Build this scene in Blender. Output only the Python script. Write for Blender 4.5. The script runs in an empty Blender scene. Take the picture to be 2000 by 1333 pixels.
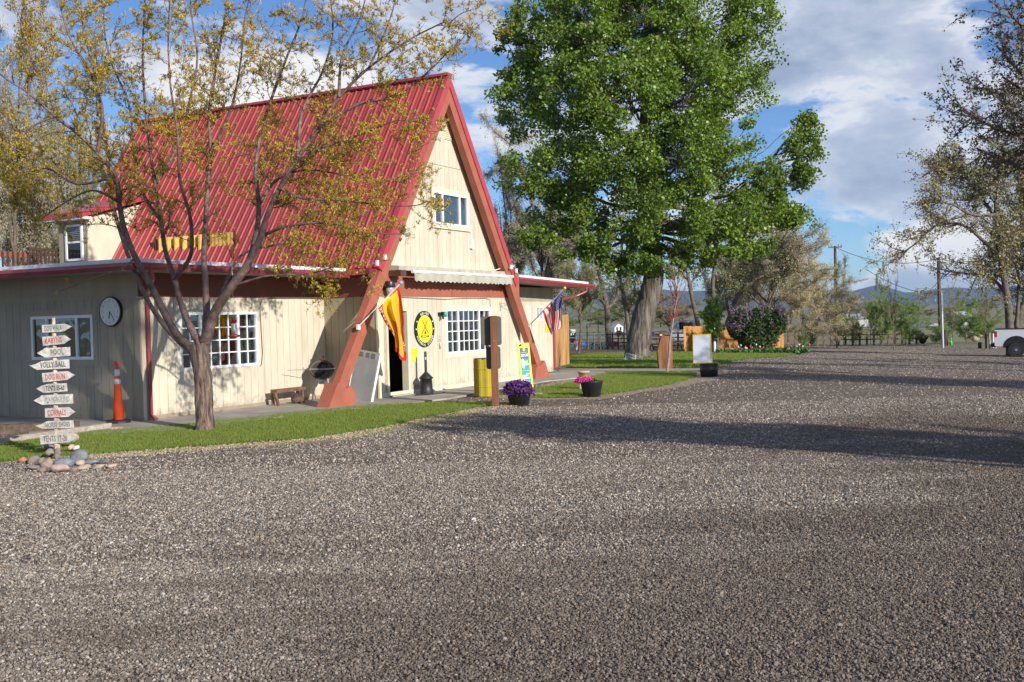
import bpy, bmesh, math, random
import numpy as np
from mathutils import Vector, Matrix
random.seed(7); rng = np.random.default_rng(7)
S = bpy.context.scene
COL = S.collection
# ------------------------------------------------------------------ camera
FPX, PITCH, ROLL, ALPHA, EYE = 2042.78, 0.0216254, -0.0254283, 0.4885614, 1.7
_f = np.array([0, math.cos(PITCH), -math.sin(PITCH)]); _u = np.array([0, math.sin(PITCH), math.cos(PITCH)]); _x = np.array([1., 0, 0])
CX = math.cos(ROLL)*_x + math.sin(ROLL)*_u
CU = -math.sin(ROLL)*_x + math.cos(ROLL)*_u
CF = _f
CAM = np.array([0, 0, EYE])
cd = bpy.data.cameras.new('camera'); cam = bpy.data.objects.new('camera', cd); COL.objects.link(cam)
cd.sensor_width = 36; cd.lens = FPX/2000*36; cd.clip_start = .05; cd.clip_end = 20000
m = Matrix.Identity(4)
for i in range(3):
    m[i][0] = CX[i]; m[i][1] = CU[i]; m[i][2] = -CF[i]; m[i][3] = CAM[i]
cam.matrix_world = m
S.camera = cam
# ------------------------------------------------------------------ light
dA = np.array([math.sin(ALPHA), math.cos(ALPHA), 0]); dB = np.array([-math.cos(ALPHA), math.sin(ALPHA), 0])
SUN = .38*dA + 1.0*dB + np.array([0, 0, -.42]); SUN /= np.linalg.norm(SUN)
sl = bpy.data.lights.new('sun', 'SUN'); so = bpy.data.objects.new('sun', sl); COL.objects.link(so)
sl.energy = 5.0; sl.angle = math.radians(.55); sl.color = (1, .93, .82)
so.rotation_euler = Vector(SUN).to_track_quat('-Z', 'Y').to_euler()
ELEV = math.asin(-SUN[2]); AZ = math.atan2(-SUN[0], -SUN[1])
S.view_settings.view_transform = 'Standard'; S.view_settings.look = 'None'
S.view_settings.exposure = .26; S.view_settings.gamma = 1

class NT:
    def __init__(s, nt): s.nt = nt
    def n(s, t, inp=None, **kw):
        nd = s.nt.nodes.new(t)
        for k, v in kw.items(): setattr(nd, k, v)
        for k, v in (inp or {}).items():
            i = nd.inputs[k]
            if isinstance(v, bpy.types.NodeSocket): s.nt.links.new(v, i)
            else: i.default_value = v
        return nd
    def math(s, op, a, b=None, c=None, clamp=False):
        nd = s.nt.nodes.new('ShaderNodeMath'); nd.operation = op; nd.use_clamp = clamp
        for i, v in enumerate((a, b, c)):
            if v is None: continue
            if isinstance(v, bpy.types.NodeSocket): s.nt.links.new(v, nd.inputs[i])
            else: nd.inputs[i].default_value = v
        return nd.outputs[0]
    def ramp(s, f, stops, interp='LINEAR'):
        nd = s.nt.nodes.new('ShaderNodeValToRGB'); s.nt.links.new(f, nd.inputs[0]); cr = nd.color_ramp; cr.interpolation = interp
        while len(cr.elements) > 1: cr.elements.remove(cr.elements[-1])
        for i, (p, c) in enumerate(stops):
            e = cr.elements[0] if i == 0 else cr.elements.new(p)
            e.position = p; e.color = tuple(c)+(1,) if len(c) == 3 else c
        return nd.outputs[0]
    def mix(s, f, a, b, blend='MIX'):
        nd = s.nt.nodes.new('ShaderNodeMix'); nd.data_type = 'RGBA'; nd.blend_type = blend
        for i, v in ((0, f), (6, a), (7, b)):
            if isinstance(v, bpy.types.NodeSocket): s.nt.links.new(v, nd.inputs[i])
            else: nd.inputs[i].default_value = (tuple(v)+(1,)) if isinstance(v, tuple) and len(v) == 3 else v
        return nd.outputs[2]

W = bpy.data.worlds.new('World'); S.world = W; W.use_nodes = True
W.node_tree.nodes.clear(); w = NT(W.node_tree)
sky = w.n('ShaderNodeTexSky', sky_type='NISHITA', sun_disc=False, sun_elevation=ELEV, sun_rotation=AZ, altitude=1500, air_density=1.0, dust_density=.35, ozone_density=2.2)
tc = w.n('ShaderNodeTexCoord')
sep = w.n('ShaderNodeSeparateXYZ', {0: tc.outputs['Generated']})
X_, Y_, Z_ = sep.outputs
az = w.math('ARCTAN2', X_, Y_)                       # azimuth, right positive
el = w.math('ARCSINE', Z_)
# layered, horizontally stretched cloud field in direction space
cv = w.n('ShaderNodeCombineXYZ', {0: w.math('MULTIPLY', X_, 1.0), 1: w.math('MULTIPLY', Y_, 1.0), 2: w.math('MULTIPLY', Z_, 2.3)})
n1 = w.n('ShaderNodeTexNoise', {'Vector': cv.outputs[0], 'Scale': 6.0, 'Detail': 10, 'Roughness': .58, 'Distortion': .2})
n2 = w.n('ShaderNodeTexNoise', {'Vector': cv.outputs[0], 'Scale': 2.1, 'Detail': 4, 'Roughness': .5})
n3 = w.n('ShaderNodeTexNoise', {'Vector': cv.outputs[0], 'Scale': 9, 'Detail': 8, 'Roughness': .6})
# more cover towards the right and high, less low and to the left
da_ = w.math('DIVIDE', w.math('SUBTRACT', az, .42), .42)
cover = w.math('ADD', w.math('SUBTRACT', w.math('MULTIPLY', w.math('EXPONENT', w.math('MULTIPLY', w.math('MULTIPLY', da_, da_), -1.0)), .165), .055), w.math('MULTIPLY', w.math('MINIMUM', el, .3), .35))
f = w.math('ADD', w.math('ADD', w.math('MULTIPLY', n1.outputs[0], .95), w.math('MULTIPLY', n2.outputs[0], .30)), w.math('MULTIPLY', cover, 1.0))
# one bright cumulus standing behind the roof on the left
def bump(a0, e0, sa, se):
    da = w.math('DIVIDE', w.math('SUBTRACT', az, a0), sa); de = w.math('DIVIDE', w.math('SUBTRACT', el, e0), se)
    r = w.math('ADD', w.math('MULTIPLY', da, da), w.math('MULTIPLY', de, de))
    return w.math('EXPONENT', w.math('MULTIPLY', r, -1.0))
cum = bump(-.225, .215, .13, .036)
cum2 = bump(.41, .055, .09, .03)
fc = w.math('ADD', w.math('MULTIPLY', w.math('ADD', cum, w.math('MULTIPLY', cum2, .8)), .62), w.math('MULTIPLY', w.math('SUBTRACT', n3.outputs[0], .5), .55))
dens1 = w.n('ShaderNodeMapRange', {'Value': f, 'From Min': .665, 'From Max': .75}, interpolation_type='SMOOTHSTEP').outputs[0]
dens2 = w.n('ShaderNodeMapRange', {'Value': fc, 'From Min': .2, 'From Max': .36}, interpolation_type='SMOOTHSTEP').outputs[0]
shade = w.n('ShaderNodeMapRange', {'Value': w.math('ADD', f, w.math('MULTIPLY', w.math('SUBTRACT', n3.outputs[0], .5), .5)), 'From Min': .70, 'From Max': .95}).outputs[0]
skyc = w.mix(1.0, sky.outputs[0], (.90, 1.18, 1.50), 'MULTIPLY')
c1 = w.ramp(shade, [(0, (9.6, 9.8, 10.2)), (.3, (6.6, 7.2, 8.6)), (.7, (4.9, 5.7, 7.3)), (1, (4.0, 4.8, 6.4))])
s1 = w.mix(w.math('MULTIPLY', dens1, .88), skyc, c1)
c2 = w.ramp(n3.outputs[0], [(.3, (9, 9.3, 10)), (.6, (11, 11, 11))])
s2 = w.mix(dens2, s1, c2)
bg = w.n('ShaderNodeBackground', {'Color': s2, 'Strength': .075})
ow = w.n('ShaderNodeOutputWorld', {0: bg.outputs[0]})

# ------------------------------------------------------------------ measuring helpers
def sstep(a, b, x):
    t = min(1, max(0, (x-a)/(b-a))); return t*t*(3-2*t)
def zg(x, y):
    return -.012*min(47, max(0, y-28)) - .03*min(17, max(0, x-8))*sstep(15, 30, y)
def ray(px, py): return CF + CX*(px-1000)/FPX - CU*(py-666.5)/FPX
def G(px, py, dz=0):
    d = ray(px, py); t = (dz-EYE)/d[2] if d[2] < 0 else 200
    for _ in range(40):
        p = CAM + t*d; t = (zg(p[0], p[1])+dz-EYE)/d[2]
    return CAM + t*d
def D(px, py, depth): return CAM + ray(px, py)*depth
def onY(px, py, Y):
    d = ray(px, py); return CAM + d*(Y/d[1])
P0 = CAM + ray(741.5, 781)*((0-EYE)/ray(741.5, 781)[2])
def UVZ(p): p = np.array(p)-P0; return np.array([p@dA, p@dB, p[2]])
def atV(px, py, v):
    d = ray(px, py); return UVZ(CAM+d*(((P0-CAM)@dB+v)/(d@dB)))
def atU(px, py, u):
    d = ray(px, py); return UVZ(CAM+d*(((P0-CAM)@dA+u)/(d@dA)))
def BW(u, v, z): return P0 + u*dA + v*dB + np.array([0, 0, z])
RZA = math.atan2(dA[1], dA[0]); RZB = RZA - math.pi/2     # facing frames: front walls / left wall

# ------------------------------------------------------------------ materials
MATS = {}
def mat(name, col, rough=.7, var=.12, scale=6, bump=0, bscale=60, metal=0, spec=.5, col2=None, stretch=(1, 1, 1), coat=0, coord='pos', detail=5, isl=0, trans=0, objvar=0, splash=0):
    if name in MATS: return MATS[name]
    mt = bpy.data.materials.new(name); mt.use_nodes = True; nt = mt.node_tree; nt.nodes.clear(); q = NT(nt)
    if coord == 'pos': vec = q.n('ShaderNodeNewGeometry').outputs['Position']
    else: vec = q.n('ShaderNodeTexCoord').outputs['Object']
    vec = q.n('ShaderNodeMapping', {0: vec, 3: stretch}).outputs[0]
    no = q.n('ShaderNodeTexNoise', {'Vector': vec, 'Scale': scale, 'Detail': detail, 'Roughness': .6}).outputs[0]
    c2 = col2 or tuple(min(1, c*(1-var*2.2)) for c in col)
    c1 = tuple(min(1, c*(1+var)) for c in col)
    cc = q.ramp(no, [(.32, c2), (.68, c1)])
    if isl:
        ri = q.n('ShaderNodeNewGeometry').outputs['Random Per Island']
        hv = q.n('ShaderNodeHueSaturation', {'Hue': q.math('ADD', q.math('MULTIPLY', ri, .04*isl), .5-.02*isl), 'Value': q.math('ADD', q.math('MULTIPLY', ri, .8*isl), 1-.4*isl), 'Color': cc}); cc = hv.outputs[0]
    if objvar:
        oi = q.n('ShaderNodeObjectInfo').outputs['Random']
        cc = q.n('ShaderNodeHueSaturation', {'Value': q.math('ADD', q.math('MULTIPLY', oi, objvar), 1-objvar/2), 'Color': cc}).outputs[0]
    if splash:
        # mud thrown up by rain: ragged stains low on the boards, thinning out upwards
        gp_ = q.n('ShaderNodeNewGeometry').outputs['Position']; zz = q.n('ShaderNodeSeparateXYZ', {0: gp_}).outputs[2]
        sn = q.n('ShaderNodeTexNoise', {'Vector': gp_, 'Scale': 5.5, 'Detail': 7, 'Roughness': .7}).outputs[0]
        sm1 = q.n('ShaderNodeMapRange', {'Value': q.math('SUBTRACT', sn, q.math('MULTIPLY', zz, .9)), 'From Min': .28, 'From Max': .52}).outputs[0]
        sn2 = q.n('ShaderNodeTexNoise', {'Vector': q.n('ShaderNodeMapping', {0: gp_, 3: (3, 3, .5)}).outputs[0], 'Scale': 2.5, 'Detail': 8, 'Roughness': .7}).outputs[0]
        sm2 = q.n('ShaderNodeMapRange', {'Value': sn2, 'From Min': .56, 'From Max': .74}).outputs[0]
        cc = q.mix(q.math('MULTIPLY', sm1, splash), cc, (.24, .19, .13)); cc = q.mix(q.math('MULTIPLY', sm2, splash*.45), cc, (.36, .31, .23))
    bs = q.n('ShaderNodeBsdfPrincipled', {'Base Color': cc, 'Roughness': rough, 'Metallic': metal, 'Specular IOR Level': spec, 'Coat Weight': coat})
    if bump:
        bn = q.n('ShaderNodeTexNoise', {'Vector': vec, 'Scale': bscale, 'Detail': 4}).outputs[0]
        b = q.n('ShaderNodeBump', {'Height': bn, 'Strength': min(1, bump), 'Distance': .01*max(1, bump)})
        nt.links.new(b.outputs[0], bs.inputs['Normal'])
    out = bs.outputs[0]
    if trans:
        tr = q.n('ShaderNodeBsdfTranslucent', {'Color': q.mix(1, cc, (1.1, 1.2, .5), 'MULTIPLY')})
        out = q.n('ShaderNodeMixShader', {0: trans, 1: bs.outputs[0], 2: tr.outputs[0]}).outputs[0]
    q.n('ShaderNodeOutputMaterial', {0: out})
    MATS[name] = mt; return mt
cream = mat('cream_paint', (.61, .555, .44), .75, .07, 2.5, .25, 90, stretch=(1, 1, .35), objvar=.06, splash=.6)
cream_trim = mat('cream_trim', (.68, .605, .455), .7, .05, 3)
cream_shade = mat('cream_in_shade', (.37, .315, .235), .78, .08, 2.5, .25, 90, stretch=(1, 1, .35), objvar=.07, splash=.5)  # cream siding with shade put into its colour, for walls out of the sun
groove = mat('groove_shadow_paint', (.42, .35, .23), .8, .1, 8)
terra = mat('terracotta_paint', (.37, .115, .07), .6, .07, 3, .15, 60)
terra_shade = mat('terracotta_in_shade', (.20, .06, .038), .65, .07, 3)  # terracotta darkened in colour to deepen the shade under the wing eaves
redmetal = mat('red_roof_metal', (.35, .046, .044), .45, .10, 1.1, .15, 30, spec=.5, coat=.1, objvar=.16)
redtrim = mat('red_trim_metal', (.42, .055, .065), .38, .05, 2, coat=.2)
gutterm = mat('maroon_gutter', (.30, .05, .065), .35, .08, 3, coat=.2)
whitem = mat('white_paint', (.78, .78, .77), .5, .04, 6)
whitep = mat('white_vinyl', (.80, .81, .83), .35, .02, 6)
flash = mat('white_flashing', (.80, .80, .80), .4, .08, 5)
concrete = mat('concrete', (.36, .33, .29), .85, .13, 1.3, .4, 120)
glass = None
blinds = mat('pale_glass', (.32, .38, .42), .12, .05, 8, spec=.8)
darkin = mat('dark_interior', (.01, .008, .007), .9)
blackm = mat('black_paint', (.015, .015, .017), .45, .1)
blackp = mat('black_plastic', (.022, .024, .028), .5, .25, 9, .2, 80)
yellowp = mat('yellow_paint', (.78, .58, .02), .45, .07, 5, .1)
yellowsign = mat('yellow_print', (.90, .74, .03), .5, .02)
barrely = mat('olive_yellow_plastic', (.42, .34, .03), .45, .1, 8)
orange = mat('orange_plastic', (.85, .09, .025), .45, .05, 7)
reflw = mat('white_reflective_band', (.78, .8, .82), .35, .05)
greym = mat('grey_sheet_metal', (.115, .108, .095), .5, .08, 4, metal=.3)
galv = mat('galvanised_steel', (.45, .47, .5), .4, .1, 12, metal=.7)
redwood = mat('stained_post_wood', (.22, .075, .028), .6, .25, 6, .5, 40, stretch=(1, 1, .12))
cedar = mat('cedar_boards', (.55, .30, .11), .75, .22, 5, .4, 60, stretch=(1, 1, .15))
cedarfar = mat('orange_cedar', (.58, .27, .075), .75, .2, 2.2, .3, 40, stretch=(1, 1, .25))
darkwood = mat('dark_brown_wood', (.07, .035, .025), .7, .2, 8, .3)
greywood = mat('weathered_wood', (.42, .37, .31), .85, .18, 9, .5, 70)
signw = mat('whitewashed_board', (.55, .52, .475), .8, .2, 14, .4, 90)
brownrail = mat('brown_rail_wood', (.17, .10, .07), .8, .2, 6)
barklocust = mat('locust_bark', (.22, .155, .12), .9, .3, 26, 3.5, 30, stretch=(1, 1, .16), col2=(.035, .025, .02), detail=3)
limbm = mat('smooth_reddish_bark', (.20, .125, .10), .65, .25, 9, 1.0, 40, col2=(.07, .05, .048))
barkcot = mat('grey_furrowed_bark', (.18, .155, .13), .9, .3, 5.5, 6, 9, stretch=(1.6, 1.6, .16), col2=(.028, .024, .02), detail=3)
barkgrey = mat('grey_bark', (.15, .12, .095), .9, .25, 5, .8, 20)
terracot = mat('terracotta_pot', (.55, .19, .08), .7, .08)
redplastic = mat('red_plastic', (.62, .03, .02), .4, .05)
blueplastic = mat('blue_plastic', (.03, .10, .42), .4, .05)

def glass_material():
    mt = bpy.data.materials.new('window_glass'); mt.use_nodes = True; nt = mt.node_tree; nt.nodes.clear(); q = NT(nt)
    lw = q.n('ShaderNodeLayerWeight', {'Blend': .22}).outputs['Facing']
    no = q.n('ShaderNodeTexNoise', {'Vector': q.n('ShaderNodeNewGeometry').outputs['Position'], 'Scale': 1.7, 'Detail': 2}).outputs[0]
    bp = q.n('ShaderNodeBump', {'Height': no, 'Strength': .25, 'Distance': .05}).outputs[0]
    gl = q.n('ShaderNodeBsdfGlossy', {'Color': (.85, .9, .95, 1), 'Roughness': .02, 'Normal': bp}); tr = q.n('ShaderNodeBsdfTransparent', {'Color': (.62, .68, .70, 1)})
    ms = q.n('ShaderNodeMixShader', {0: q.math('ADD', q.math('MULTIPLY', lw, .5), .09), 1: tr.outputs[0], 2: gl.outputs[0]}); q.n('ShaderNodeOutputMaterial', {0: ms.outputs[0]}); MATS['window_glass'] = mt; return mt
glass = glass_material()
opaque_glass = mat('dark_far_glass', (.012, .014, .016), .03, 0, 4, spec=.8)
# ------------------------------------------------------------------ mesh builder
class MB:
    def __init__(s): s.v = []; s.f = []
    def add(s, vs, fs):
        o = len(s.v); s.v += [tuple(float(c) for c in p) for p in vs]; s.f += [tuple(i+o for i in f) for f in fs]; return s
    def box(s, x0, x1, y0, y1, z0, z1):
        return s.add([(x0, y0, z0), (x1, y0, z0), (x1, y1, z0), (x0, y1, z0), (x0, y0, z1), (x1, y0, z1), (x1, y1, z1), (x0, y1, z1)],
                     [(0, 3, 2, 1), (4, 5, 6, 7), (0, 1, 5, 4), (1, 2, 6, 5), (2, 3, 7, 6), (3, 0, 4, 7)])
    def prism(s, poly, d0, d1, axis='y'):
        """poly in (x,z), extruded along y from d0 to d1 (axis y); axis x: poly is (y,z); axis z: poly is (x,y)"""
        n = len(poly)
        def mk(a, b, d): return (a, d, b) if axis == 'y' else ((d, a, b) if axis == 'x' else (a, b, d))
        vs = [mk(a, b, d0) for a, b in poly] + [mk(a, b, d1) for a, b in poly]
        fs = [tuple(range(n)), tuple(range(2*n-1, n-1, -1))] + [(i, i+n, (i+1) % n+n, (i+1) % n) for i in range(n)]
        return s.add(vs, fs)
    def bar(s, a, b, w, h=None, up=(0, 0, 1)):
        a = Vector(a); b = Vector(b); d = (b-a).normalized(); up = Vector(up)
        if abs(d.dot(up)) > .98: up = Vector((0, 1, 0))
        sx = d.cross(up).normalized(); su = sx.cross(d).normalized(); h = h or w
        vs = []
        for p in (a, b):
            for i, j in ((-1, -1), (1, -1), (1, 1), (-1, 1)): vs.append(p+sx*i*w/2+su*j*h/2)
        return s.add(vs, [(0, 1, 2, 3), (7, 6, 5, 4), (0, 4, 5, 1), (1, 5, 6, 2), (2, 6, 7, 3), (3, 7, 4, 0)])
    def tube(s, pts, rad, n=6, cap=True):
        pts = [Vector(p) for p in pts]; k = len(pts)
        if not hasattr(rad, '__len__'): rad = [rad]*k
        ref = Vector((.31, .87, .12)).normalized(); vs = []
        for i, p in enumerate(pts):
            d = (pts[min(k-1, i+1)]-pts[max(0, i-1)])
            d = d.normalized() if d.length > 1e-9 else Vector((0, 0, 1))
            if abs(d.dot(ref)) > .97: ref = Vector((.9, -.1, .3)).normalized()
            a = d.cross(ref).normalized(); b = d.cross(a)
            ref = -(d.cross(a).cross(a)) if False else ref
            for j in range(n):
                t = 2*math.pi*j/n; vs.append(p+(a*math.cos(t)+b*math.sin(t))*rad[i])
        fs = [(i*n+j, i*n+(j+1) % n, (i+1)*n+(j+1) % n, (i+1)*n+j) for i in range(k-1) for j in range(n)]
        if cap: fs += [tuple(range(n-1, -1, -1)), tuple(range((k-1)*n, k*n))]
        return s.add(vs, fs)
    def lathe(s, prof, n=20, c=(0, 0, 0)):
        vs = [(c[0]+r*math.cos(2*math.pi*j/n), c[1]+r*math.sin(2*math.pi*j/n), c[2]+z) for r, z in prof for j in range(n)]
        k = len(prof)
        fs = [(i*n+j, i*n+(j+1) % n, (i+1)*n+(j+1) % n, (i+1)*n+j) for i in range(k-1) for j in range(n)]
        fs += [tuple(range(n-1, -1, -1)), tuple(range((k-1)*n, k*n))]
        return s.add(vs, fs)
    def ball(s, c, r, n=10, m=7, sc=(1, 1, 1)):
        prof = [(max(.001, math.sin(math.pi*i/m)), -math.cos(math.pi*i/m)) for i in range(m+1)]
        b = MB().lathe(prof, n); return s.add([(c[0]+x*r*sc[0], c[1]+y*r*sc[1], c[2]+z*r*sc[2]) for x, y, z in b.v], b.f)
    def mesh(s, name, mt, smooth=False):
        me = bpy.data.meshes.new(name); me.from_pydata(s.v, [], s.f); me.materials.append(mt)
        if smooth:
            for p in me.polygons: p.use_smooth = len(p.vertices) <= 4
        me.update(); return me
    def build(s, name, mt, parent=None, loc=(0, 0, 0), rz=0, smooth=False, **tags):
        bm = bmesh.new(); me = s.mesh(name, mt, smooth); bm.from_mesh(me); bmesh.ops.recalc_face_normals(bm, faces=bm.faces); bm.to_mesh(me); bm.free()
        return link(name, me, parent, loc, rz, **tags)
def link(name, data, parent=None, loc=(0, 0, 0), rz=0, **tags):
    o = bpy.data.objects.new(name, data); COL.objects.link(o); o.parent = parent; o.location = loc
    o.rotation_euler = (0, 0, rz) if not hasattr(rz, '__len__') else rz
    for k, v in tags.items(): o[k] = v
    return o
def thing(name, label, cat, loc=(0, 0, 0), rz=0, group=None):
    o = link(name, None, None, tuple(loc), rz, label=label, category=cat); o.empty_display_size = .2
    if group: o['group'] = group
    return o
def tag(o, label, cat, group=None):
    o['label'] = label; o['category'] = cat
    if group: o['group'] = group
    return o
def copy_tree(o, parent=None):
    c = o.copy(); COL.objects.link(c)
    if parent: c.parent = parent
    for ch in [k for k in o.children]: copy_tree(ch, c)
    return c
_cubes = {}
def piece(name, parent, mt, x0, x1, y0, y1, z0, z1):
    if mt.name not in _cubes: _cubes[mt.name] = MB().box(0, 1, 0, 1, 0, 1).mesh(name, mt)
    o = link(name, _cubes[mt.name], parent, (x0, y0, z0)); o.scale = (x1-x0, y1-y0, z1-z0); return o
def fastmesh(name, V, F, mt, smooth=False):
    """V (n,3) float, F (m,k) int"""
    V = np.asarray(V, dtype=np.float32); F = np.asarray(F, dtype=np.int32); k = F.shape[1]
    me = bpy.data.meshes.new(name); me.vertices.add(len(V)); me.vertices.foreach_set('co', V.ravel())
    me.loops.add(F.size); me.loops.foreach_set('vertex_index', F.ravel())
    me.polygons.add(len(F)); me.polygons.foreach_set('loop_start', np.arange(0, F.size, k, dtype=np.int32))
    me.polygons.foreach_set('loop_total', np.full(len(F), k, dtype=np.int32))
    if smooth: me.polygons.foreach_set('use_smooth', np.ones(len(F), dtype=bool))
    me.materials.append(mt); me.update(calc_edges=True); me.validate(); return me
# text -> flat mesh (x right, y up) as vertex / triangle lists
_tc = {}
def glyphs(txt, size=1.0, jitter=0, bold=0, spacing=1.0, align='CENTER'):
    key = (txt, spacing, bold)
    if key not in _tc:
        cu = bpy.data.curves.new('t', 'FONT'); cu.body = txt; cu.size = 1; cu.resolution_u = 2; cu.offset = bold; cu.space_character = spacing
        ob = bpy.data.objects.new('t', cu); COL.objects.link(ob)
        bpy.context.view_layer.update()
        dg = bpy.context.evaluated_depsgraph_get(); me = ob.evaluated_get(dg).to_mesh()
        V = [(v.co.x, v.co.y) for v in me.vertices]; F = [tuple(p.vertices) for p in me.polygons]
        ob.evaluated_get(dg).to_mesh_clear(); bpy.data.objects.remove(ob); bpy.data.curves.remove(cu)
        _tc[key] = (V, F)
    V, F = _tc[key]; a = np.array(V)
    a[:, 0] -= (a[:, 0].min()+a[:, 0].max())/2 if align == 'CENTER' else a[:, 0].min()
    a[:, 1] -= (a[:, 1].min()+a[:, 1].max())/2
    if jitter:
        a[:, 1] += jitter*np.sin(a[:, 0]*5.1+len(txt)); a[:, 0] += a[:, 1]*jitter*2*np.sin(a[:, 0]*3.3)
    return a*size, F
def text_part(name, txt, mt, parent, x, z, y, w=None, h=None, size=None, jitter=0, bold=0, spacing=1.0, rot=0):
    """flat lettering in the local xz plane at depth y, fitted into width w and height h"""
    a, F = glyphs(txt, 1.0, jitter, bold, spacing)
    if w: a[:, 0] *= w/np.ptp(a[:, 0])
    if h:
        f_ = h/np.ptp(a[:, 1]); a[:, 1] *= f_
        if not w: a[:, 0] *= f_
    c, s_ = math.cos(rot), math.sin(rot)
    b = MB().add([(x+c*p[0]-s_*p[1], y, z+s_*p[0]+c*p[1]) for p in a], F)
    me = b.mesh(name, mt); return link(name, me, parent)
# ================================================================== GROUND
def damp_factor(q, pos):
    """0 = dry pale packed gravel, 1 = dark loose brown fines; broad lanes and patches on the lot"""
    big = q.n('ShaderNodeTexNoise', {'Vector': pos, 'Scale': .21, 'Detail': 5, 'Roughness': .6, 'Distortion': .8}).outputs[0]
    trk = q.n('ShaderNodeTexNoise', {'Vector': q.n('ShaderNodeMapping', {0: pos, 2: (0, 0, math.radians(-24)), 3: (.16, 1.1, 1)}).outputs[0], 'Scale': .9, 'Detail': 5, 'Roughness': .62}).outputs[0]
    s_ = q.n('ShaderNodeSeparateXYZ', {0: pos}).outputs
    side = q.math('MULTIPLY', q.math('SUBTRACT', s_[0], q.math('MULTIPLY', s_[1], .10)), .034)          # the lot gets muddier to the right
    near = q.math('MAXIMUM', q.math('MULTIPLY', q.math('SUBTRACT', 8.5, s_[1]), .030), -.05)
    v = q.math('ADD', q.math('ADD', q.math('MULTIPLY', big, .5), q.math('MULTIPLY', trk, .5)), q.math('ADD', q.math('MULTIPLY', q.math('MINIMUM', q.math('MAXIMUM', side, -.07), .15), q.n('ShaderNodeMapRange', {'Value': s_[1], 'From Min': 11, 'From Max': 24, 'To Min': 1, 'To Max': -.45}).outputs[0]), near))
    return q.n('ShaderNodeMapRange', {'Value': v, 'From Min': .43, 'From Max': .60}, interpolation_type='SMOOTHSTEP').outputs[0]
def gravel_material():
    mt = bpy.data.materials.new('gravel_mix'); mt.use_nodes = True; nt = mt.node_tree; nt.nodes.clear(); q = NT(nt)
    pos = q.n('ShaderNodeNewGeometry').outputs['Position']
    def cells(sc):
        v = q.n('ShaderNodeTexVoronoi', {'Vector': pos, 'Scale': sc, 'Randomness': 1}); return v.outputs['Distance'], v.outputs['Color']
    d1, c1 = cells(62); d2, c2 = cells(34)
    g1 = q.n('ShaderNodeSeparateColor', {0: c1}).outputs; g2 = q.n('ShaderNodeSeparateColor', {0: c2}).outputs
    pal = [(0, (.04, .03, .024)), (.22, (.12, .09, .07)), (.42, (.22, .175, .14)), (.6, (.30, .26, .225)), (.76, (.40, .30, .22)), (.9, (.50, .44, .38)), (1, (.70, .66, .60))]
    a = q.ramp(g1[0], pal); b = q.ramp(g2[1], pal)
    fine = q.n('ShaderNodeTexNoise', {'Vector': pos, 'Scale': 14, 'Detail': 6, 'Roughness': .7}).outputs[0]
    mm = q.math('GREATER_THAN', g2[2], .62)
    st = q.mix(mm, a, b)
    damp = damp_factor(q, pos)
    soil = q.mix(fine, (.040, .025, .018), (.135, .095, .072))
    # stones are thinner on the ground where the dark fines show
    cov = q.math('GREATER_THAN', q.math('ADD', g1[1], q.math('MULTIPLY', damp, .62)), .58)
    col = q.mix(cov, soil, st)
    col = q.mix(q.math('MULTIPLY', damp, .80), col, q.mix(1, col, (.30, .235, .20), 'MULTIPLY'))
    bs = q.n('ShaderNodeBsdfPrincipled', {'Base Color': col, 'Roughness': .82, 'Specular IOR Level': .35})
    h = q.math('MULTIPLY', q.math('SUBTRACT', 1, d1), cov)
    bp = q.n('ShaderNodeBump', {'Height': h, 'Strength': .9, 'Distance': .02}); nt.links.new(bp.outputs[0], bs.inputs['Normal'])
    q.n('ShaderNodeOutputMaterial', {0: bs.outputs[0]}); return mt
gravel = gravel_material()
def grass_material(name, a, b, dry=(.28, .22, .10), dryamt=.25):
    mt = bpy.data.materials.new(name); mt.use_nodes = True; nt = mt.node_tree; nt.nodes.clear(); q = NT(nt)
    pos = q.n('ShaderNodeNewGeometry').outputs['Position']
    n_ = q.n('ShaderNodeTexNoise', {'Vector': pos, 'Scale': 1.4, 'Detail': 7, 'Roughness': .65}).outputs[0]
    n2 = q.n('ShaderNodeTexNoise', {'Vector': pos, 'Scale': 45, 'Detail': 3}).outputs[0]
    ri = q.n('ShaderNodeObjectInfo').outputs['Random']
    c = q.mix(q.math('ADD', q.math('MULTIPLY', n_, .6), q.math('MULTIPLY', n2, .4)), a, b)
    c = q.mix(q.math('MULTIPLY', q.math('GREATER_THAN', q.math('ADD', ri, q.math('MULTIPLY', n_, .5)), 1.04), dryamt*2), c, dry)
    bs = q.n('ShaderNodeBsdfPrincipled', {'Base Color': c, 'Roughness': .6, 'Specular IOR Level': .3})
    tr = q.n('ShaderNodeBsdfTranslucent', {'Color': q.mix(1, c, (1.3, 1.5, .6), 'MULTIPLY')})
    ms = q.n('ShaderNodeMixShader', {0: .35, 1: bs.outputs[0], 2: tr.outputs[0]})
    q.n('ShaderNodeOutputMaterial', {0: ms.outputs[0]}); return mt
turfm = grass_material('lawn_turf', (.10, .15, .028), (.16, .23, .05))
bladem = grass_material('grass_blades', (.145, .21, .033), (.28, .36, .075))
fieldm = mat('field_grass', (.19, .185, .085), .95, .15, .05, col2=(.12, .115, .065), detail=8)
dirtm = mat('bark_mulch', (.13, .085, .065), .95, .25, 9, .8, 60, col2=(.05, .035, .028))
vergem = mat('dry_verge', (.34, .27, .17), .95, .2, 12, .8, 90, col2=(.17, .13, .09))

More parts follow.
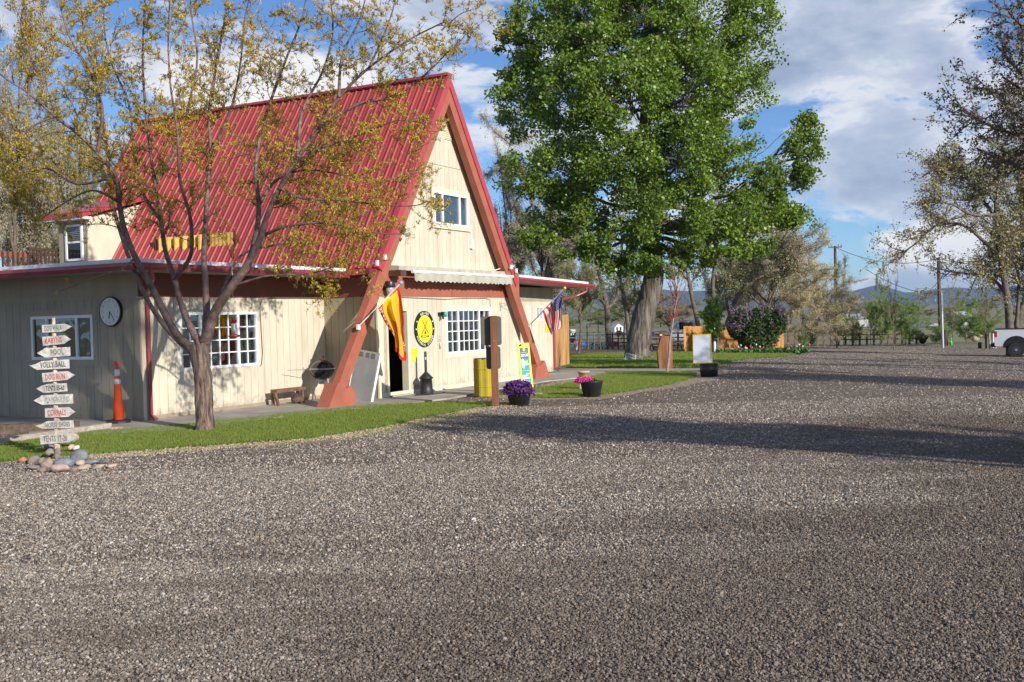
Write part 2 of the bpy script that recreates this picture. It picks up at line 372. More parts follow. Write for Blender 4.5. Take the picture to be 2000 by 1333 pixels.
def coords(lo, hi, step, far, grow=1.35):
    a = list(np.arange(lo, hi+.01, step)); s = step
    while a[-1] < far: s *= grow; a.append(a[-1]+s)
    s = step
    while a[0] > -far: s *= grow; a.insert(0, a[0]-s)
    return a
xs = coords(-40, 60, 4, 7000); ys = coords(-20, 100, 4, 9000)
V = [(x, y, zg(x, y)-.02) for y in ys for x in xs]; nx = len(xs)
F = [(j*nx+i, j*nx+i+1, (j+1)*nx+i+1, (j+1)*nx+i) for j in range(len(ys)-1) for i in range(nx-1)]
link('ground', fastmesh('ground', V, F, fieldm), kind='structure')

def sheet(name, poly, dz, mt, step=3.0, kind='structure', thick=0, jit=0):
    """flat sheet following the terrain; poly = world xy list"""
    if jit:
        out = []
        for i, p in enumerate(poly):
            q_ = poly[(i+1) % len(poly)]; L = math.hypot(q_[0]-p[0], q_[1]-p[1]); k = max(1, int(L/.35)) if L < 40 else 1
            for t in range(k):
                s_ = t/k; jj = jit if 0 < t else 0
                out.append((p[0]+(q_[0]-p[0])*s_+random.uniform(-jj, jj), p[1]+(q_[1]-p[1])*s_+random.uniform(-jj, jj)))
        poly = out
    bm = bmesh.new(); vs = [bm.verts.new((p[0], p[1], 0)) for p in poly]; bm.faces.new(vs); bmesh.ops.triangulate(bm, faces=bm.faces[:])
    X = [p[0] for p in poly]; Y = [p[1] for p in poly]
    for ax, lo, hi in ((0, min(X), max(X)), (1, min(Y), max(Y))):
        c = math.floor(lo/step)*step+step
        while c < hi:
            if not (ax == 1 and c < 24):
                co = (c, 0, 0) if ax == 0 else (0, c, 0); no = (1, 0, 0) if ax == 0 else (0, 1, 0)
                bmesh.ops.bisect_plane(bm, geom=bm.verts[:]+bm.edges[:]+bm.faces[:], plane_co=co, plane_no=no, dist=1e-4)
            c += step
    for v in bm.verts: v.co.z = zg(v.co.x, v.co.y)+dz
    if thick:
        r = bmesh.ops.extrude_face_region(bm, geom=bm.faces[:])
        for v in [g for g in r['geom'] if isinstance(g, bmesh.types.BMVert)]: v.co.z -= thick
        bmesh.ops.recalc_face_normals(bm, faces=bm.faces)
    else:
        for f in bm.faces:
            if f.normal.z < 0: f.normal_flip()
    me = bpy.data.meshes.new(name); bm.to_mesh(me); bm.free(); me.materials.append(mt)
    return link(name, me, kind=kind)
def gp(*pts): return [tuple(G(x, y)[:2]) for x, y in pts]
road_far = gp((2060, 678), (1900, 675), (1750, 673), (1600, 676), (1540, 684))
sheet('gravel_road', [(-30, -12), (45, -12), (60, 30)]+road_far+[tuple(G(1380, 700)[:2]), (0, 30), (-14, 26), (-30, 26)], -.004, gravel, 4)
# lawns
LA = gp((-60, 905), (60, 897), (170, 889), (300, 880), (450, 869), (560, 861), (650, 851), (750, 835), (850, 813), (935, 797), (965, 793), (962, 788), (940, 788), (850, 788), (760, 792), (700, 796), (600, 806), (500, 818), (400, 829), (290, 838), (180, 846), (90, 858), (-60, 876))
LB = gp((968, 771), (1010, 775), (1070, 778), (1130, 777), (1210, 768), (1290, 756), (1345, 742), (1362, 730), (1300, 728.5), (1190, 728), (1165, 734), (1120, 748), (1060, 758), (1040, 762))
LC = gp((1110, 718), (1112, 693), (1240, 690.5), (1380, 690), (1480, 687), (1572, 690), (1530, 697), (1460, 702), (1420, 709), (1385, 718), (1300, 720))
lawn_l = sheet('lawn', LA, .006, turfm, 3, jit=.11)
lawn_m = sheet('lawn', LB, .006, turfm, 3, jit=.10)
lawn_r = sheet('lawn', LC, .006, turfm, 3, jit=.12)
def grown(poly, d):
    out = []; n = len(poly)
    cx = sum(p[0] for p in poly)/n; cy = sum(p[1] for p in poly)/n
    for i, p in enumerate(poly):
        a = poly[i-1]; b = poly[(i+1) % n]; tx, ty = b[0]-a[0], b[1]-a[1]; L = math.hypot(tx, ty); nx_, ny_ = ty/L, -tx/L
        out.append((p[0]+nx_*d*random.uniform(.5, 1.4), p[1]+ny_*d*random.uniform(.5, 1.4)))
    return out
def area(p): return sum(p[i-1][0]*p[i][1]-p[i][0]*p[i-1][1] for i in range(len(p)))/2
for nm, L in (('dry_verge', LA), ('dry_verge', LB)):
    s_ = 1 if area(L) > 0 else -1
    k = sheet(nm, grown(L, .55*s_), .001, vergem, 3, jit=.12)
sheet('bark_mulch_strip', gp((1105, 700), (1108, 683), (1240, 681), (1400, 683), (1560, 683), (1560, 693), (1240, 693.5), (1110, 694.5)), .001, dirtm, 4, jit=.1)
# the concrete apron round the store, real thickness
SW = [(-6.5, -.35), (-5.4, -.5), (-4.0, -.75), (-2.6, -1.0), (-1.0, -1.35), (.3, -1.55), (1.2, -1.5), (2.2, -1.28), (3.0, -1.2), (4.2, -1.2), (6.0, -1.1), (8.1, -1.35), (9.6, -1.3), (11.2, -.6), (12.3, .3), (13.2, 1.2), (13.2, 3.2), (10.9, 3.2), (10.9, 1.2), (6.65, 1.2), (6.65, .2), (0, .2), (0, 1.6), (-5.2, 1.6), (-5.2, 12), (-7.3, 12), (-7.3, .6)]
sw = sheet('walkway', [tuple(BW(u, v, 0)[:2]) for u, v in SW], .03, concrete, 50, thick=.12)
sheet('walkway', gp((1105, 727), (1110, 721.3), (1385, 720.5), (1380, 724.5), (1300, 726), (1185, 726.5)), .012, concrete, 4)
# dark doormat strip and yellow kerb line on the apron edge
sheet('asphalt_patch', [tuple(BW(u, v, 0)[:2]) for u, v in [(.9, -1.62), (1.35, -1.54), (2.2, -1.33), (3.0, -1.24), (4.3, -1.24), (4.3, -1.9), (3.0, -2.05), (1.6, -2.0)]], .002, mat('asphalt', (.045, .042, .042), .9, .15, 20), 50)

# instanced small growth / stones (geometry nodes, counted as stuff)
def scatter(name, host_mesh, inst_objs, density, smin, smax, seed=0, tilt=.25, aligned=False, scale3=None):
    ng = bpy.data.node_groups.new('scatter_'+name, 'GeometryNodeTree')
    ng.interface.new_socket('Geometry', in_out='INPUT', socket_type='NodeSocketGeometry')
    ng.interface.new_socket('Geometry', in_out='OUTPUT', socket_type='NodeSocketGeometry')
    N = ng.nodes; L = ng.links
    gi = N.new('NodeGroupInput'); go = N.new('NodeGroupOutput')
    dp = N.new('GeometryNodeDistributePointsOnFaces'); dp.inputs['Density'].default_value = density; dp.inputs['Seed'].default_value = seed
    L.new(gi.outputs[0], dp.inputs[0])
    ip = N.new('GeometryNodeInstanceOnPoints'); L.new(dp.outputs[0], ip.inputs[0])
    g2 = N.new('GeometryNodeJoinGeometry')
    gi2 = N.new('GeometryNodeGeometryToInstance')
    for o in inst_objs:
        oi = N.new('GeometryNodeObjectInfo'); oi.inputs[0].default_value = o; oi.inputs['As Instance'].default_value = True; L.new(oi.outputs['Geometry'], gi2.inputs[0])
    L.new(gi2.outputs[0], ip.inputs['Instance']); ip.inputs['Pick Instance'].default_value = True
    rv = N.new('FunctionNodeRandomValue'); rv.data_type = 'FLOAT_VECTOR'
    rv.inputs[0].default_value = (-tilt, -tilt, 0); rv.inputs[1].default_value = (tilt, tilt, 6.283)
    L.new(rv.outputs[0], ip.inputs['Rotation'])
    rs = N.new('FunctionNodeRandomValue'); rs.data_type = 'FLOAT'; rs.inputs[2].default_value = smin; rs.inputs[3].default_value = smax; rs.inputs['Seed'].default_value = 5
    L.new(rs.outputs[1], ip.inputs['Scale']); L.new(ip.outputs[0], go.inputs[0])
    o = link(name, host_mesh, kind='stuff'); mo = o.modifiers.new('scatter', 'NODES'); mo.node_group = ng; return o
# the instance sources live far below the ground sheet, inside the scatter objects' node trees only
def source(name, me):
    o = bpy.data.objects.new(name, me); return o          # never linked to the scene
def tuft(n, h, spread, w, sd):
    r = random.Random(sd); b = MB()
    for _ in range(n):
        a = r.uniform(0, 6.28); d = r.uniform(0, spread); x, y = d*math.cos(a), d*math.sin(a); hh = h*r.uniform(.55, 1.1); t = r.uniform(0, 6.28); l = hh*r.uniform(.15, .6)
        ux, uy = math.cos(t)*w, math.sin(t)*w; lx, ly = math.cos(t+1.57)*l, math.sin(t+1.57)*l
        b.add([(x-ux, y-uy, 0), (x+ux, y+uy, 0), (x+ux*.6+lx*.4, y+uy*.6+ly*.4, hh*.6), (x-ux*.6+lx*.4, y-uy*.6+ly*.4, hh*.6), (x+lx, y+ly, hh)], [(0, 1, 2, 3), (3, 2, 4)])
    return b.mesh('tuft', bladem)
tf = [source('tuft', tuft(12, .046, .05, .0035, k)) for k in range(3)]
tf2 = [source('tuft', tuft(14, .07, .09, .006, k+9)) for k in range(3)]
scatter('grass', lawn_l.data, tf, 620, .6, 1.25, 1)
scatter('grass', lawn_m.data, tf, 330, .6, 1.3, 2)
scatter('grass', bpy.data.meshes['dry_verge'], tf, 60, .4, .9, 7)
scatter('grass', lawn_r.data, tf2, 70, .8, 1.6, 3)
def stone_mesh(sd, mt, sub=1, flat=.6):
    bm = bmesh.new(); bmesh.ops.create_icosphere(bm, subdivisions=sub, radius=.5); r = random.Random(sd)
    ph = [r.uniform(0, 6) for _ in range(6)]
    for v in bm.verts:
        c = v.co; k = 1+.22*math.sin(c.x*5+ph[0])+.2*math.sin(c.y*6+ph[1])+.15*math.sin(c.z*7+ph[2])
        v.co = Vector((c.x*k*r.uniform(.9, 1.1)*1.15, c.y*k*.9, c.z*k*flat))
    me = bpy.data.meshes.new('stone'); bm.to_mesh(me); bm.free(); me.materials.append(mt); return me
def stone_inst_material():
    mt = bpy.data.materials.new('loose_stones'); mt.use_nodes = True; nt = mt.node_tree; nt.nodes.clear(); q = NT(nt)
    ri = q.n('ShaderNodeObjectInfo').outputs['Random']
    c = q.ramp(ri, [(0, (.06, .045, .036)), (.3, (.14, .11, .085)), (.5, (.24, .195, .16)), (.66, (.32, .29, .265)), (.8, (.40, .30, .21)), (.92, (.54, .48, .41)), (1, (.74, .70, .64))])
    no = q.n('ShaderNodeTexNoise', {'Vector': q.n('ShaderNodeNewGeometry').outputs['Position'], 'Scale': 160, 'Detail': 2}).outputs[0]
    dm = damp_factor(q, q.n('ShaderNodeNewGeometry').outputs['Position'])
    c = q.mix(q.math('MULTIPLY', dm, .80), c, q.mix(1, c, (.33, .26, .22), 'MULTIPLY'))
    c = q.mix(.3, c, q.mix(no, (.08, .07, .06), (.35, .32, .29)))
    bs = q.n('ShaderNodeBsdfPrincipled', {'Base Color': c, 'Roughness': .75, 'Specular IOR Level': .4}); q.n('ShaderNodeOutputMaterial', {0: bs.outputs[0]}); return mt
sm = stone_inst_material(); stn = [source('stone', stone_mesh(k, sm, 1, .55+.1*(k % 3))) for k in range(6)]
def region(name, poly, dz=-.002):
    me = MB().add([(x, y, dz) for x, y in poly], [tuple(range(len(poly)))]).mesh(name, gravel); return me
scatter('gravel_stones', region('g', [(-2.6, 4), (2.6, 4), (4.3, 7.6), (-4.3, 7.6)]), stn, 5200, .006, .021, 11, 3.1)
scatter('gravel_stones', region('g', [(-4.3, 7.6), (4.3, 7.6), (6.9, 12.5), (-6.9, 12.5)]), stn, 2300, .007, .024, 12, 3.1)
scatter('gravel_stones', region('g', [(-6.9, 12.5), (6.9, 12.5), (10.5, 20), (-.2, 20.0), (-4.5, 15.0), (-8, 13.6)]), stn, 620, .009, .03, 13, 3.1)
scatter('gravel_stones', bpy.data.meshes['gravel_road'], stn, 60, .014, .042, 15, 3.1)
VB = [p for p in grown(LA, .45*(1 if area(LA) > 0 else -1))]
sv = [source('stone', stone_mesh(k+20, mat('verge_chips', (.42, .33, .21), .8, .3, 30, isl=0), 1, .5)) for k in range(2)]
scatter('gravel_stones', region('g', VB[1:12]+[tuple(p) for p in LA[11:0:-1]], .003), sv, 700, .012, .045, 14, 3.1)

# mountains and foothills
def ridge(name, pts, dist, depth, mt, base=-30, seed=1, lab=None):
    """pts = (px, py) of the skyline seen from the camera; built as a real ridge with flanks"""
    r = np.random.default_rng(seed); xs_ = np.linspace(pts[0][0], pts[-1][0], 150); yy = np.interp(xs_, [p[0] for p in pts], [p[1] for p in pts])
    yy = yy+np.cumsum(r.normal(0, .25, 150))*.0+r.normal(0, .5, 150)
    V = []; K = 12; n = 150
    prof = [-1, -.8, -.6, -.42, -.28, -.16, -.07, 0, .12, .35, .65, 1]
    hp = [0, .10, .24, .40, .56, .74, .90, 1, .86, .55, .25, 0]
    rough = [r.normal(0, 1, n) for _ in range(K)]
    for k in range(K):
        sm_ = np.convolve(rough[k], np.ones(9)/9, 'same')
        for i in range(n):
            top = D(xs_[i], yy[i], dist); g = base
            side = np.array([ray(xs_[i], 600)[0], ray(xs_[i], 600)[1], 0]); side /= np.linalg.norm(side)
            off = prof[k]*depth*(1+.25*sm_[i]*(0 if prof[k] == 0 else 1))
            p = top+side*off; hh = hp[k]+(.10*sm_[i]*4*hp[k]*(1-hp[k]))
            V.append((p[0], p[1], g+(top[2]-g)*max(0, hh)))
    F = [(k*n+i, k*n+i+1, (k+1)*n+i+1, (k+1)*n+i) for k in range(K-1) for i in range(n-1)]
    return link(name, fastmesh(name, V, F, mt, True), kind='structure')
hillm = mat('forested_hillside', (.04, .055, .06), .95, .3, .004, col2=(.018, .028, .03), detail=9)
hillm2 = mat('dry_foothill', (.14, .12, .10), .95, .25, .006, col2=(.11, .10, .085), detail=8)
ridge('mountains', [(-700, 600), (-300, 585), (0, 596), (500, 575), (900, 570), (1050, 566), (1150, 572), (1260, 566), (1400, 570), (1500, 580), (1600, 582), (1650, 573), (1690, 562), (1705, 556), (1725, 556), (1745, 565), (1765, 571), (1800, 571), (1830, 563), (1870, 561), (1905, 565), (1950, 561), (2000, 560), (2100, 566), (2300, 580), (2800, 596)], 4600, 1500, hillm, -20, 3)
ridge('foothills', [(-700, 640), (0, 632), (700, 618), (1100, 596), (1200, 594), (1330, 598), (1500, 604), (1700, 597), (1850, 594), (2000, 592), (2300, 590), (2800, 600)], 2300, 900, hillm2, -12, 5)

# ================================================================== THE STORE
B = thing('store_building', 'cream A-frame store with steep red ribbed metal roof and flat-roofed wings', 'building', P0, RZA)
V1, UL, UR = 1.45, -5.3, 6.65
def wall(name, length, z0, z1, openings, mt, loc, rz, pitch=.2, backing=True, jt=.008, panel=None):
    """board wall: local x along, outward -y. openings (x0,x1,z0,z1). boards are objects"""
    back = MB()
    ox = sorted(set([0, length]+[o[0] for o in openings]+[o[1] for o in openings])); oz = sorted(set([z0, z1]+[o[2] for o in openings]+[o[3] for o in openings]))
    for i in range(len(ox)-1):
        for j in range(len(oz)-1):
            cx, cz = (ox[i]+ox[i+1])/2, (oz[j]+oz[j+1])/2
            if any(o[0] < cx < o[1] and o[2] < cz < o[3] for o in openings): continue
            back.box(ox[i], ox[i+1], 0, .12, oz[j], oz[j+1])
    w_ = back.build(name, groove, B, loc, rz)
    n = int(round(length/pitch)); p = length/n
    for k in range(n):
        x0, x1 = k*p+jt/2, (k+1)*p-jt/2
        spans = [(z0, z1)]
        for o in openings:
            if o[0]-.02 < x0 and x1 < o[1]+.02 or (o[0] < (x0+x1)/2 < o[1]):
                spans = [s_ for a, b in spans for s_ in ((a, min(b, o[2])), (max(a, o[3]), b)) if s_[1]-s_[0] > .03]
        for a, b in spans: piece('siding_board', w_, mt, x0, x1, -.014, .002, a+.002, b-.002)
    return w_
def window(loc, rz, w_, z0, z1, sashes, parent=B, sill=True, glassm=glass, fr=.055, trimw=.09, trimm=None, sub=True, mf=None, curtains=True):
    """sashes: list (x0frac,x1frac,cols,rows). frame mesh with panes and muntins as children"""
    f = MB(); h = z1-z0
    for a, b, c, d in ((0, w_, 0, fr), (0, w_, h-fr, h), (0, fr, fr, h-fr), (w_-fr, w_, fr, h-fr)): f.box(a, b, -.03, .04, c, d)
    for (a, b, nc, nr) in sashes[:-1]: f.box(b*w_-fr*.5, b*w_+fr*.5, -.026, .04, fr, h-fr)
    o = f.build('window', mf or whitep, parent, (loc[0], loc[1], z0), rz)
    for (a, b, nc, nr) in sashes:
        x0 = max(fr, a*w_+(0 if a == 0 else fr*.5)); x1 = min(w_-fr, b*w_-(0 if b == 1 else fr*.5))
        MB().box(x0, x1, .008, .016, fr, h-fr).build('pane', glassm, o)
        mu = []
        for c in range(1, nc): xx = x0+(x1-x0)*c/nc; mu.append((xx-.011, xx+.011, fr, h-fr))
        for r_ in range(1, nr): zz = fr+(h-2*fr)*r_/nr; mu.append((x0, x1, zz-.011, zz+.011))
        for i, (p, q_, r_, s_) in enumerate(mu): MB().box(p, q_, -.012-.001*(i >= nc-1), .006, r_, s_).build('muntin', mf or whitep, o)
    if glassm is glass:
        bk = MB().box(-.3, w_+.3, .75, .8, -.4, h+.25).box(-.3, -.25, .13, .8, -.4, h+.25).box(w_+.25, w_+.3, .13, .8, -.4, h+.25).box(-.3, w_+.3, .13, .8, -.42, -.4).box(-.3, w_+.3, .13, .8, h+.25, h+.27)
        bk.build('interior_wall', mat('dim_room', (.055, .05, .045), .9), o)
        if curtains:
            for (a, b, nc, nr) in (sashes[0], sashes[-1]):
                m_ = MB(); n_ = 44; x0, x1 = a*w_+.06, b*w_-.04
                pts = [(x0+(x1-x0)*i/n_, .16+.028*math.sin(i*1.15)) for i in range(n_+1)]
                m_.add([(x, y, z) for x, y in pts for z in (.02, h-.02)], [(2*i, 2*i+2, 2*i+3, 2*i+1) for i in range(n_)]); m_.build('curtain', mat('grey_curtain', (.26, .27, .26), .9), o)
    if trimm:
        t = MB(); T = trimw
        t.box(-T, w_+T, -.022, .0, h, h+T); t.box(-T, w_+T, -.022, .0, -T, 0); t.box(-T, 0, -.0215, .0, 0, h); t.box(w_, w_+T, -.0215, .0, 0, h)
        t.build('window_trim', trimm, o)
    return o
# --- front wall
bz = 2.26
D0, D1 = .36, 1.12
wx0, wx1, wz0, wz1 = 2.82, 5.03, .87, 1.97
wall('front_wall', UR, 0, bz, [(D0-.07, D1+.07, 0, 1.98), (wx0, wx1, wz0, wz1)], cream, (0, 0, 0), 0)
window((wx0, 0), 0, wx1-wx0, wz0, wz1, [(0, .265, 2, 4), (.265, .735, 4, 4), (.735, 1, 2, 4)], trimm=cream_trim)
fb = MB().box(-.02, UR+.02, -.03, .1, bz, 2.95).build('fascia_band', terra, B)
MB().box(3.1, 3.112, -.033, -.03, bz, 2.95).build('panel_joint', mat('joint_dark', (.12, .04, .03)), fb)
MB().box(0, UR, -.022, 0, 0, .13).build('base_board', cream_trim, B)
MB().box(-.03, .055, -.028, .02, 0, bz).build('corner_trim', cream_trim, B)
MB().box(UR-.05, UR+.02, -.028, .02, 0, bz).build('corner_trim', cream_trim, B)
# doorway: frame, dark room behind, inner counter
df = MB().box(D0-.07, D0, -.03, .14, 0, 2.0).box(D1, D1+.07, -.03, .14, 0, 2.0).box(D0, D1, -.03, .14, 1.93, 2.0).build('door_frame', cream_trim, B)
dr = MB().box(D0+.005, D0+.05, .13, .85, .04, 1.92).build('door', mat('door_edge', (.30, .22, .15), .6), B)
MB().ball((D0+.07, .78, 1.0), .03).build('handle', galv, dr, smooth=True)
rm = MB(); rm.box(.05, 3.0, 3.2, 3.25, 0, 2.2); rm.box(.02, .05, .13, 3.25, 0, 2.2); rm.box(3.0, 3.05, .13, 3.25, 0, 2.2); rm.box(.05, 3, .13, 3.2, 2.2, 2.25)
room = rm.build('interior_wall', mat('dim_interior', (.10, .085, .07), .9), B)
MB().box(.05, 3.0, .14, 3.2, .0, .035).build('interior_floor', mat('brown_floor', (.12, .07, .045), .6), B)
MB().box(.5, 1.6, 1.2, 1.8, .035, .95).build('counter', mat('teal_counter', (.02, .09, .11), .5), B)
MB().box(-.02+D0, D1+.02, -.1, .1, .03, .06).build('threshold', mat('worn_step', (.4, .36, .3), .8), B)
# --- jog wall
wj = wall('side_wall', V1, 0, bz, [], cream_shade, (0, V1, 0), -math.pi/2, pitch=.2)
MB().box(-.03, .1, 0, V1, bz, 2.72).build('fascia_band', terra_shade, B)
# --- wing front
ww0, ww1, wwz0, wwz1 = -4.37, -1.98+.0, .86, 2.0
a = atV(350, 724, V1); b = atV(504, 715, V1); ww0, ww1 = a[0], b[0]; wwz0 = (a[2]+b[2])/2; wwz1 = (atV(348, 609.7, V1)[2]+atV(502, 609.7, V1)[2])/2
wall('wing_wall', -UL, 0, bz, [(ww0-UL, ww1-UL, wwz0, wwz1)], cream, (UL, V1, 0), 0)
window((ww0, V1), 0, ww1-ww0, wwz0, wwz1, [(0, .26, 2, 4), (.26, .74, 4, 4), (.74, 1, 2, 4)])
MB().box(UL, 0, V1-.03, V1+.1, bz, 2.72).build('fascia_band', terra_shade, B)
MB().box(UL, 0, V1-.022, V1, 0, .1).build('base_board', cream_shade, B)
MB().box(UL-.03, UL+.09, V1-.03, V1+.02, 0, bz).build('corner_trim', cream_trim, B)
# --- left wall (shaded), local x = -v
LV0 = 11.5
lw0 = atU(61.5, 619, UL)[1]; lw1 = atU(182, 614, UL)[1]; lz0 = atU(120, 703, UL)[2]; lz1 = atU(120, 617, UL)[2]
wall('left_wall', LV0-V1, 0, 2.24, [(LV0-lw0, LV0-lw1, lz0, lz1)], cream_shade, (UL, LV0, 0), -math.pi/2)
window((UL, lw0), -math.pi/2, lw0-lw1, lz0, lz1, [(0, .26, 1, 1), (.26, .74, 1, 1), (.74, 1, 1, 1)], trimm=cream_shade, trimw=.12)
piece('upper_panel', B, cream_shade, UL-.022, UL+.1, V1, LV0, 2.24, 2.72)
MB().box(UL-.035, UL-.0, V1-.04, V1+.1, 0, 2.24).build('corner_trim', cream_shade, B)
# --- wing roof slab with flashing and gutters
RS = mat('flat_roof_membrane', (.32, .31, .30), .9)
rp = [(-6.2, .55), (.45, .55), (.45, 12), (-6.2, 12)]
wr = MB().prism(rp, 2.70, 2.80, 'z').build('wing_roof', RS, B)
MB().box(-6.21, .15, .535, .56, 2.80, 2.875).build('flashing', flash, wr)
MB().box(-6.225, -6.2, .53, 12, 2.80, 2.875).build('flashing', flash, wr)
def gutter(a, b, out, z, name='gutter'):
    """K-style trough from a to b (uv), opening up, projecting along out"""
    a = Vector((a[0], a[1], 0)); b = Vector((b[0], b[1], 0)); o = Vector((out[0], out[1], 0)); m_ = MB()
    pr = [(0, 0), (0, -.12), (.06, -.125), (.085, -.08), (.10, -.06), (.10, 0), (.092, 0), (.09, -.055), (.075, -.075), (.055, -.115), (.008, -.112), (.008, 0)]
    n = len(pr); vs = [p+o*x+Vector((0, 0, z+y)) for p in (a, b) for x, y in pr]
    fs = [(i, (i+1) % n, (i+1) % n+n, i+n) for i in range(n)]+[tuple(range(n-1, -1, -1)), tuple(range(n, 2*n))]
    return m_.add(vs, fs).build(name, gutterm, wr)
gutter((-6.2, .53), (.1, .53), (0, -1), 2.80); gutter((-6.22, .45), (-6.22, 12), (-1, 0), 2.80)
# --- right wing
RV, RU1 = 1.0, 10.85
rzt = 2.2
rw = []
for px0, px1, py0, py1 in ((1000, 1005.5, 597.5, 621), (1028, 1034, 598.5, 621), (1046, 1060, 598.5, 621)):
    p = atV(px0, py0, RV); q_ = atV(px1, py1, RV); rw.append((p[0], q_[0], 1.66, 2.02))
rw = [(max(6.75, r_[0]), r_[1], r_[2], r_[3]) for r_ in rw]
rw[0] = (7.95, 8.35, 1.66, 2.02)
wall('right_wing_wall', RU1-UR, 0, rzt, [(a-UR, b-UR, c, d) for a, b, c, d in rw], cream, (UR, RV, 0), 0)
for a, b, c, d in rw: window((a, RV), 0, b-a, c, d, [(0, .5, 1, 1), (.5, 1, 1, 1)], glassm=blinds, fr=.03, trimm=cream_trim, trimw=.06)
piece('upper_panel', B, cream_shade, UR, RU1, RV-.025, RV+.1, rzt, 2.62)
wall('right_return_wall', RV, 0, 2.26, [], cream_shade, (UR, 0, 0), math.pi/2)
MB().box(RU1-.12, RU1, RV, 9, 0, 2.6).build('end_wall', cream_shade, B)
rr = MB().prism([(5.8, .2), (12.0, .2), (12.0, 9), (5.8, 9)], 0, .1, 'z')
for i, v in enumerate(rr.v): rr.v[i] = (v[0], v[1], v[2]+2.74-.024*(v[0]-7))
wr2 = rr.build('right_wing_roof', RS, B)
fl = MB().box(6.9, 11.85, .18, .2, 2.845, 2.915)
fl.v = [(v[0], v[1], v[2]-.024*(v[0]-7)) for v in fl.v]; fl.build('flashing', flash, wr2)
g2_ = MB(); pr = [(0, 0), (0, -.13), (-.06, -.13), (-.09, -.08), (-.11, -.05), (-.11, 0)]
vs = [(u, .17+x, 2.835+z-.024*(u-7)) for u in (6.9, 12.12) for x, z in pr]; g2_.add(vs, [(i, (i+1) % 6, (i+1) % 6+6, i+6) for i in range(6)]+[(5, 4, 3, 2, 1, 0), tuple(range(6, 12))]).build('gutter', gutterm, wr2)
dsp = MB().tube([(11.55, .12, 2.62), (11.55, .12, 2.5), (11.3, .35, 2.36), (10.95, .85, 2.22), (10.82, .93, 2.1), (10.82, .93, .1), (10.8, .8, .03)], .035, 8).build('downspout', gutterm, B)
MB().tube([(-5.9, .5, 2.7), (-5.75, .6, 2.55), (-5.3, 1.2, 2.35), (UL+.14, V1-.07, 2.25), (UL+.14, V1-.07, .12), (UL+.14, V1-.2, .04)], .04, 8).build('downspout', gutterm, B)
# --- gable: boards clipped to the slope
AX, AZ_, SL = 2.74, 7.52, 1.50
gz0 = 2.95
def gz(u, inset=0): return AZ_-.05-inset-SL*abs(u-AX)
gw = MB().prism([(AX-(AZ_-.1-gz0)/SL, gz0), (AX+(AZ_-.1-gz0)/SL, gz0), (AX, AZ_-.1)], .0, .1).build('gable_wall', groove, B)
gx0, gx1, gw0, gw1 = 2.36, 3.96, 3.99, 4.78
seam = 5.42
us = AX-(AZ_-.1-gz0)/SL; n = 30; pw = 2*(AX-us)/n
vent = [(2.98, 3.30, 6.05, 6.72)]
for k in range(n):
    a, b = us+k*pw+.004, us+(k+1)*pw-.004
    def top(u): return AZ_-.1-SL*abs(u-AX)
    segs = []
    for (z0, z1) in ((gz0, seam-.006), (seam+.006, 99)):
        mid = (a+b)/2; parts = [(z0, z1)]
        if gx0-.02 < mid < gx1+.02: parts = [s_ for p, q_ in parts for s_ in ((p, min(q_, gw0)), (max(p, gw1), q_)) if s_[1]-s_[0] > .02]
        segs += parts
    for z0, z1 in segs:
        ta, tb = top(a), top(b)
        if max(ta, tb) <= z0+.02: continue
        poly = []
        xa, xb = a, b
        if ta < z0: xa = AX-(AZ_-.1-z0)/SL
        if tb < z0: xb = AX+(AZ_-.1-z0)/SL
        poly = [(xa, z0), (xb, z0)]
        zb, za = min(z1, top(xb)), min(z1, top(xa))
        if zb > z0+1e-4: poly.append((xb, zb))
        if xa < AX < xb and z1 > 50: poly.append((AX, top(AX)))
        if za > z0+1e-4: poly.append((xa, za))
        if len(poly) >= 3: MB().prism(poly, -.016, -.001).build('siding_board', cream, gw)
window((gx0, -.034), 0, gx1-gx0, gw0, gw1, [(0, .25, 1, 1), (.25, .75, 1, 1), (.75, 1, 1, 1)], trimm=cream_trim)
vt = MB().prism([(2.99, 6.08), (3.29, 6.08), (3.29, 6.62), (3.24, 6.70), (3.14, 6.74), (3.04, 6.70), (2.99, 6.62)], -.035, -.017).build('gable_vent', cream_trim, B)
for k in range(12): MB().box(3.01, 3.27, -.05, -.034, 6.11+k*.048, 6.133+k*.048).build('vent_slat', cream_trim, vt)
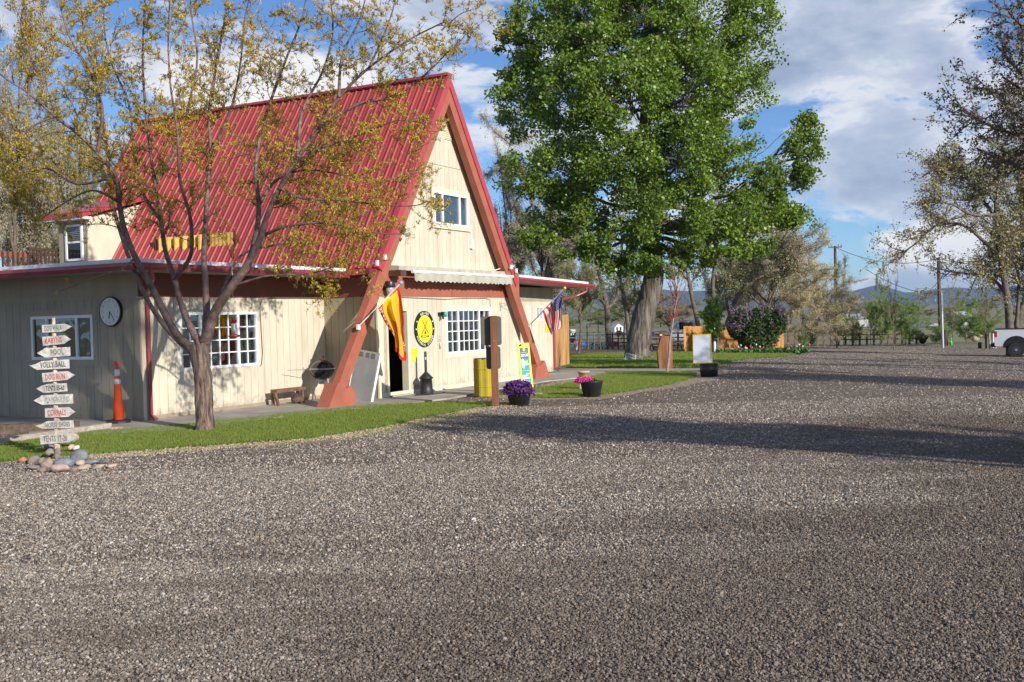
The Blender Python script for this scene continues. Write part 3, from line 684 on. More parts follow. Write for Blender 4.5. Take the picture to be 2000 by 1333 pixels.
# --- roof planes: panels with raised ribs (each panel is an object)
VR0, VR1 = -.32, 10.1
for side in (-1, 1):
    zb = 2.62 if side > 0 else 2.86
    L = (AZ_-zb)/SL
    rf = MB().prism([(AX, AZ_-.02), (AX+side*L, zb-.02), (AX+side*L, zb-.14), (AX, AZ_-.14-.1)], VR0+.06, VR1-.05).build('roof', redmetal, B)
    npan = 12; pv = (VR1-VR0-.14)/npan
    nrm = Vector((side*SL, 0, 1)).normalized()
    me = None
    # one panel: flat pan with three ribs and small pencil ribs, built along the slope
    prof = []
    for rix in range(4):
        c0 = rix*pv/4
        prof += [(c0, 0), (c0+.018, .028), (c0+.042, .028), (c0+.06, 0), (c0+pv/8+.02, 0), (c0+pv/8+.032, .008), (c0+pv/8+.044, 0)]
    prof.append((pv-.004, 0))
    pts = []
    for t, h in prof:
        for (uu, zz) in ((0, AZ_), (side*L, zb)): pts.append((AX+uu+nrm.x*h, t, zz+nrm.z*h))
    fs = [(2*i, 2*i+1, 2*i+3, 2*i+2) for i in range(len(prof)-1)]
    pm = MB().add(pts, fs); me = pm.mesh('roof_panel', redmetal)
    bm = bmesh.new(); bm.from_mesh(me); bmesh.ops.recalc_face_normals(bm, faces=bm.faces); bm.to_mesh(me); bm.free()
    for k in range(npan): link('roof_panel', me, rf, (0, VR0+.07+k*pv, 0))
    # rake trim (red) along the front edge and the terracotta beam below it
    d = Vector((side, 0, -SL)).normalized()
    t = MB(); a = Vector((AX, 0, AZ_+.05)); e = a+d*((AZ_-zb)/SL*math.hypot(1, SL)+.05)
    n_in = Vector((-side*SL, 0, -1)).normalized()
    q4 = [a, e, e+n_in*.17, a+Vector((0, 0, -.17*math.hypot(1, SL)/1.0))]
    t.add([(p.x, VR0-.03, p.z) for p in q4]+[(p.x, VR0+.09, p.z) for p in q4], [(0, 1, 2, 3), (7, 6, 5, 4), (0, 4, 5, 1), (1, 5, 6, 2), (2, 6, 7, 3), (3, 7, 4, 0)])
    t.build('rake_trim', redtrim, rf)
    # beam: from the apex to the footing
    bw = .27
    a = Vector((AX, 0, AZ_-.14*1.2)); zt = a.z
    e = Vector((AX+side*(zt-.25)/SL, 0, .25))
    q4 = [a, e, e+n_in*bw, a+Vector((0, 0, -bw*math.hypot(1, SL)))]
    bmn = MB().add([(p.x, VR0-.0, p.z) for p in q4]+[(p.x, VR0+.17, p.z) for p in q4], [(0, 1, 2, 3), (7, 6, 5, 4), (0, 4, 5, 1), (1, 5, 6, 2), (2, 6, 7, 3), (3, 7, 4, 0)]).build('a_frame_beam', terra, B)
    # stepped footing block
    xo = AX+side*(AZ_-.17)/SL
    fo = [(xo+side*.10, .02), (xo-side*.21, .50), (xo-side*.50, .36), (xo-side*.58, .42), (xo-side*.78, .30), (xo-side*.80, .02)]
    MB().prism(fo, VR0-.06, VR0+.26).build('beam_footing', terra, B)
rc = MB().box(AX-.09, AX+.09, VR0-.03, VR1, AZ_+.01, AZ_+.07).build('ridge_cap', redtrim, B)
MB().box(AX-3.2, AX-2.2, VR1-.1, VR1, 0, .1)
# rear gable closing the volume
MB().prism([(AX-3.2, 2.7), (AX+3.2, 2.7), (AX, AZ_-.15)], VR1-.25, VR1-.1).build('rear_gable_wall', cream, B)
# --- dormer on the left slope
du, dv0, dv1, dz1 = -.66, 8.2, 9.25, 4.50
uslope = lambda z: AX-(AZ_-z)/SL
dmr = MB().prism([(du, 2.8), (uslope(2.8)+.3, 2.8), (uslope(5.0)+.2, 5.0), (uslope(4.9), 4.93), (du, dz1)], dv0, dv1).build('dormer', cream, B)
MB().box(du-.02, du, dv0, dv1, 2.8, dz1).build('dormer_face', cream_shade, dmr)
dw = MB(); y0, y1 = dv0+.16, dv0+.78
za, zb_ = 3.42, 4.32
dw.box(du-.06, du-.02, y0, y1, za, za+.05).box(du-.06, du-.02, y0, y1, zb_-.05, zb_).box(du-.06, du-.02, y0, y0+.06, za, zb_).box(du-.06, du-.02, y1-.06, y1, za, zb_).box(du-.055, du-.02, y0, y1, 3.86, 3.91)
dw.build('dormer_window', whitep, dmr)
MB().box(du-.035, du-.025, y0+.05, y1-.05, za+.03, zb_-.03).build('dormer_pane', opaque_glass, dmr)
for k in range(7): MB().box(du-.045, du-.036, y0+.07, y1-.07, 3.95+k*.045, 3.966+k*.045).build('blind_slat', mat('blind_grey', (.30, .30, .30)), dmr)
ro = MB(); ov = .3
p_ = [(du-ov, dz1+.02-.06), (uslope(5.05)+.1, 5.08), (uslope(5.05)+.1, 5.20), (du-ov, dz1+.10)]
ro.prism(p_, dv0-.18, dv1+.25).build('dormer_roof', redtrim, dmr)
MB().box(du-ov+.02, du-.02, dv0-.16, dv1+.23, dz1-.08, dz1-.01).build('soffit', whitem, dmr)
MB().box(du-.03, du+.05, dv0-.02, dv0+.02, 2.9, dz1).build('corner_trim', cream_trim, dmr)
# service mast / antenna behind the dormer
am = BW(.1, 9.9, 2.9)
an = thing('antenna', 'thin lattice aerial mast rising behind the dormer window', 'antenna', am, RZA)
ma = MB()
for x, y in ((0, 0), (.12, 0), (.06, .1)): ma.tube([(x, y, 0), (x, y, 3.0)], .008, 5)
for k in range(14): ma.tube([(0, 0, k*.21), (.12, 0, k*.21+.1), (.06, .1, k*.21+.2), (0, 0, k*.21+.21)], .005, 4)
ma.build('mast', galv, an)
# --- roof deck railing at the far left
rl = thing('deck_railing', 'dark brown wooden railing standing on the flat roof left of the dormer', 'railing', P0, RZA)
for vv, pa, pb, pt in ((9.4, 55, 114, 484), ):
    c0 = atV(pa, 500, vv); c1 = atV(pb, 500, vv); zt = atV(80, 485, vv)[2]
    MB().box(c0[0], c1[0], vv-.05, vv+.05, zt-.07, zt).build('top_rail', darkwood, rl)
    MB().box(c0[0], c1[0], vv-.02, vv+.02, zt-.2, zt-.12).build('rail', darkwood, rl)
    k = c0[0]
    while k < c1[0]: MB().box(k, k+.05, vv-.04, vv-.02, 2.8, zt-.08).build('baluster', darkwood, rl); k += .11
rl2 = thing('deck_railing', 'lower brown railing with reddish planks at the left photo edge on the flat roof', 'railing', P0, RZA)
vv = 11.0; c0 = atV(-30, 500, vv); c1 = atV(62, 500, vv); zt = atV(40, 493, vv)[2]
MB().box(c0[0], c1[0], vv-.03, vv+.03, zt-.14, zt).build('top_rail', mat('reddish_plank', (.26, .09, .045), .7), rl2)
k = c0[0]
while k < c1[0]: MB().box(k, k+.06, vv-.05, vv-.03, 2.8, zt).build('baluster', darkwood, rl2); k += .15
cr = thing('deck_lounger', 'brown slatted reclining deck chair on the roof beside the railing', 'chair', BW(*(atV(45, 520, 8.6)[:2]), 2.8), RZA)
MB().bar((-.5, 0, .1), (.35, 0, .42), .5, .05).build('seat', darkwood, cr); MB().bar((.0, -.24, .0), (.42, -.24, .45), .06, .06).build('leg', mat('sunlit_oak', (.35, .17, .08)), cr)
# yellow panels standing on the wing roof against the red slope
for (a, b, mt_, lb) in ((4.15, 4.95, mat('yellow_canvas_flat', (.72, .44, .10), .7), 'flat golden yellow board standing against the red roof'), (5.05, 6.75, mat('yellow_canvas', (.68, .40, .08), .7), 'pleated golden yellow canvas hung along the foot of the red roof')):
    pl = thing('yellow_screen', lb, 'screen', BW(.12, a, 2.8), RZA)
    m_ = MB(); nn = 40; vs = []; 
    amp = .05 if a > 5 else .004
    for i in range(nn+1):
        t = i/nn; x = amp*math.sin(t*40)
        vs += [(x, t*(b-a), .02), (x+.02, t*(b-a), 1.12), (x+.03, t*(b-a), .02), (x+.05, t*(b-a), 1.12)]
    fs = []
    for i in range(nn): o = i*4; fs += [(o, o+4, o+5, o+1), (o+2, o+3, o+7, o+6), (o+1, o+5, o+7, o+3)]
    m_.add(vs, fs).build('canvas', mt_, pl)
    for yy in (0, b-a): MB().bar((.03, yy, 0), (.03, yy, 1.15), .04).build('post', darkwood, pl)
# thin cables
cbl = [(-2.0, V1-.03, 2.25)]
MB().tube([tuple(atV(x, y, V1-.035)) for x, y in ((636, 584), (580, 583), (540, 583), (512, 584), (508, 600), (510, 640), (513, 690), (511, 712), (508, 716))], .007, 5).build('cable', mat('grey_cable', (.12, .11, .1)), B)
MB().tube([tuple(atV(x, y, -.035)) for x, y in ((783, 581), (830, 583), (870, 585), (900, 583), (950, 583), (957, 586), (958, 600))], .006, 5).build('cable', mat('grey_cable', (.12, .11, .1)), B)
MB().tube([tuple(atV(x, y, -.03)) for x, y in ((917, 492), (916, 500), (920, 505), (921, 528))], .006, 5).build('cable', whitem, B)
MB().box(*[c for c in (atV(916.5, 440, 0)[0]-.03, atV(916.5, 440, 0)[0]+.03, -.06, -.02, atV(916, 468, 0)[2], atV(916, 440, 0)[2])]).build('conduit', whitem, B)
MB().box(*[c for c in (atV(917, 440, 0)[0]-.06, atV(917, 440, 0)[0]+.05, -.09, -.02, atV(916, 486, 0)[2], atV(916, 468, 0)[2])]).build('junction_box', whitem, B)
MB().tube([tuple(BW(0, 0, 0)*0+np.array(p)) for p in ((5.15, -.1, 2.96), (5.45, -.25, 3.05), (5.6, -.36, 3.0), (5.75, -.38, 3.1))], .012, 6).build('cable', whitem, B)
# ================================================================== THINGS AT THE STORE
def FA(px, py, v=0):            # thing placed on / before the front wall: returns local (u,v,z) -> world
    p = atV(px, py, v); return BW(p[0], v, p[2])
# awning: cassette, arms and scalloped valance
aw = thing('awning', 'retracted beige fabric awning with scalloped valance above the store window and door', 'awning', P0, RZA)
u0, u1 = atV(772, 540, -.2)[0], 5.75
zc = 2.90
MB().box(u0, u1, -.30, -.035, 2.83, 2.93).build('cassette', mat('beige_awning', (.48, .44, .36), .7), aw)
MB().box(u0-.02, u0+.2, -.36, -.04, 2.70, 2.83).build('arm_bracket', mat('awning_dark', (.10, .06, .04), .5), aw)
MB().box(u0+.05, u0+.28, -.30, -.1, 2.75, 2.79).build('folding_arm', whitem, aw)
ub0, ub1 = u0+.46, 5.55
MB().tube([(ub0-.04, -.38, 2.80), (ub1+.1, -.38, 2.80)], .038, 8).build('front_bar', whitem, aw)
nsc = 23; vs = []; N_ = nsc*8
for i in range(N_+1):
    t = i/N_; u = ub0+(ub1-ub0)*t; ph = t*nsc; zz = 2.57+.035*abs(math.cos(math.pi*ph)); y = -.40+.018*math.sin(t*31)-.01*math.cos(t*77)
    vs += [(u, y-.0, 2.80), (u, y-.012, zz), (u, y+.006, zz), (u, y+.006, 2.80)]
fs = []
for i in range(N_):
    for j in range(4): fs.append((i*4+j, (i+1)*4+j, (i+1)*4+(j+1) % 4, i*4+(j+1) % 4))
fs += [(0, 1, 2, 3), (N_*4+3, N_*4+2, N_*4+1, N_*4)]
MB().add(vs, fs).build('valance', mat('beige_canvas', (.42, .41, .34), .8, .05, 3), aw, smooth=False)
# wall lanterns
def lantern(px, py, label, plane=-.03):
    c = atV(px, py, plane-.1); t = thing('wall_lantern', label, 'lamp', BW(c[0], plane, c[2]), RZA, 'barn lanterns either side of the awning')
    MB().lathe([(.02, .12), (.10, .12), (.105, .10), (.125, .0), (.12, -.01), (.02, -.01)], 20, (0, -.16, .06)).build('cap', mat('lantern_cap', (.04, .045, .055), .35, .05, metal=.4), t, smooth=True)
    MB().lathe([(.09, 0), (.085, -.06), (.06, -.15), (.03, -.17)], 18, (0, -.16, .055)).build('glass_jar', mat('milky_glass', (.48, .44, .36), .15, .1, 12, spec=.7), t, smooth=True)
    MB().tube([(0, 0, .06), (0, -.06, .10), (0, -.12, .13)], .025, 8).build('arm', blackp, t)
    MB().lathe([(.001, 0), (.06, 0), (.06, .03), (.001, .03)], 14).build('wall_plate', blackp, t, rz=(math.pi/2, 0, 0)).location = (0, 0, .05)
lantern(757, 566, 'dark barn lantern on the brown band beside the yellow flag'); lantern(998, 577, 'dark barn lantern at the right end of the awning by the right beam')
# small white floodlight boxes on the beams
for px, py, v, lb in ((752, 503, -.34, 'small white light box on the face of the left roof beam'), (736.5, 514, -.36, 'white square floodlight at the foot of the left roof slope'), (998, 522, -.36, 'white floodlight on the right roof beam'), (1008, 529, -.36, 'white square floodlight on the edge of the right roof trim')):
    c = atV(px, py, v-.05); t = thing('floodlight', lb, 'lamp', BW(c[0], v, c[2]), RZA, 'white floodlights on the beams')
    MB().box(-.03, .03, -.08, -.03, -.055, .055).build('housing', whitem, t); MB().box(-.02, .02, -.03, .06, -.02, .02).build('bracket', galv, t)
# clock (on the shaded left wall)
c = atU(220.5, 609, UL); ck = thing('wall_clock', 'round white wall clock with black rim on the shaded left wall', 'clock', BW(UL-.014, c[1], c[2]), RZB)
R_ = .275
def disc(r, n=40): return [(r*math.cos(2*math.pi*k/n), r*math.sin(2*math.pi*k/n)) for k in range(n)]
MB().prism(disc(R_), -.055, 0).build('rim', blackm, ck)
MB().prism(disc(R_-.022), -.058, -.05).build('face', mat('clock_face', (.72, .71, .68), .4, .03), ck)
inkm = mat('black_ink', (.02, .02, .02), .6, 0)
for k in range(12):
    a = math.radians(90-30*(k+1)); text_part('numeral', str(k+1), inkm, ck, .2*math.cos(a), .2*math.sin(a), -.0595, h=.04)
def hand(a, l, w_, y): a = math.radians(90-a); MB().bar((0, y, 0), (l*math.cos(a), y, l*math.sin(a)), w_, .003).build('hand', inkm, ck)
hand(144, .20, .012, -.061); hand(190, .13, .018, -.0625)
# round emblem sign
c = atV(828, 643, -.02); Rr = (atV(847, 643, -.02)[0]-atV(809, 643, -.02)[0])/2; Rz = (atV(828, 607.5, -.02)[2]-atV(828, 679, -.02)[2])/2
em = thing('round_store_sign', 'round black and yellow camp emblem sign on the wall between door and window', 'sign', BW(c[0], -.017, c[2]), RZA)
R = (Rr+Rz)/2
MB().prism(disc(R, 48), -.03, 0).build('disc', blackm, em)
MB().prism(disc(R*.76, 48), -.034, -.028).build('yellow_centre', yellowsign, em)
osm = mat('sign_orange', (.78, .16, .02), .5, 0); wsm = mat('sign_white', (.85, .85, .85), .5, 0)
tp = MB()
for s_ in (-1, 1):
    tp.add([(s_*x*R, -.037, z*R) for x, z in ((-.30, .47), (-.20, .50), (-.03, .22), (.40, -.27), (.28, -.27), (-.09, .16))], [(0, 1, 2, 3, 4, 5)])
tp.build('tepee_mark', osm, em)
MB().add([(x*R, -.038, z*R) for x, z in ((-.10, -.27), (.12, -.27), (.01, -.04))], [(0, 1, 2)]).add([(x*R, -.038, z*R) for x, z in ((-.04, .37), (0, .42), (.05, .37), (.01, .30))], [(0, 1, 2, 3)]).build('tent_mark', inkm, em)
text_part('lettering', 'KOA', inkm, em, 0, -.41*R, -.0375, w=.88*R, h=.17*R, bold=.02)
def arc(txt, r, a0, step, flip=False):
    for i, ch in enumerate(txt):
        if ch == ' ': continue
        a = a0-i*step*(1 if not flip else -1); ar = math.radians(a)
        text_part('letter', ch, wsm, em, r*math.cos(ar), r*math.sin(ar), -.0335, w=R*.085 if ch != 'I' else R*.03, h=R*.145, bold=.03, rot=(ar-math.pi/2) if not flip else (ar+math.pi/2))
arc('BEAVER', R*.875, 114, 9.6); arc('GENERAL STORE', R*.875, 216, 9.0, True)
for k in (-28, 0, 28, 152, 180, 208):
    a = math.radians(k); MB().prism([(R*.88*math.cos(a)+x, R*.88*math.sin(a)+z) for x, z in disc(R*.045, 12)], -.034, -.029).build('dot', wsm, em)
# notices
def notice(px0, py0, px1, py1, label, lines):
    a = atV(px0, py0, -.02); b = atV(px1, py1, -.02); w_, h = b[0]-a[0], a[2]-b[2]
    t = thing('notice', label, 'notice', BW(a[0], -.017, b[2]), RZA); MB().box(0, w_, -.006, 0, 0, h).build('sheet', yellowsign, t)
    ln = MB()
    for k in range(lines):
        z = h*(1-(k+.8)/(lines+.6)); x = .08*w_
        while x < w_*.9: q_ = min(w_*.92, x+w_*random.uniform(.06, .2)); ln.box(x, q_, -.0075, -.006, z-h*.025, z+h*.025); x = q_+w_*.05
    ln.build('print', mat('print_grey', (.30, .26, .04), .7, 0), t)
notice(803.5, 681, 816, 699, 'larger bright yellow notice sheet right of the door', 6)
notice(803.5, 701, 815, 707, 'smaller yellow notice strip under the larger one', 2)
c = atV(1068, 650, RV-.02)
t = thing('notice', 'small orange yellow sign on the right wing wall behind the striped flag', 'notice', BW(atV(1064, 650, RV)[0], RV-.02, atV(1064, 648, RV)[2]), RZA); MB().box(0, .36, -.01, 0, -.02, .22).build('sheet', yellowp, t); MB().box(.13, .2, -.012, -.01, .04, .06).build('print', osm, t)
# hanging "open" plaque with wind ornament
c = atV(858.5, 664, -.02); t = thing('hanging_plaque', 'little white OPEN plaque hung with a shell ornament left of the store window', 'sign', BW(c[0], -.02, c[2]), RZA)
MB().box(-.07, .07, -.012, 0, -.035, .035).build('plaque', mat('plaque_white', (.62, .62, .66), .5), t); text_part('lettering', 'OPEN', inkm, t, 0, 0, -.0135, w=.11, h=.035)
MB().tube([(-.05, -.006, .035), (0, -.004, .10), (.05, -.006, .035)], .003, 4).build('string', greywood, t)
MB().ball((0, -.02, -.12), .04, sc=(.8, .5, 1.3)).build('shell', mat('shell_white', (.66, .62, .58), .5), t, smooth=True); MB().ball((.0, -.02, -.19), .025).build('bead', mat('peach', (.65, .32, .2), .5), t)
# iron bracket with green lantern
c = atV(861, 612, -.03); t = thing('bracket_lantern', 'black iron wall bracket carrying a small green lantern beside the window', 'lamp', BW(c[0]-.03, -.02, c[2]), RZA)
MB().box(-.09, .05, -.05, 0, -.06, .02).box(-.01, .03, -.10, -.04, -.04, .03).build('bracket', blackm, t); MB().tube([(-.02, -.04, -.05), (-.045, -.05, -.14), (-.04, -.05, -.17)], .016, 6).build('hook', blackm, t)
MB().lathe([(.01, -.06), (.05, -.06), (.052, .05), (.02, .07)], 12, (.115, -.07, -.035)).build('lantern_body', mat('green_tin', (.01, .38, .17), .4), t, smooth=True)
t = thing('plant_hanger', 'thin black wrought iron hanger on the wall near the right front corner', 'bracket', BW(atV(976, 590, -.02)[0], -.02, atV(976, 590, -.02)[2]), RZA)
MB().tube([(0, 0, 0), (0, -.02, -.2), (0, -.02, -.25)], .006, 5).tube([(0, -.02, -.03), (.15, -.2, -.09), (.3, -.35, -.06), (.33, -.37, -.1)], .006, 5).tube([(0, -.02, -.12), (.12, -.15, -.09)], .005, 5).build('rod', mat('bronze_rod', (.14, .10, .07), .5), t)
# the burnt brand near the base of the wall
t = link('wall_script', None, None, tuple(BW(atV(821, 754, -.02)[0], -.0185, atV(821, 754, -.02)[2])), RZA); tag(t, 'small black wrought script lettering low on the wall left of the ash stand', 'sign')
text_part('lettering', 'WELCOME', inkm, t, 0, .01, 0, w=.50, h=.075, jitter=.08)
MB().tube([(-.2, 0, -.04), (-.12, 0, -.07), (-.03, 0, -.045), (.05, 0, -.08), (.13, 0, -.045), (.2, 0, -.06)], .006, 4).build('flourish', inkm, t)
# ash stand
g0 = UVZ(G(864, 770, .03)); t = thing('ash_stand', 'black smokers ash stand with tall thin neck before the wall', 'ash stand', BW(g0[0], -.35, .03), RZA)
MB().lathe([(.02, 0), (.165, 0), (.165, .02), (.15, .03), (.135, .34), (.165, .35), (.16, .37), (.05, .48), (.032, .5), (.030, .93), (.025, .96), (.01, .97)], 20).build('body', blackp, t, smooth=True)
MB().lathe([(.033, .78), (.034, .78), (.034, .84), (.033, .84)], 12).build('collar', galv, t)
# door mat
t = link('door_mat', None, None, tuple(BW(1.35, -.45, .031)), RZA); tag(t, 'dark oval door mat on the concrete before the open door', 'mat')
MB().prism([(.55*math.cos(k*math.pi/14), .22*math.sin(k*math.pi/14)) for k in range(28)], 0, .015, 'z').build('mat', blackp, t)
# leaning framed display board
qa, qb = G(675, 781, .03), G(723, 785.5, .03); w_ = float(np.linalg.norm((qb-qa)[:2])); H_ = 1.13
lean = thing('display_board', 'tall white framed display board leaning on the side wall behind the left beam', 'board', qa, math.atan2(qb[1]-qa[1], qb[0]-qa[0]))
lb = MB().box(0, w_, 0, .05, 0, .05).box(0, w_, 0, .05, H_-.17, H_).box(0, .045, 0, .05, .05, H_-.17).box(w_-.045, w_, 0, .05, .05, H_-.17)
fr_ = lb.build('frame', mat('silver_frame', (.78, .78, .78), .4, .04), lean, rz=(-math.radians(11), math.radians(5), 0))
MB().box(.045, w_-.045, .012, .03, .05, H_-.17).build('panel', mat('pale_panel', (.74, .76, .80), .35, .04, 3), fr_)
for a_, b_ in ((.12, .38), (.48, .62), (.68, .86)): MB().box(w_*a_, w_*b_, -.006, 0, H_-.15, H_-.04).build('notice', mat('grey_print', (.30, .32, .36), .6), fr_)
# kettle grill
gg = D(640, 780, 23.2); gu = UVZ(gg)
gr = thing('kettle_grill', 'black kettle charcoal grill half hidden behind the left beam footing', 'grill', BW(-.75, .95, .03), RZA)
MB().ball((0, 0, .66), .27, 18, 10, (1, 1, .8)).build('bowl', mat('black_enamel', (.008, .008, .01), .12, 0, spec=.8), gr, smooth=True)
MB().lathe([(.275, -.01), (.28, 0), (.275, .012)], 24, (0, 0, .69)).build('rim', galv, gr)
MB().lathe([(.09, 0), (.1, .05), (.09, .1)], 12, (0, 0, .36)).build('ash_catcher', galv, gr)
for k in range(3): a = k*2.09+.5; MB().tube([(.12*math.cos(a), .12*math.sin(a), .5), (.26*math.cos(a), .26*math.sin(a), 0)], .014, 6).build('leg', galv, gr)
MB().tube([(-.05, 0, .9), (-.05, 0, .95), (.05, 0, .95), (.05, 0, .9)], .012, 6).build('handle', mat('red_handle', (.3, .06, .05), .5), gr)
MB().tube([(-.27, 0, .69), (-.85, .25, .70)], .006, 4).build('rod', galv, gr)
bx = thing('outlet_box', 'small grey outlet box on the sunny wing wall above the low bench', 'box', BW(*(atV(593, 723, V1-.02))), RZA)
MB().box(-.03, .03, -.04, 0, -.06, .06).build('cover', mat('outlet_grey', (.5, .5, .5), .5), bx)
# low bench
p = UVZ(G(583, 790, .03)); be = thing('low_bench', 'low rough brown plank bench against the sunny wing wall', 'bench', BW(p[0]+.0, V1-.28, .03), RZA)
bw_ = mat('rough_brown_plank', (.20, .10, .065), .8, .25, 9, .5)
MB().box(-.42, .5, -.13, .05, .26, .33).build('seat', bw_, be)
for sx in (-.36, .42):
    MB().bar((sx, -.1, 0), (sx+(.1 if sx < 0 else .02)*-1, -.1, .27), .05, .05).build('leg', bw_, be); MB().bar((sx, .04, 0), (sx, .04, .27), .05, .05).build('leg', bw_, be)
rk = thing('brown_stone', 'rounded dark brown stone on the concrete under the low bench', 'rock', BW(p[0]+.22, V1-.42, .03), RZA)
MB().ball((0, 0, .07), .16, 12, 8, (1.1, .6, .55)).build('stone', mat('brown_rock', (.13, .075, .055), .8, .3, 8, .8, 20), rk, smooth=True)

# ------------------------------------------------------------------ flags
def surf_mesh(fn, ns, nt, name, mt, parent, smooth=True):
    V = [fn(i/ns, j/nt) for j in range(nt+1) for i in range(ns+1)]; F = [(j*(ns+1)+i, j*(ns+1)+i+1, (j+1)*(ns+1)+i+1, (j+1)*(ns+1)+i) for j in range(nt) for i in range(ns)]
    me = fastmesh(name, V, F, mt, smooth)
    uv = me.uv_layers.new(name='UVMap'); U = np.array([(i/ns, j/nt) for j in range(nt+1) for i in range(ns+1)], dtype=np.float32)
    uv.data.foreach_set('uv', U[np.array(F).ravel()].ravel()); return link(name, me, parent)
def mapped_text(name, txt, mt, parent, fn, s0, s1, t0, t1, off, swap=False, bold=.01, jitter=0):
    a, F = glyphs(txt, 1, jitter, bold); x = (a[:, 0]-a[:, 0].min())/np.ptp(a[:, 0]); y = (a[:, 1]-a[:, 1].min())/np.ptp(a[:, 1])
    V = []
    for i in range(len(a)):
        if not swap: s_, t_ = s0+(s1-s0)*x[i], t0+(t1-t0)*y[i]
        else: s_, t_ = s0+(s1-s0)*y[i], t0+(t1-t0)*x[i]
        p = Vector(fn(s_, t_)); q1 = Vector(fn(s_+.004, t_)); q2 = Vector(fn(s_, t_+.004)); n_ = (q1-p).cross(q2-p).normalized()
        if n_.dot(toCam) < 0: n_ = -n_
        V.append(tuple(p+n_*off))
    return link(name, MB().add(V, F).mesh(name, mt), parent)
def flag_material(name, kind):
    mt = bpy.data.materials.new(name); mt.use_nodes = True; nt = mt.node_tree; nt.nodes.clear(); q = NT(nt)
    uv = q.n('ShaderNodeTexCoord').outputs['UV']; s = q.n('ShaderNodeSeparateXYZ', {0: uv}).outputs
    if kind == 'us':
        st = q.math('GREATER_THAN', q.math('MODULO', q.math('MULTIPLY', s[0], 6.5), 1.0), .5)
        c = q.mix(st, (.50, .012, .03), (.74, .72, .70))
        can = q.math('MULTIPLY', q.math('LESS_THAN', s[0], 7/13), q.math('LESS_THAN', s[1], .4))
        c = q.mix(can, c, (.035, .07, .26))
    else:
        e = q.math('MAXIMUM', q.math('MAXIMUM', q.math('LESS_THAN', s[0], .14), q.math('GREATER_THAN', s[0], .80)), q.math('GREATER_THAN', s[1], .9)); e = q.math('MAXIMUM', e, q.math('MULTIPLY', q.math('COMPARE', s[0], .50, .065), q.math('GREATER_THAN', s[1], .3)))
        c = q.mix(e, (.86, .60, .015), (.62, .02, .025))
    bs = q.n('ShaderNodeBsdfPrincipled', {'Base Color': c, 'Roughness': .55, 'Specular IOR Level': .3, 'Sheen Weight': .2})
    tr = q.n('ShaderNodeBsdfTranslucent', {'Color': c}); ms = q.n('ShaderNodeMixShader', {0: .3, 1: bs.outputs[0], 2: tr.outputs[0]})
    q.n('ShaderNodeOutputMaterial', {0: ms.outputs[0]}); return mt
def interp(P, t):
    P = [np.array(p, float) for p in P]; x = t*(len(P)-1); i = min(int(x), len(P)-2); f_ = x-i
    p0 = P[max(0, i-1)]; p1 = P[i]; p2 = P[i+1]; p3 = P[min(len(P)-1, i+2)]
    return .5*((2*p1)+(-p0+p2)*f_+(2*p0-5*p1+4*p2-p3)*f_*f_+(-p0+3*p1-3*p2+p3)*f_**3)
# yellow flag: four guide curves from the pole downwards (position on photo plane, distance in front of the wall)
toCam = Vector(-dB)
toCam = Vector((0, -1, 0))
# flags are modelled in building coordinates (u, v, z)
def guide(lst): return [atV(px, py, v) for px, py, v in lst]
g_y = [guide([(779, 560, -.95), (785, 590, -.98), (789, 625, -.96), (788, 650, -.92), (792, 680, -.9), (794, 700, -.86), (791.5, 706, -.85)]),
       guide([(773, 570, -.93), (779, 600, -.86), (783, 635, -.82), (783, 655, -.84), (785, 675, -.85), (786, 692, -.84), (783, 703, -.83)]),
       guide([(765, 577, -.90), (768, 605, -1.02), (776, 635, -1.05), (778, 655, -1.0), (780, 670, -.97), (780.5, 685, -.95), (780, 699, -.93)]),
       guide([(756, 585, -.87), (758, 605, -.80), (767, 630, -.83), (772, 645, -.85), (775, 660, -.85), (776, 675, -.83), (777, 689, -.83)]),
       guide([(747, 594, -.84), (750, 612, -.92), (759, 632, -.97), (767, 646, -.94), (771, 657, -.9), (773, 670, -.88), (774, 688, -.87)]),
       guide([(738.5, 603, -.82), (744, 615, -.85), (752, 630, -.9), (760, 643, -.9), (767, 652, -.88), (771, 665, -.86), (772, 686, -.86)])]
def fy(s, t):
    rows = [interp(g, min(1, max(0, t))) for g in g_y]; p = interp(rows, min(1, max(0, s))); return tuple(p)
fp = thing('award_flag', 'yellow flag with red lettered border hanging from the left beam by the door', 'flag', P0, RZA)
surf_mesh(fy, 60, 60, 'cloth', flag_material('yellow_flag_cloth', 'y'), fp)
pb = atV(701, 637, -.36); pt = atV(783, 553, -.96)
MB().tube([tuple(pb), tuple(pt)], .013, 7).build('pole', mat('pole_white', (.6, .6, .6), .4), fp)
MB().ball(tuple(pt), .045, 12, 8).build('finial', mat('blue_knob', (.12, .42, .75), .3), fp, smooth=True)
MB().box(pb[0]-.05, pb[0]+.04, -.37, -.325, pb[2]-.08, pb[2]+.03).build('bracket', whitem, fp)
wf = mat('flag_white', (.80, .74, .70), .6, 0)
mapped_text('lettering', 'PRESIDENT\'S', wf, fp, fy, .97, .84, .06, .66, .02, swap=True)
mapped_text('lettering', 'AWARD', wf, fp, fy, .12, .02, .42, .72, .02, swap=True)
mapped_text('lettering', 'AWARD', wf, fp, fy, .55, .45, .5, .84, .02, swap=True)
MB().add([fy(.50+.1*math.cos(k*.785), .36+.06*math.sin(k*.785)) for k in range(8)], [tuple(range(8))])
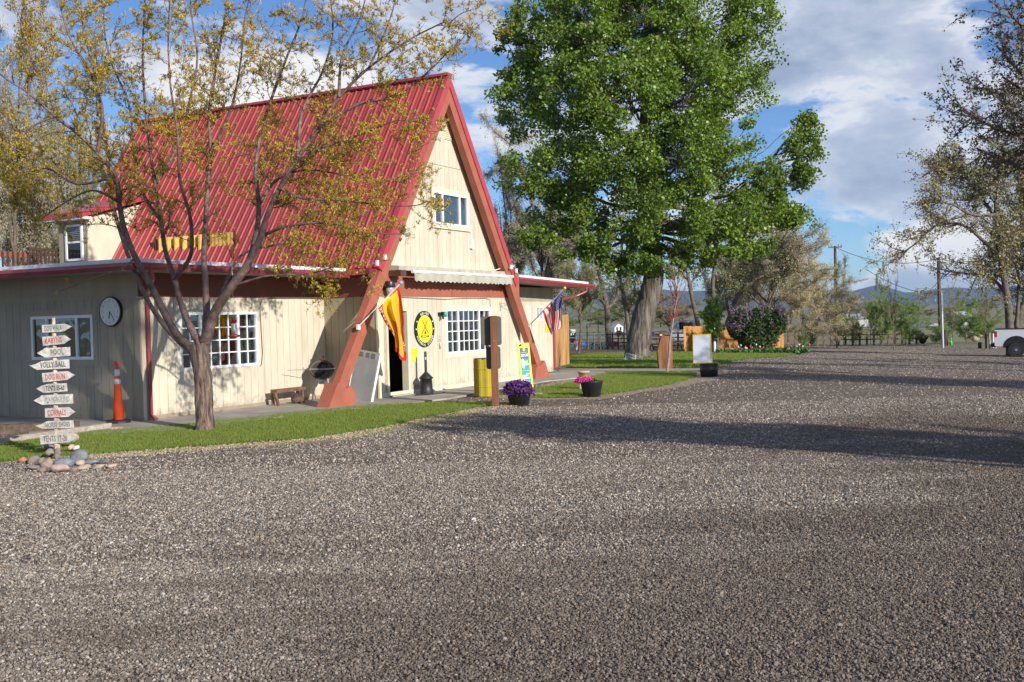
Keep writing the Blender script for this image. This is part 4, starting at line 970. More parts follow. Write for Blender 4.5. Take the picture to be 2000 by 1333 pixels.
# striped flag on the right beam
g_u = [guide([(1101, 566, -1.25), (1098, 585, -1.2), (1096.5, 600, -1.2), (1097, 618, -1.18), (1098, 636, -1.15), (1096, 642, -1.15)]),
       guide([(1095, 574, -1.2), (1092, 590, -1.1), (1092, 604, -1.08), (1092, 620, -1.08), (1090, 634, -1.08), (1089, 643, -1.08)]),
       guide([(1089, 582, -1.12), (1086, 594, -1.22), (1086, 608, -1.24), (1086, 622, -1.2), (1084, 636, -1.18), (1083, 645, -1.16)]),
       guide([(1079, 590, -1.02), (1080, 600, -.94), (1079.5, 610, -.92), (1080, 622, -.94), (1080, 636, -.98), (1080, 648, -.98)]),
       guide([(1069, 600, -.93), (1074, 606, -1.0), (1074, 616, -1.06), (1076, 630, -1.06), (1079, 640, -1.05), (1080, 648, -1.02)]),
       guide([(1060, 609, -.86), (1063, 620, -.88), (1067, 632, -.92), (1071, 642, -.95), (1075, 650, -.95), (1078, 655, -.95)])]
def fu(s, t):
    rows = [interp(g, min(1, max(0, t))) for g in g_u]; return tuple(interp(rows, min(1, max(0, s))))
fu_ = thing('striped_flag', 'red and white striped flag with blue starred corner on the right beam', 'flag', P0, RZA)
surf_mesh(fu, 60, 50, 'cloth', flag_material('striped_flag_cloth', 'us'), fu_)
pb = atV(1036, 634, -.36); pt = atV(1103, 563, -1.28)
MB().tube([tuple(pb), tuple(pt)], .013, 7).build('pole', mat('pole_grey', (.4, .4, .4), .4), fu_)
MB().ball(tuple(pt), .04, 12, 8).build('finial', mat('gold_knob', (.75, .5, .12), .3), fu_, smooth=True)
MB().box(pb[0]-.05, pb[0]+.04, -.37, -.325, pb[2]-.08, pb[2]+.03).build('bracket', whitem, fu_)
stars = MB()
for r_ in range(9):
    for c_ in range(6 if r_ % 2 == 0 else 5):
        s0 = (r_+1)/10*7/13; t0 = .4*((c_+.5+(0 if r_ % 2 == 0 else .5))/6.2); V = []
        for k in range(10):
            rr_ = .022 if k % 2 == 0 else .009; V.append(Vector(fu(s0+rr_*math.cos(k*math.pi/5)*.75, t0+rr_*math.sin(k*math.pi/5)*.62))+Vector((0, -.012, 0)))
        stars.add(V, [tuple(range(10))])
stars.build('star_field', wf, fu_)
# the hummingbird feeder hanging in front of the wing window
c = D(457, 640, 18.0)
hf = thing('hummingbird_feeder', 'red and clear hummingbird feeder hanging from a limb before the wing window', 'feeder', c, 0)
MB().lathe([(.01, .13), (.05, .125), (.058, .09), (.05, .08)], 12).build('lid', redplastic, hf, smooth=True)
MB().lathe([(.045, -.12), (.05, -.10), (.05, .05), (.035, .085)], 12).build('bottle', mat('clear_bottle', (.55, .55, .52), .08, .05, spec=.9), hf, smooth=True)
MB().lathe([(.03, -.17), (.09, -.165), (.105, -.145), (.06, -.12)], 14).build('base', redplastic, hf, smooth=True)
for k in range(4): a = k*1.57-1.2; MB().ball((.085*math.cos(a), .085*math.sin(a), -.14), .014, 6, 5).build('port', yellowp, hf)
MB().tube([(0, 0, .13), (0, 0, 1.35)], .0025, 4).build('wire', galv, hf)

# ------------------------------------------------------------------ objects on the apron and lawn
# traffic cone (tall channeliser)
p = G(232, 826, .03)
t = thing('traffic_cone', 'tall slim orange traffic cone with two white bands beside the downspout', 'cone', p, 0)
MB().lathe([(.21, 0), (.21, .035), (.19, .055), (.1, .06), (.1, 0)], 10).build('base', blackp, t)
MB().lathe([(.095, .05), (.05, .78), (.035, .95), (.028, 1.0), (.03, 1.02), (.042, 1.03), (.045, 1.06), (.03, 1.09), (.01, 1.09)], 20).build('body', orange, t, smooth=True)
def band(z0, z1): r0 = .095-(z0-.05)*.0616+.003; r1 = .095-(z1-.05)*.0616+.003; return MB().lathe([(r0-.006, z0), (r0, z0), (r1, z1), (r1-.006, z1)], 20)
band(.69, .78).build('reflective_band', reflw, t, smooth=True); band(.83, .95).build('reflective_band', reflw, t, smooth=True)
# notice post with two sign backs
p = G(968, 795); t = thing('notice_post', 'reddish brown square post carrying two rounded grey sign plates seen from behind', 'post', p, math.radians(4))
dd = p[1]; pxm = FPX/dd; H_ = (795-617)/pxm
MB().box(-.066, .066, -.066, .066, -.1, H_).build('post', redwood, t)
def plate(x0, x1, z0, z1, nm, y=.075):
    r = .05; pl = []
    for cx, cz, a0 in ((x1-r, z1-r, 0), (x0+r, z1-r, 90), (x0+r, z0+r, 180), (x1-r, z0+r, 270)):
        for k in range(5): a = math.radians(a0+k*22.5); pl.append((cx+r*math.cos(a), cz+r*math.sin(a)))
    return MB().prism(pl, y, y+.004).build(nm, greym, t)
plate(-.25, .155, H_-.57, H_-.01, 'sign_plate'); plate(-.155, .125, H_-1.03, H_-.59, 'sign_plate')
for z in (H_-.1, H_-.48): MB().tube([(0, -.075, z), (0, -.066, z)], .009, 6).build('bolt', galv, t)
# yellow barrel litter bin
p = G(945, 776); t = thing('litter_barrel', 'yellow ribbed plastic barrel bin behind the brown post', 'bin', p+np.array([.02, .25, 0]), .3)
pr = []
sq = []
for k in range(40):
    a = 2*math.pi*k/40; r = .235*(1+.05*math.cos(8*a)); sq.append(r)
m_ = MB(); Z = [0, .02, .24, .245, .26, .265, .70, .705, .72, .725, .95, .97]; RR = [.96, 1, 1, 1.03, 1.03, 1, 1, 1.03, 1.03, 1, 1, .97]
vs = [(sq[k]*RR[i]*math.cos(2*math.pi*k/40), sq[k]*RR[i]*math.sin(2*math.pi*k/40), Z[i]*.86) for i in range(len(Z)) for k in range(40)]
m_.add(vs, [(i*40+k, i*40+(k+1) % 40, (i+1)*40+(k+1) % 40, (i+1)*40+k) for i in range(len(Z)-1) for k in range(40)]+[tuple(range(39, -1, -1))]).build('barrel', mat('yellow_barrel', (.40, .31, .02), .4, .06, 5), t, smooth=False)
MB().lathe([(.02, .80), (.225, .80), (.228, .835), (.22, .84), (.02, .85)], 24).build('liner', blackm, t)
# planters
def tub(px, py, r1, h, label, flower=None, tilt=0, rb=.72, rim=True):
    p = G(px, py); t = thing('planter_tub', label, 'planter', p, 0)
    MB().lathe([(r1*rb, 0), (r1*.98, h*.93), (r1*1.04, h*.94), (r1*1.04, h), (r1*.97, h), (r1*.95, h*.88), (.01, h*.86)], 28).build('tub', mat('charcoal_tub', (.028, .032, .038), .45, .2, 6, .1, 30), t, smooth=True)
    return t, p
def petals(name, parent, centre, rx, ry, rz_, n, size, mt, seed, droop=0, base=0):
    r = np.random.default_rng(seed); d = r.normal(0, 1, (n, 3)); d /= np.linalg.norm(d, axis=1)[:, None]; d[:, 2] = np.abs(d[:, 2]) if base == 0 else d[:, 2]
    rad = r.uniform(.72, 1.05, (n, 1)); P = d*rad*np.array([rx, ry, rz_])+np.array(centre)
    if droop: m2 = np.hypot(P[:, 0]/rx, P[:, 1]/ry) > .8; P[m2, 2] -= r.uniform(0, droop, m2.sum())
    return link(name, leafmesh(name, P, size, 1.0, mt, r, up=.2), parent)
def leafmesh(name, P, size, aspect, mt, r, up=0, dirs=None, bend=True, jit=.35):
    n = len(P); size = size*(1+r.uniform(-jit, jit, n)); d = r.normal(0, 1, (n, 3)) if dirs is None else dirs+r.normal(0, .35, (n, 3))
    d[:, 2] += up; d /= np.linalg.norm(d, axis=1)[:, None]
    s_ = np.cross(d, r.normal(0, 1, (n, 3))); s_ /= np.linalg.norm(s_, axis=1)[:, None]+1e-9
    L = size[:, None]; Wd = L*.5/aspect
    V = np.empty((n, 4, 3)); V[:, 0] = P; V[:, 1] = P+d*L*.45+s_*Wd; V[:, 2] = P+d*L; V[:, 3] = P+d*L*.45-s_*Wd
    F = np.arange(n*4).reshape(n, 4); return fastmesh(name, V.reshape(-1, 3), F, mt)
purple = mat('purple_petals', (.15, .035, .24), .6, .1, 30, isl=1, trans=.2); pink = mat('pink_petals', (.72, .06, .36), .6, .1, 30, isl=.8, trans=.2); leafg = mat('dark_leaf', (.04, .09, .02), .6, .1, 30, isl=1, trans=.2)
tb, p = tub(1014, 792, .255, .34, 'charcoal tub overflowing with purple petunias beside the brown post')
petals('flowers', tb, (0, 0, .31), .30, .30, .17, 1500, .04, purple, 3, .12); petals('foliage', tb, (0, 0, .30), .26, .26, .12, 500, .05, leafg, 4, .06)
tb, p = tub(1156, 775, .245, .33, 'charcoal tub with pink flowers at its left edge beside the stacked pots')
petals('flowers', tb, (-.16, 0, .33), .20, .16, .08, 700, .035, pink, 5, .04); petals('foliage', tb, (-.02, 0, .31), .18, .18, .04, 120, .04, leafg, 6)
# terracotta pots on the planter behind
p = G(1148, 765); t = thing('pot_stack', 'orange terracotta bowl with a pale pot standing in it behind the right tub', 'pot', p+np.array([-.05, .5, 0]), 0)
MB().lathe([(.02, .18), (.09, .18), (.14, .28), (.155, .28), (.155, .31), (.13, .31), (.01, .30)], 22).build('bowl', terracot, t, smooth=True)
MB().lathe([(.02, .30), (.10, .30), (.125, .40), (.14, .40), (.14, .44), (.12, .44), (.01, .42)], 22).build('pot', mat('pale_clay', (.58, .47, .34), .8), t, smooth=True)
MB().box(-.1, .1, -.1, .1, 0, .18).build('stand', greywood, t)
# yellow A-frame advertising sign
p = G(1037, 776); dd = p[1]; t = thing('advert_stand', 'tall yellow framed advertising stand with teal poster behind the purple flowers', 'sign', G(1034, 773)+np.array([0, .15, 0]), math.radians(18))
k_ = dd/FPX; W_, H_ = 24*k_*1.05, 92*k_
fr_ = MB().box(-W_/2, W_/2, -.015, .015, .0, H_).build('frame', yellowsign, t, loc=(-.04, 0, .14), rz=(math.radians(-3), math.radians(-3.5), 0))
px_ = lambda fx: -W_/2+W_*fx
MB().box(px_(.16), px_(.86), -.019, -.0155, H_*.10, H_*.90).build('poster', mat('poster_teal', (.01, .30, .36), .5, .02), fr_)
MB().box(px_(.16), px_(.86), -.0205, -.019, H_*.66, H_*.90).build('poster_band', mat('poster_navy', (.01, .12, .25), .5, 0), fr_)
MB().box(px_(.16), px_(.86), -.0205, -.019, H_*.50, H_*.62).build('poster_band', mat('poster_blue', (.01, .20, .30), .5, 0), fr_)
MB().box(px_(.42), px_(.60), -.022, -.0205, H_*.83, H_*.915).build('tag', yellowsign, fr_)
text_part('lettering', 'CAMP LINE', wsm, fr_, 0, H_*.735, -.022, w=W_*.60, h=H_*.06, bold=.03); text_part('lettering', 'DEEP RESTS', yellowsign, fr_, 0, H_*.795, -.022, w=W_*.58, h=H_*.022)
MB().lathe([(.02, 0), (.042, 0), (.042, .09), (.02, .13), (.012, .15), (.01, .16)], 10).build('bottle_picture', wsm, fr_, loc=(px_(.33), -.02, H_*.50)).scale = (1, .02, 1.15)
MB().lathe([(.02, 0), (.05, 0), (.05, .05), (.04, .08), (.01, .09)], 10).build('tank_picture', wsm, fr_, loc=(px_(.33), -.02, H_*.22)).scale = (1, .02, 1.0)
for (fx0, fx1, fz, hh, m_) in ((.5, .75, .60, .02, yellowsign), (.5, .72, .575, .02, yellowsign), (.5, .8, .545, .014, wsm), (.5, .78, .53, .008, wsm), (.5, .78, .515, .008, wsm), (.22, .45, .475, .012, wsm), (.3, .42, .455, .01, yellowsign), (.5, .8, .33, .022, yellowsign), (.5, .72, .30, .02, yellowsign), (.5, .8, .25, .01, wsm), (.5, .8, .235, .008, wsm), (.5, .8, .22, .008, wsm), (.2, .45, .19, .012, wsm), (.25, .45, .165, .012, yellowsign), (.55, .75, .155, .012, wsm), (.2, .82, .40, .004, wsm)):
    MB().box(px_(fx0), px_(fx1), -.0225, -.021, H_*(fz-hh/2), H_*(fz+hh/2)).build('print', m_, fr_)
MB().box(-.2, .28, -.12, .12, 0, .04).build('foot', mat('grey_plastic', (.32, .34, .36), .5), t); MB().tube([(.06, 0, .03), (.06, 0, .18)], .03, 8).build('spring', blackp, t); MB().ball((-W_/2-.03, 0, H_+.1), .022, 8, 6).build('knob', blackm, t)
# small cedar gate fence at the right end of the store
ft = thing('cedar_fence', 'short section of upright cedar boards standing at the right end of the store', 'fence', P0, RZA)
a = UVZ(G(1081, 727, .03)); b = UVZ(G(1113, 718, .03)); zt = 0
a = np.array([10.95, 1.05, 0]); 
pa, pb_ = G(1081, 726), G(1113, 719)
ua, ub = UVZ(pa), UVZ(pb_)
for k in range(5):
    f0, f1 = k/5, (k+1)/5; q0 = ua+(ub-ua)*f0; q1 = ua+(ub-ua)*f1; d_ = (q1-q0)
    n_ = np.array([-d_[1], d_[0], 0]); n_ /= np.linalg.norm(n_)
    h = ((727-624)+(f0)*(-6))*pa[1]*1.0/FPX*(1+.10*f0); e0 = q0+d_*.02; e1 = q0+d_*.97
    off = n_*.012*(k % 2)
    vs = [(*(e0+off)[:2], .04), (*(e1+off)[:2], .04), (*(e1+off+n_*.02)[:2], .04), (*(e0+off+n_*.02)[:2], .04)]
    vs += [(x, y, h+random.uniform(-.02, .02)) for x, y, z in vs]
    MB().add(vs, [(0, 1, 2, 3), (7, 6, 5, 4), (0, 4, 5, 1), (1, 5, 6, 2), (2, 6, 7, 3), (3, 7, 4, 0)]).build('fence_board', cedar, ft)
for zz in (.4, 1.1): MB().bar((ua[0], ua[1]+.05, zz), (ub[0], ub[1]+.05, zz), .08, .04).build('rail', cedar, ft)
# ------------------------------------------------------------------ direction signpost
p = G(113, 893); Yp = p[1]; ds = thing('direction_signpost', 'rustic campground signpost with ten whitewashed arrow boards rising from a rock pile', 'signpost', p, 0)
k_ = 1/np.linalg.norm(1)*Yp/FPX
def LW(px, py): q_ = onY(px, py, Yp); return q_[0]-p[0], q_[2]-p[2]
x0, z0 = LW(112, 893); x1, z1 = LW(104.5, 621)
m_ = MB(); zs = np.linspace(-.05, z1, 26); r = random.Random(2)
m_.tube([(x0+(x1-x0)*(z/z1)+r.uniform(-.004, .004), r.uniform(-.004, .004), z) for z in zs], [.037+r.uniform(-.006, .008)-.006*z for z in zs[:-1]]+[.02], 9).build('post', mat('peeled_pole', (.62, .50, .36), .8, .3, 16, .8, 60, stretch=(1, 1, .3)), ds, smooth=True)
inkd = mat('faded_grey_paint', (.16, .17, .165), .8, .3, 60); inkr = mat('faded_red_paint', (.52, .10, .08), .8, .3, 60); inkk = mat('dark_slate_paint', (.07, .085, .09), .8, .3, 60); inkg = mat('grey_green_paint', (.24, .30, .28), .8, .3, 60)
BD = [(85.5, 143.5, 632, 649, 'R', 'DOG WALK', inkd), (85.5, 142, 655, 673, 'R', 'KABYNS', inkr), (76, 139, 678, 697, 'L', 'POOL', inkd), (61, 138, 703, 721, 'L', 'VOLLY BALL', inkk), (87, 149, 725, 744, 'R', 'DOG RUN', inkr), (73, 135, 749, 766, 'L', 'TENTS 55-60', inkm), (70, 145, 770, 790, 'L', 'PLAYGROUND', inkg), (91, 150, 795, 815, 'R', 'CORRALS', inkr), (70, 148, 821, 837, 'L', 'HORSE SHOES', inkd), (81, 155, 845, 865, 'R', 'TENTS 17-26', inkd)]
for i, (a, b, c, d, way, txt, ink) in enumerate(BD):
    xa, zc = LW(a, (c+d)/2+.5); xb, _z = LW(b, (c+d)/2+.5); zc = (zc+_z)/2; hh = (d-c)/2*Yp/FPX*.93; L = xb-xa; ar = .09+.02*random.random()
    y = -.055-random.uniform(0, .006); cx = (xa+xb)/2; j = lambda: random.uniform(-.006, .006)
    if way == 'R': pl = [(-L/2, -hh+j()), (L/2-ar, -hh+j()), (L/2, j()), (L/2-ar*.9, hh+j()), (-L/2+j(), hh+j())]
    else: pl = [(L/2, -hh+j()), (L/2+j(), hh+j()), (-L/2+ar+(.07 if i in (3, 5, 8) else 0), hh+j()), (-L/2+ar*.8, hh*.3 if i in (3, 8) else hh*.7), (-L/2, j()), (-L/2+ar, -hh+j())]
    bo = MB().prism(pl, 0, .022).build('arrow_board', signw, ds, (cx, y, zc), (0, -math.radians(1.0+random.uniform(-.5, 2.2)), math.radians(random.uniform(-5, 5))))
    bo['label'] = 'whitewashed arrow board reading '+txt
    tw = (L-ar)*.80; off = (-ar*.45 if way == 'R' else ar*.5)
    text_part('lettering', txt, ink, bo, off+ (0 if txt not in ('POOL', 'KABYNS') else 0), 0, -.002, w=tw*(.68 if txt == 'POOL' else 1.0), h=hh*1.38, jitter=.03, bold=.02, spacing=1.05)
    for s_ in (-.02, .02): MB().tube([(s_, -.004, random.uniform(-.5, .5)*hh), (s_, .0, random.uniform(-.1, .1)*hh)], .003, 5).build('nail', greywood, bo)
# rocks round its foot
def rock(px, py, wpx, hpx, mt, label, dz=0, seed=0, group=None, dy=0, rot=None, lift=0):
    p = G(px, py+hpx/2)+np.array([0, dy, 0]); k = p[1]/FPX; w_, h = wpx*k, hpx*k
    bm = bmesh.new(); bmesh.ops.create_icosphere(bm, subdivisions=3, radius=.5); r = random.Random(seed); ph = [r.uniform(0, 6.28) for _ in range(9)]
    for v in bm.verts:
        c = v.co; n = .12*math.sin(c.x*5+ph[0])*math.sin(c.y*4+ph[1])+.10*math.sin(c.z*6+ph[2]+c.x*3)+.05*math.sin(c.x*13+ph[3])*math.sin(c.z*11+ph[4])
        q_ = c*(1+n); v.co = Vector((q_.x*w_, q_.y*w_*.8, q_.z*h))
    me = bpy.data.meshes.new('rock'); bm.to_mesh(me); bm.free(); me.materials.append(mt)
    for f_ in me.polygons: f_.use_smooth = True
    o = link('river_rock', me, None, (p[0], p[1], p[2]+h*.42+lift*k), (0, rot if rot is not None else r.uniform(-.25, .25), r.uniform(0, .6))); tag(o, label, 'rock', group or 'stones piled round the signpost'); return o
rkA = mat('grey_brown_cobble', (.25, .20, .175), .75, .2, 9, .5, 50); rkB = mat('pale_tan_cobble', (.48, .38, .28), .75, .2, 9, .5, 50); rkC = mat('blue_grey_rock', (.20, .22, .25), .8, .25, 6, 1.2, 25); rkD = mat('rusty_cobble', (.36, .18, .09), .75, .25, 9, .5, 50); rkE = mat('pinkish_rock', (.38, .28, .24), .8, .25, 7, 1, 30)
rocks = [(45, 898, 19, 12, rkD, 'rusty orange stone lying farthest left of the rock pile', 0), (66, 897, 22, 17, rkA, 'grey brown cobble right of the rusty stone', 0), (80, 885, 20, 12, rkA, 'flat oval brown cobble on the upper left of the pile', 8), (81, 901, 13, 18, rkA, 'narrow upright brown cobble in the middle left of the pile', 0), (98, 887, 17, 17, rkA, 'dark round grey cobble left of the post foot', 4), (112, 889, 13, 20, rkA, 'upright egg shaped grey cobble at the foot of the post', 4), (97, 876, 15, 11, rkB, 'small pale cobble on top left of the pile', 14), (93, 905, 25, 19, rkE, 'wedge shaped brownish rock in the front of the pile', 0), (117, 913, 34, 20, rkE, 'large pinkish rock lying frontmost in the pile', 0), (66, 912, 24, 10, rkA, 'flat pale brown slab at the front left of the pile', 0), (84, 917, 14, 11, rkA, 'small half buried stone at the front left edge', 0), (129, 874, 20, 18, rkB, 'pale leaning oval stone right of the post on top', 16), (124, 886, 14, 12, rkB, 'buff cobble touching the right of the post', 8), (134, 889, 13, 9, mat('white_stone', (.66, .64, .60), .7), 'small white stone on the blue grey boulder', 10), (128, 902, 40, 20, rkC, 'long blue grey boulder sloping right of the post', 0), (154, 891, 32, 32, rkC, 'tall angular blue grey boulder on the right of the pile', 0), (157, 903, 20, 12, rkB, 'tan cobble in front of the tall boulder', 0), (177, 902, 30, 10, rkC, 'flat grey stone right of the tall boulder', 0), (203, 901, 20, 9, rkC, 'flat dark stone second from the right end', 0), (163, 912, 34, 9, rkB, 'long low tan stone in front on the right', 0), (193, 911, 26, 9, rkB, 'low cream stone in the right front', 0), (144, 917, 18, 10, rkA, 'grey lavender stone at the front edge centre', 0), (217, 910, 20, 9, rkB, 'tan stone farthest right of the pile', 0), (210, 918, 10, 5, rkD, 'tiny orange stone at the right front', 0), (135, 908, 14, 7, rkD, 'small rusty stone between the boulders', 0)]
for i, (a, b, c, d, m_, lb, lf) in enumerate(rocks): rock(a, b+lf*.0, c, d, m_, lb, seed=i, lift=lf, dy=(.25 if lf > 5 else 0) )
# wooden edging and shaded bed at far left
a, b = G(-40, 876), G(212, 839)
t = thing('timber_edging', 'weathered grey timber laid along the top of the lawn at far left', 'timber', (0, 0, 0)); MB().bar((a[0], a[1], .05), (b[0], b[1], .05), .14, .12).build('timber', greywood, t)
a, b = G(-40, 850), G(150, 842)
t = thing('block_row', 'row of dark stone blocks in shade under the walkway edge at far left', 'blocks', (0, 0, 0))
for k in range(7): q_ = a+(b-a)*k/7; MB().box(q_[0], q_[0]+.24, q_[1]-.1, q_[1]+.1, 0, .16).build('block', mat('brown_block', (.16, .11, .08), .85, .25, 7, .6), t)
t = thing('brick', 'single pale reddish brick lying at the lawn edge below the cone', 'brick', G(228, 842), .1); MB().box(-.1, .1, -.05, .05, 0, .07).build('brick', mat('pale_brick', (.42, .27, .2), .8, .2, 20), t)
# ------------------------------------------------------------------ middle distance
# carved post
p = G(1300, 720); k_ = np.linalg.norm(p[:2])/FPX; t = thing('timber_stump', 'tall upright slab of brown sawn trunk standing on the lawn edge', 'stump', p, 0)
pl = [(-13*k_, 0), (12.5*k_, 0), (12.5*k_, 40*k_), (13*k_, 62*k_), (-7*k_, 64*k_), (-11*k_, 52*k_), (-16*k_, 34*k_)]
MB().prism(pl, -.16, .16).build('slab', mat('brown_sawn_wood', (.26, .105, .035), .7, .3, 5, .6, 30, stretch=(1, 1, .2)), t)
MB().box(-10*k_, -6*k_, -.1, .05, 63.5*k_, 66*k_).build('cap', yellowsign, t); MB().lathe([(.02, 0), (.11, 0), (.12, .04), (.05, .05)], 12, (6*k_, 0, 62.5*k_)).build('dish', blackp, t)
# dog-walk sign leaning on the big trunk
p = G(1229, 706); k_ = p[1]/FPX; t = thing('dog_walk_sign', 'small tilted white sign with black words at the foot of the big trunk', 'sign', p+np.array([0, -.2, .02]), 0)
bo = MB().box(-10.5*k_, 10.5*k_, -.012, 0, 0, 14*k_).build('board', mat('sign_greywhite', (.45, .45, .5), .6), t, rz=(math.radians(-8), math.radians(14), 0))
text_part('lettering', 'DOG', inkm, bo, 0, 9.8*k_, -.014, w=17*k_, h=5.2*k_, bold=.03); text_part('lettering', 'WALK', inkm, bo, 0, 3.6*k_, -.014, w=17*k_, h=5*k_, bold=.03)
# white board in yellow frame, black tub
p = G(1372, 718); k_ = np.linalg.norm(p[:2])/FPX; t = thing('framed_signboard', 'blank pale grey signboard in a thin yellow frame beside the road edge', 'sign', p, math.radians(-6))
w2, z0, z1 = 17.5*k_, 8*k_, 64*k_; e = 1.6*k_
MB().box(-w2, w2, -.02, .02, z0, z0+e).box(-w2, w2, -.02, .02, z1-e, z1).box(-w2, -w2+e, -.02, .02, z0+e, z1-e).box(w2-e, w2, -.02, .02, z0+e, z1-e).build('frame', mat('yellow_frame', (.62, .46, .03), .5), t)
MB().box(-w2+e, w2-e, -.01, .01, z0+e, z1-e).build('panel', mat('whiteboard', (.50, .55, .66), .35, 0, 2), t)
for s_ in (-1, 1): MB().box(s_*w2*.9-.02, s_*w2*.9+.02, -.02, .02, 0, z0).build('leg', blackm, t)
p = G(1385, 736); k_ = np.linalg.norm(p[:2])/FPX; t = thing('planter_tub', 'low round black tub at the road corner below the framed board', 'planter', p, 0)
MB().lathe([(16*k_, 0), (17.2*k_, 13*k_), (17.6*k_, 14*k_), (17.2*k_, 15*k_), (17.5*k_, 24*k_), (18*k_, 25*k_), (16.5*k_, 25*k_), (16*k_, 22*k_), (.01, 21*k_)], 28).build('tub', mat('black_tub', (.022, .023, .026), .45, .15, 8), t, smooth=True)
# white pole with grey sign backs
p = G(1396, 691); k_ = np.linalg.norm(p[:2])/FPX; t = thing('sign_pole', 'white round pole with two grey sign plates before the cedar fence', 'post', p, 0)
MB().tube([(0, 0, 0), (-.0, 0, 76*k_)], 2.2*k_, 10).build('pole', whitep, t)
MB().box(-4*k_, 9*k_, .06, .08, 36*k_, 54*k_).build('sign_plate', mat('olive_plate', (.10, .11, .09), .6), t); MB().box(-4*k_, 9*k_, .06, .08, 2*k_, 34*k_).build('sign_plate', mat('olive_plate', (.10, .11, .09), .6), t)
# cedar fence in the distance, board by board
a, b = G(1336, 688), G(1530, 682)
k_ = np.linalg.norm(a[:2])/FPX; h = 50*k_
t = thing('cedar_fence', 'long orange cedar board fence behind the lilac bush and pole', 'fence', (0, 0, 0)); n = 62
for k in range(n):
    f0 = k/n; q0 = a+(b-a)*f0; q1 = a+(b-a)*((k+.93)/n)
    piece('fence_board', t, cedarfar, q0[0], q1[0], q0[1]+(.015 if k % 2 else 0), q0[1]+.03, q0[2], q0[2]+h+random.uniform(-.015, .015))
MB().bar((a[0], a[1]+.08, a[2]+h*.8), (b[0], b[1]+.08, b[2]+h*.8), .09, .04).build('rail', cedarfar, t)
t = thing('timber_kerb', 'long pale timber lying along the foot of the cedar fence', 'timber', (0, 0, 0)); a, b = G(1404, 687), G(1550, 684); MB().bar(tuple(a+[0, 0, .08]), tuple(b+[0, 0, .08]), .2, .16).build('timber', mat('pale_timber', (.42, .33, .25), .8), t)
# corral fences
def rail_fence(name, label, pa, pb, hpx, posts, rails, mt, pw, rw_):
    a, b = G(*pa), G(*pb); k = a[1]/FPX; h = hpx*k; t = thing(name, label, 'fence', (0, 0, 0))
    for i in range(posts+1): q_ = a+(b-a)*i/posts; MB().box(q_[0]-pw/2, q_[0]+pw/2, q_[1]-pw/2, q_[1]+pw/2, q_[2]-.05, q_[2]+h*1.04).build('post', mt, t)
    for r_ in rails: MB().bar(tuple(a+np.array([0, -pw*.6, h*r_])), tuple(b+np.array([0, -pw*.6, h*r_])), .04, rw_).build('rail', mt, t)
rail_fence('rail_fence', 'short white rail fence at the left edge of the corral view', (1111, 684), (1127, 684), 28, 1, (.45, .85), whitem, .12, .09)
rail_fence('corral_fence', 'grey tubular steel corral panels left of the big trunk', (1125, 683), (1185, 683), 33, 5, (.2, .4, .6, .8, 1), galv, .07, .05)
rail_fence('corral_fence', 'brown and grey corral rails between the dark trees', (1186, 683), (1242, 683), 32, 5, (.2, .42, .65, .92), brownrail, .09, .07)
rail_fence('rail_fence', 'dark rail fence with pale posts right of the big trunk', (1258, 683), (1338, 683), 33, 6, (.25, .5, .72, .98), brownrail, .12, .08)
a = G(1148, 684); k_ = a[1]/FPX; t = thing('corral_gate_arch', 'tall thin metal gate arch standing over the corral panels', 'gate', a, 0); MB().tube([(0, .3, 0), (0, .3, 50*k_), (22*k_, .3, 50*k_), (22*k_, .3, 0)], .03, 6).build('arch', brownrail, t)
rail_fence('rail_fence', 'long dark split rail fence behind the shrubs on the right', (1540, 676), (1790, 672), 30, 18, (.35, .65, .95), brownrail, .13, .09)
# small coloured seats and tables by the corral
def seat(px, py, wpx, hpx, mt, label):
    p = G(px, py); k = p[1]/FPX; w_, h = wpx*k, hpx*k; t = thing('garden_chair', label, 'chair', p, .2)
    MB().box(-w_/2, w_/2, -w_/2, w_/2, h*.45, h*.55).build('seat', mt, t); MB().box(-w_/2, w_/2, w_/2-.05, w_/2, h*.55, h).build('backrest', mt, t)
    for sx in (-1, 1):
        for sy in (-1, 1): MB().bar((sx*w_*.45, sy*w_*.45, h*.45), (sx*w_*.5, sy*w_*.5, 0), .035).build('leg', blackm, t)
seat(1127, 680, 9, 14, redplastic, 'small red seat left of the blue one before the corral'); seat(1142, 680, 11, 13, blueplastic, 'small bright blue seat before the corral panels')
def ptable(px, py, wpx, hpx, label):
    p = G(px, py); k = p[1]/FPX; w_, h = wpx*k, hpx*k; t = thing('picnic_table', label, 'table', p, .1)
    MB().box(-w_/2, w_/2, -.35, .35, h-.05, h).build('tabletop', darkwood, t)
    for sy in (-1, 1): MB().box(-w_/2, w_/2, sy*.62-.12, sy*.62+.12, h*.55, h*.6).build('bench_board', darkwood, t)
    for sx in (-1, 1):
        for sy in (-1, 1): MB().bar((sx*w_*.38, sy*.2, h-.05), (sx*w_*.38, sy*.6, 0), .06).build('leg', darkwood, t)
ptable(1166, 681, 20, 12, 'dark picnic table right of the blue seat'); ptable(1318, 684, 26, 15, 'dark picnic table between the stump and the cedar fence'); ptable(1282, 684, 24, 12, 'dark picnic table just right of the big trunk')
p = G(1203, 681); k_ = p[1]/FPX; t = thing('red_drum', 'bright red plastic drum between the two dark tree trunks', 'barrel', p, 0)
MB().lathe([(5.6*k_, 4*k_), (6.2*k_, 5*k_), (6.2*k_, 8.4*k_), (5.4*k_, 8.8*k_), (6.3*k_, 9.4*k_), (6.3*k_, 13.5*k_), (5.2*k_, 14.2*k_), (.01, 14*k_)], 16).build('drum', redplastic, t, smooth=True)
for s_ in (-1, 1): MB().box(s_*.12-.02, s_*.12+.02, -.02, .02, 0, 4.5*k_).build('leg', galv, t)
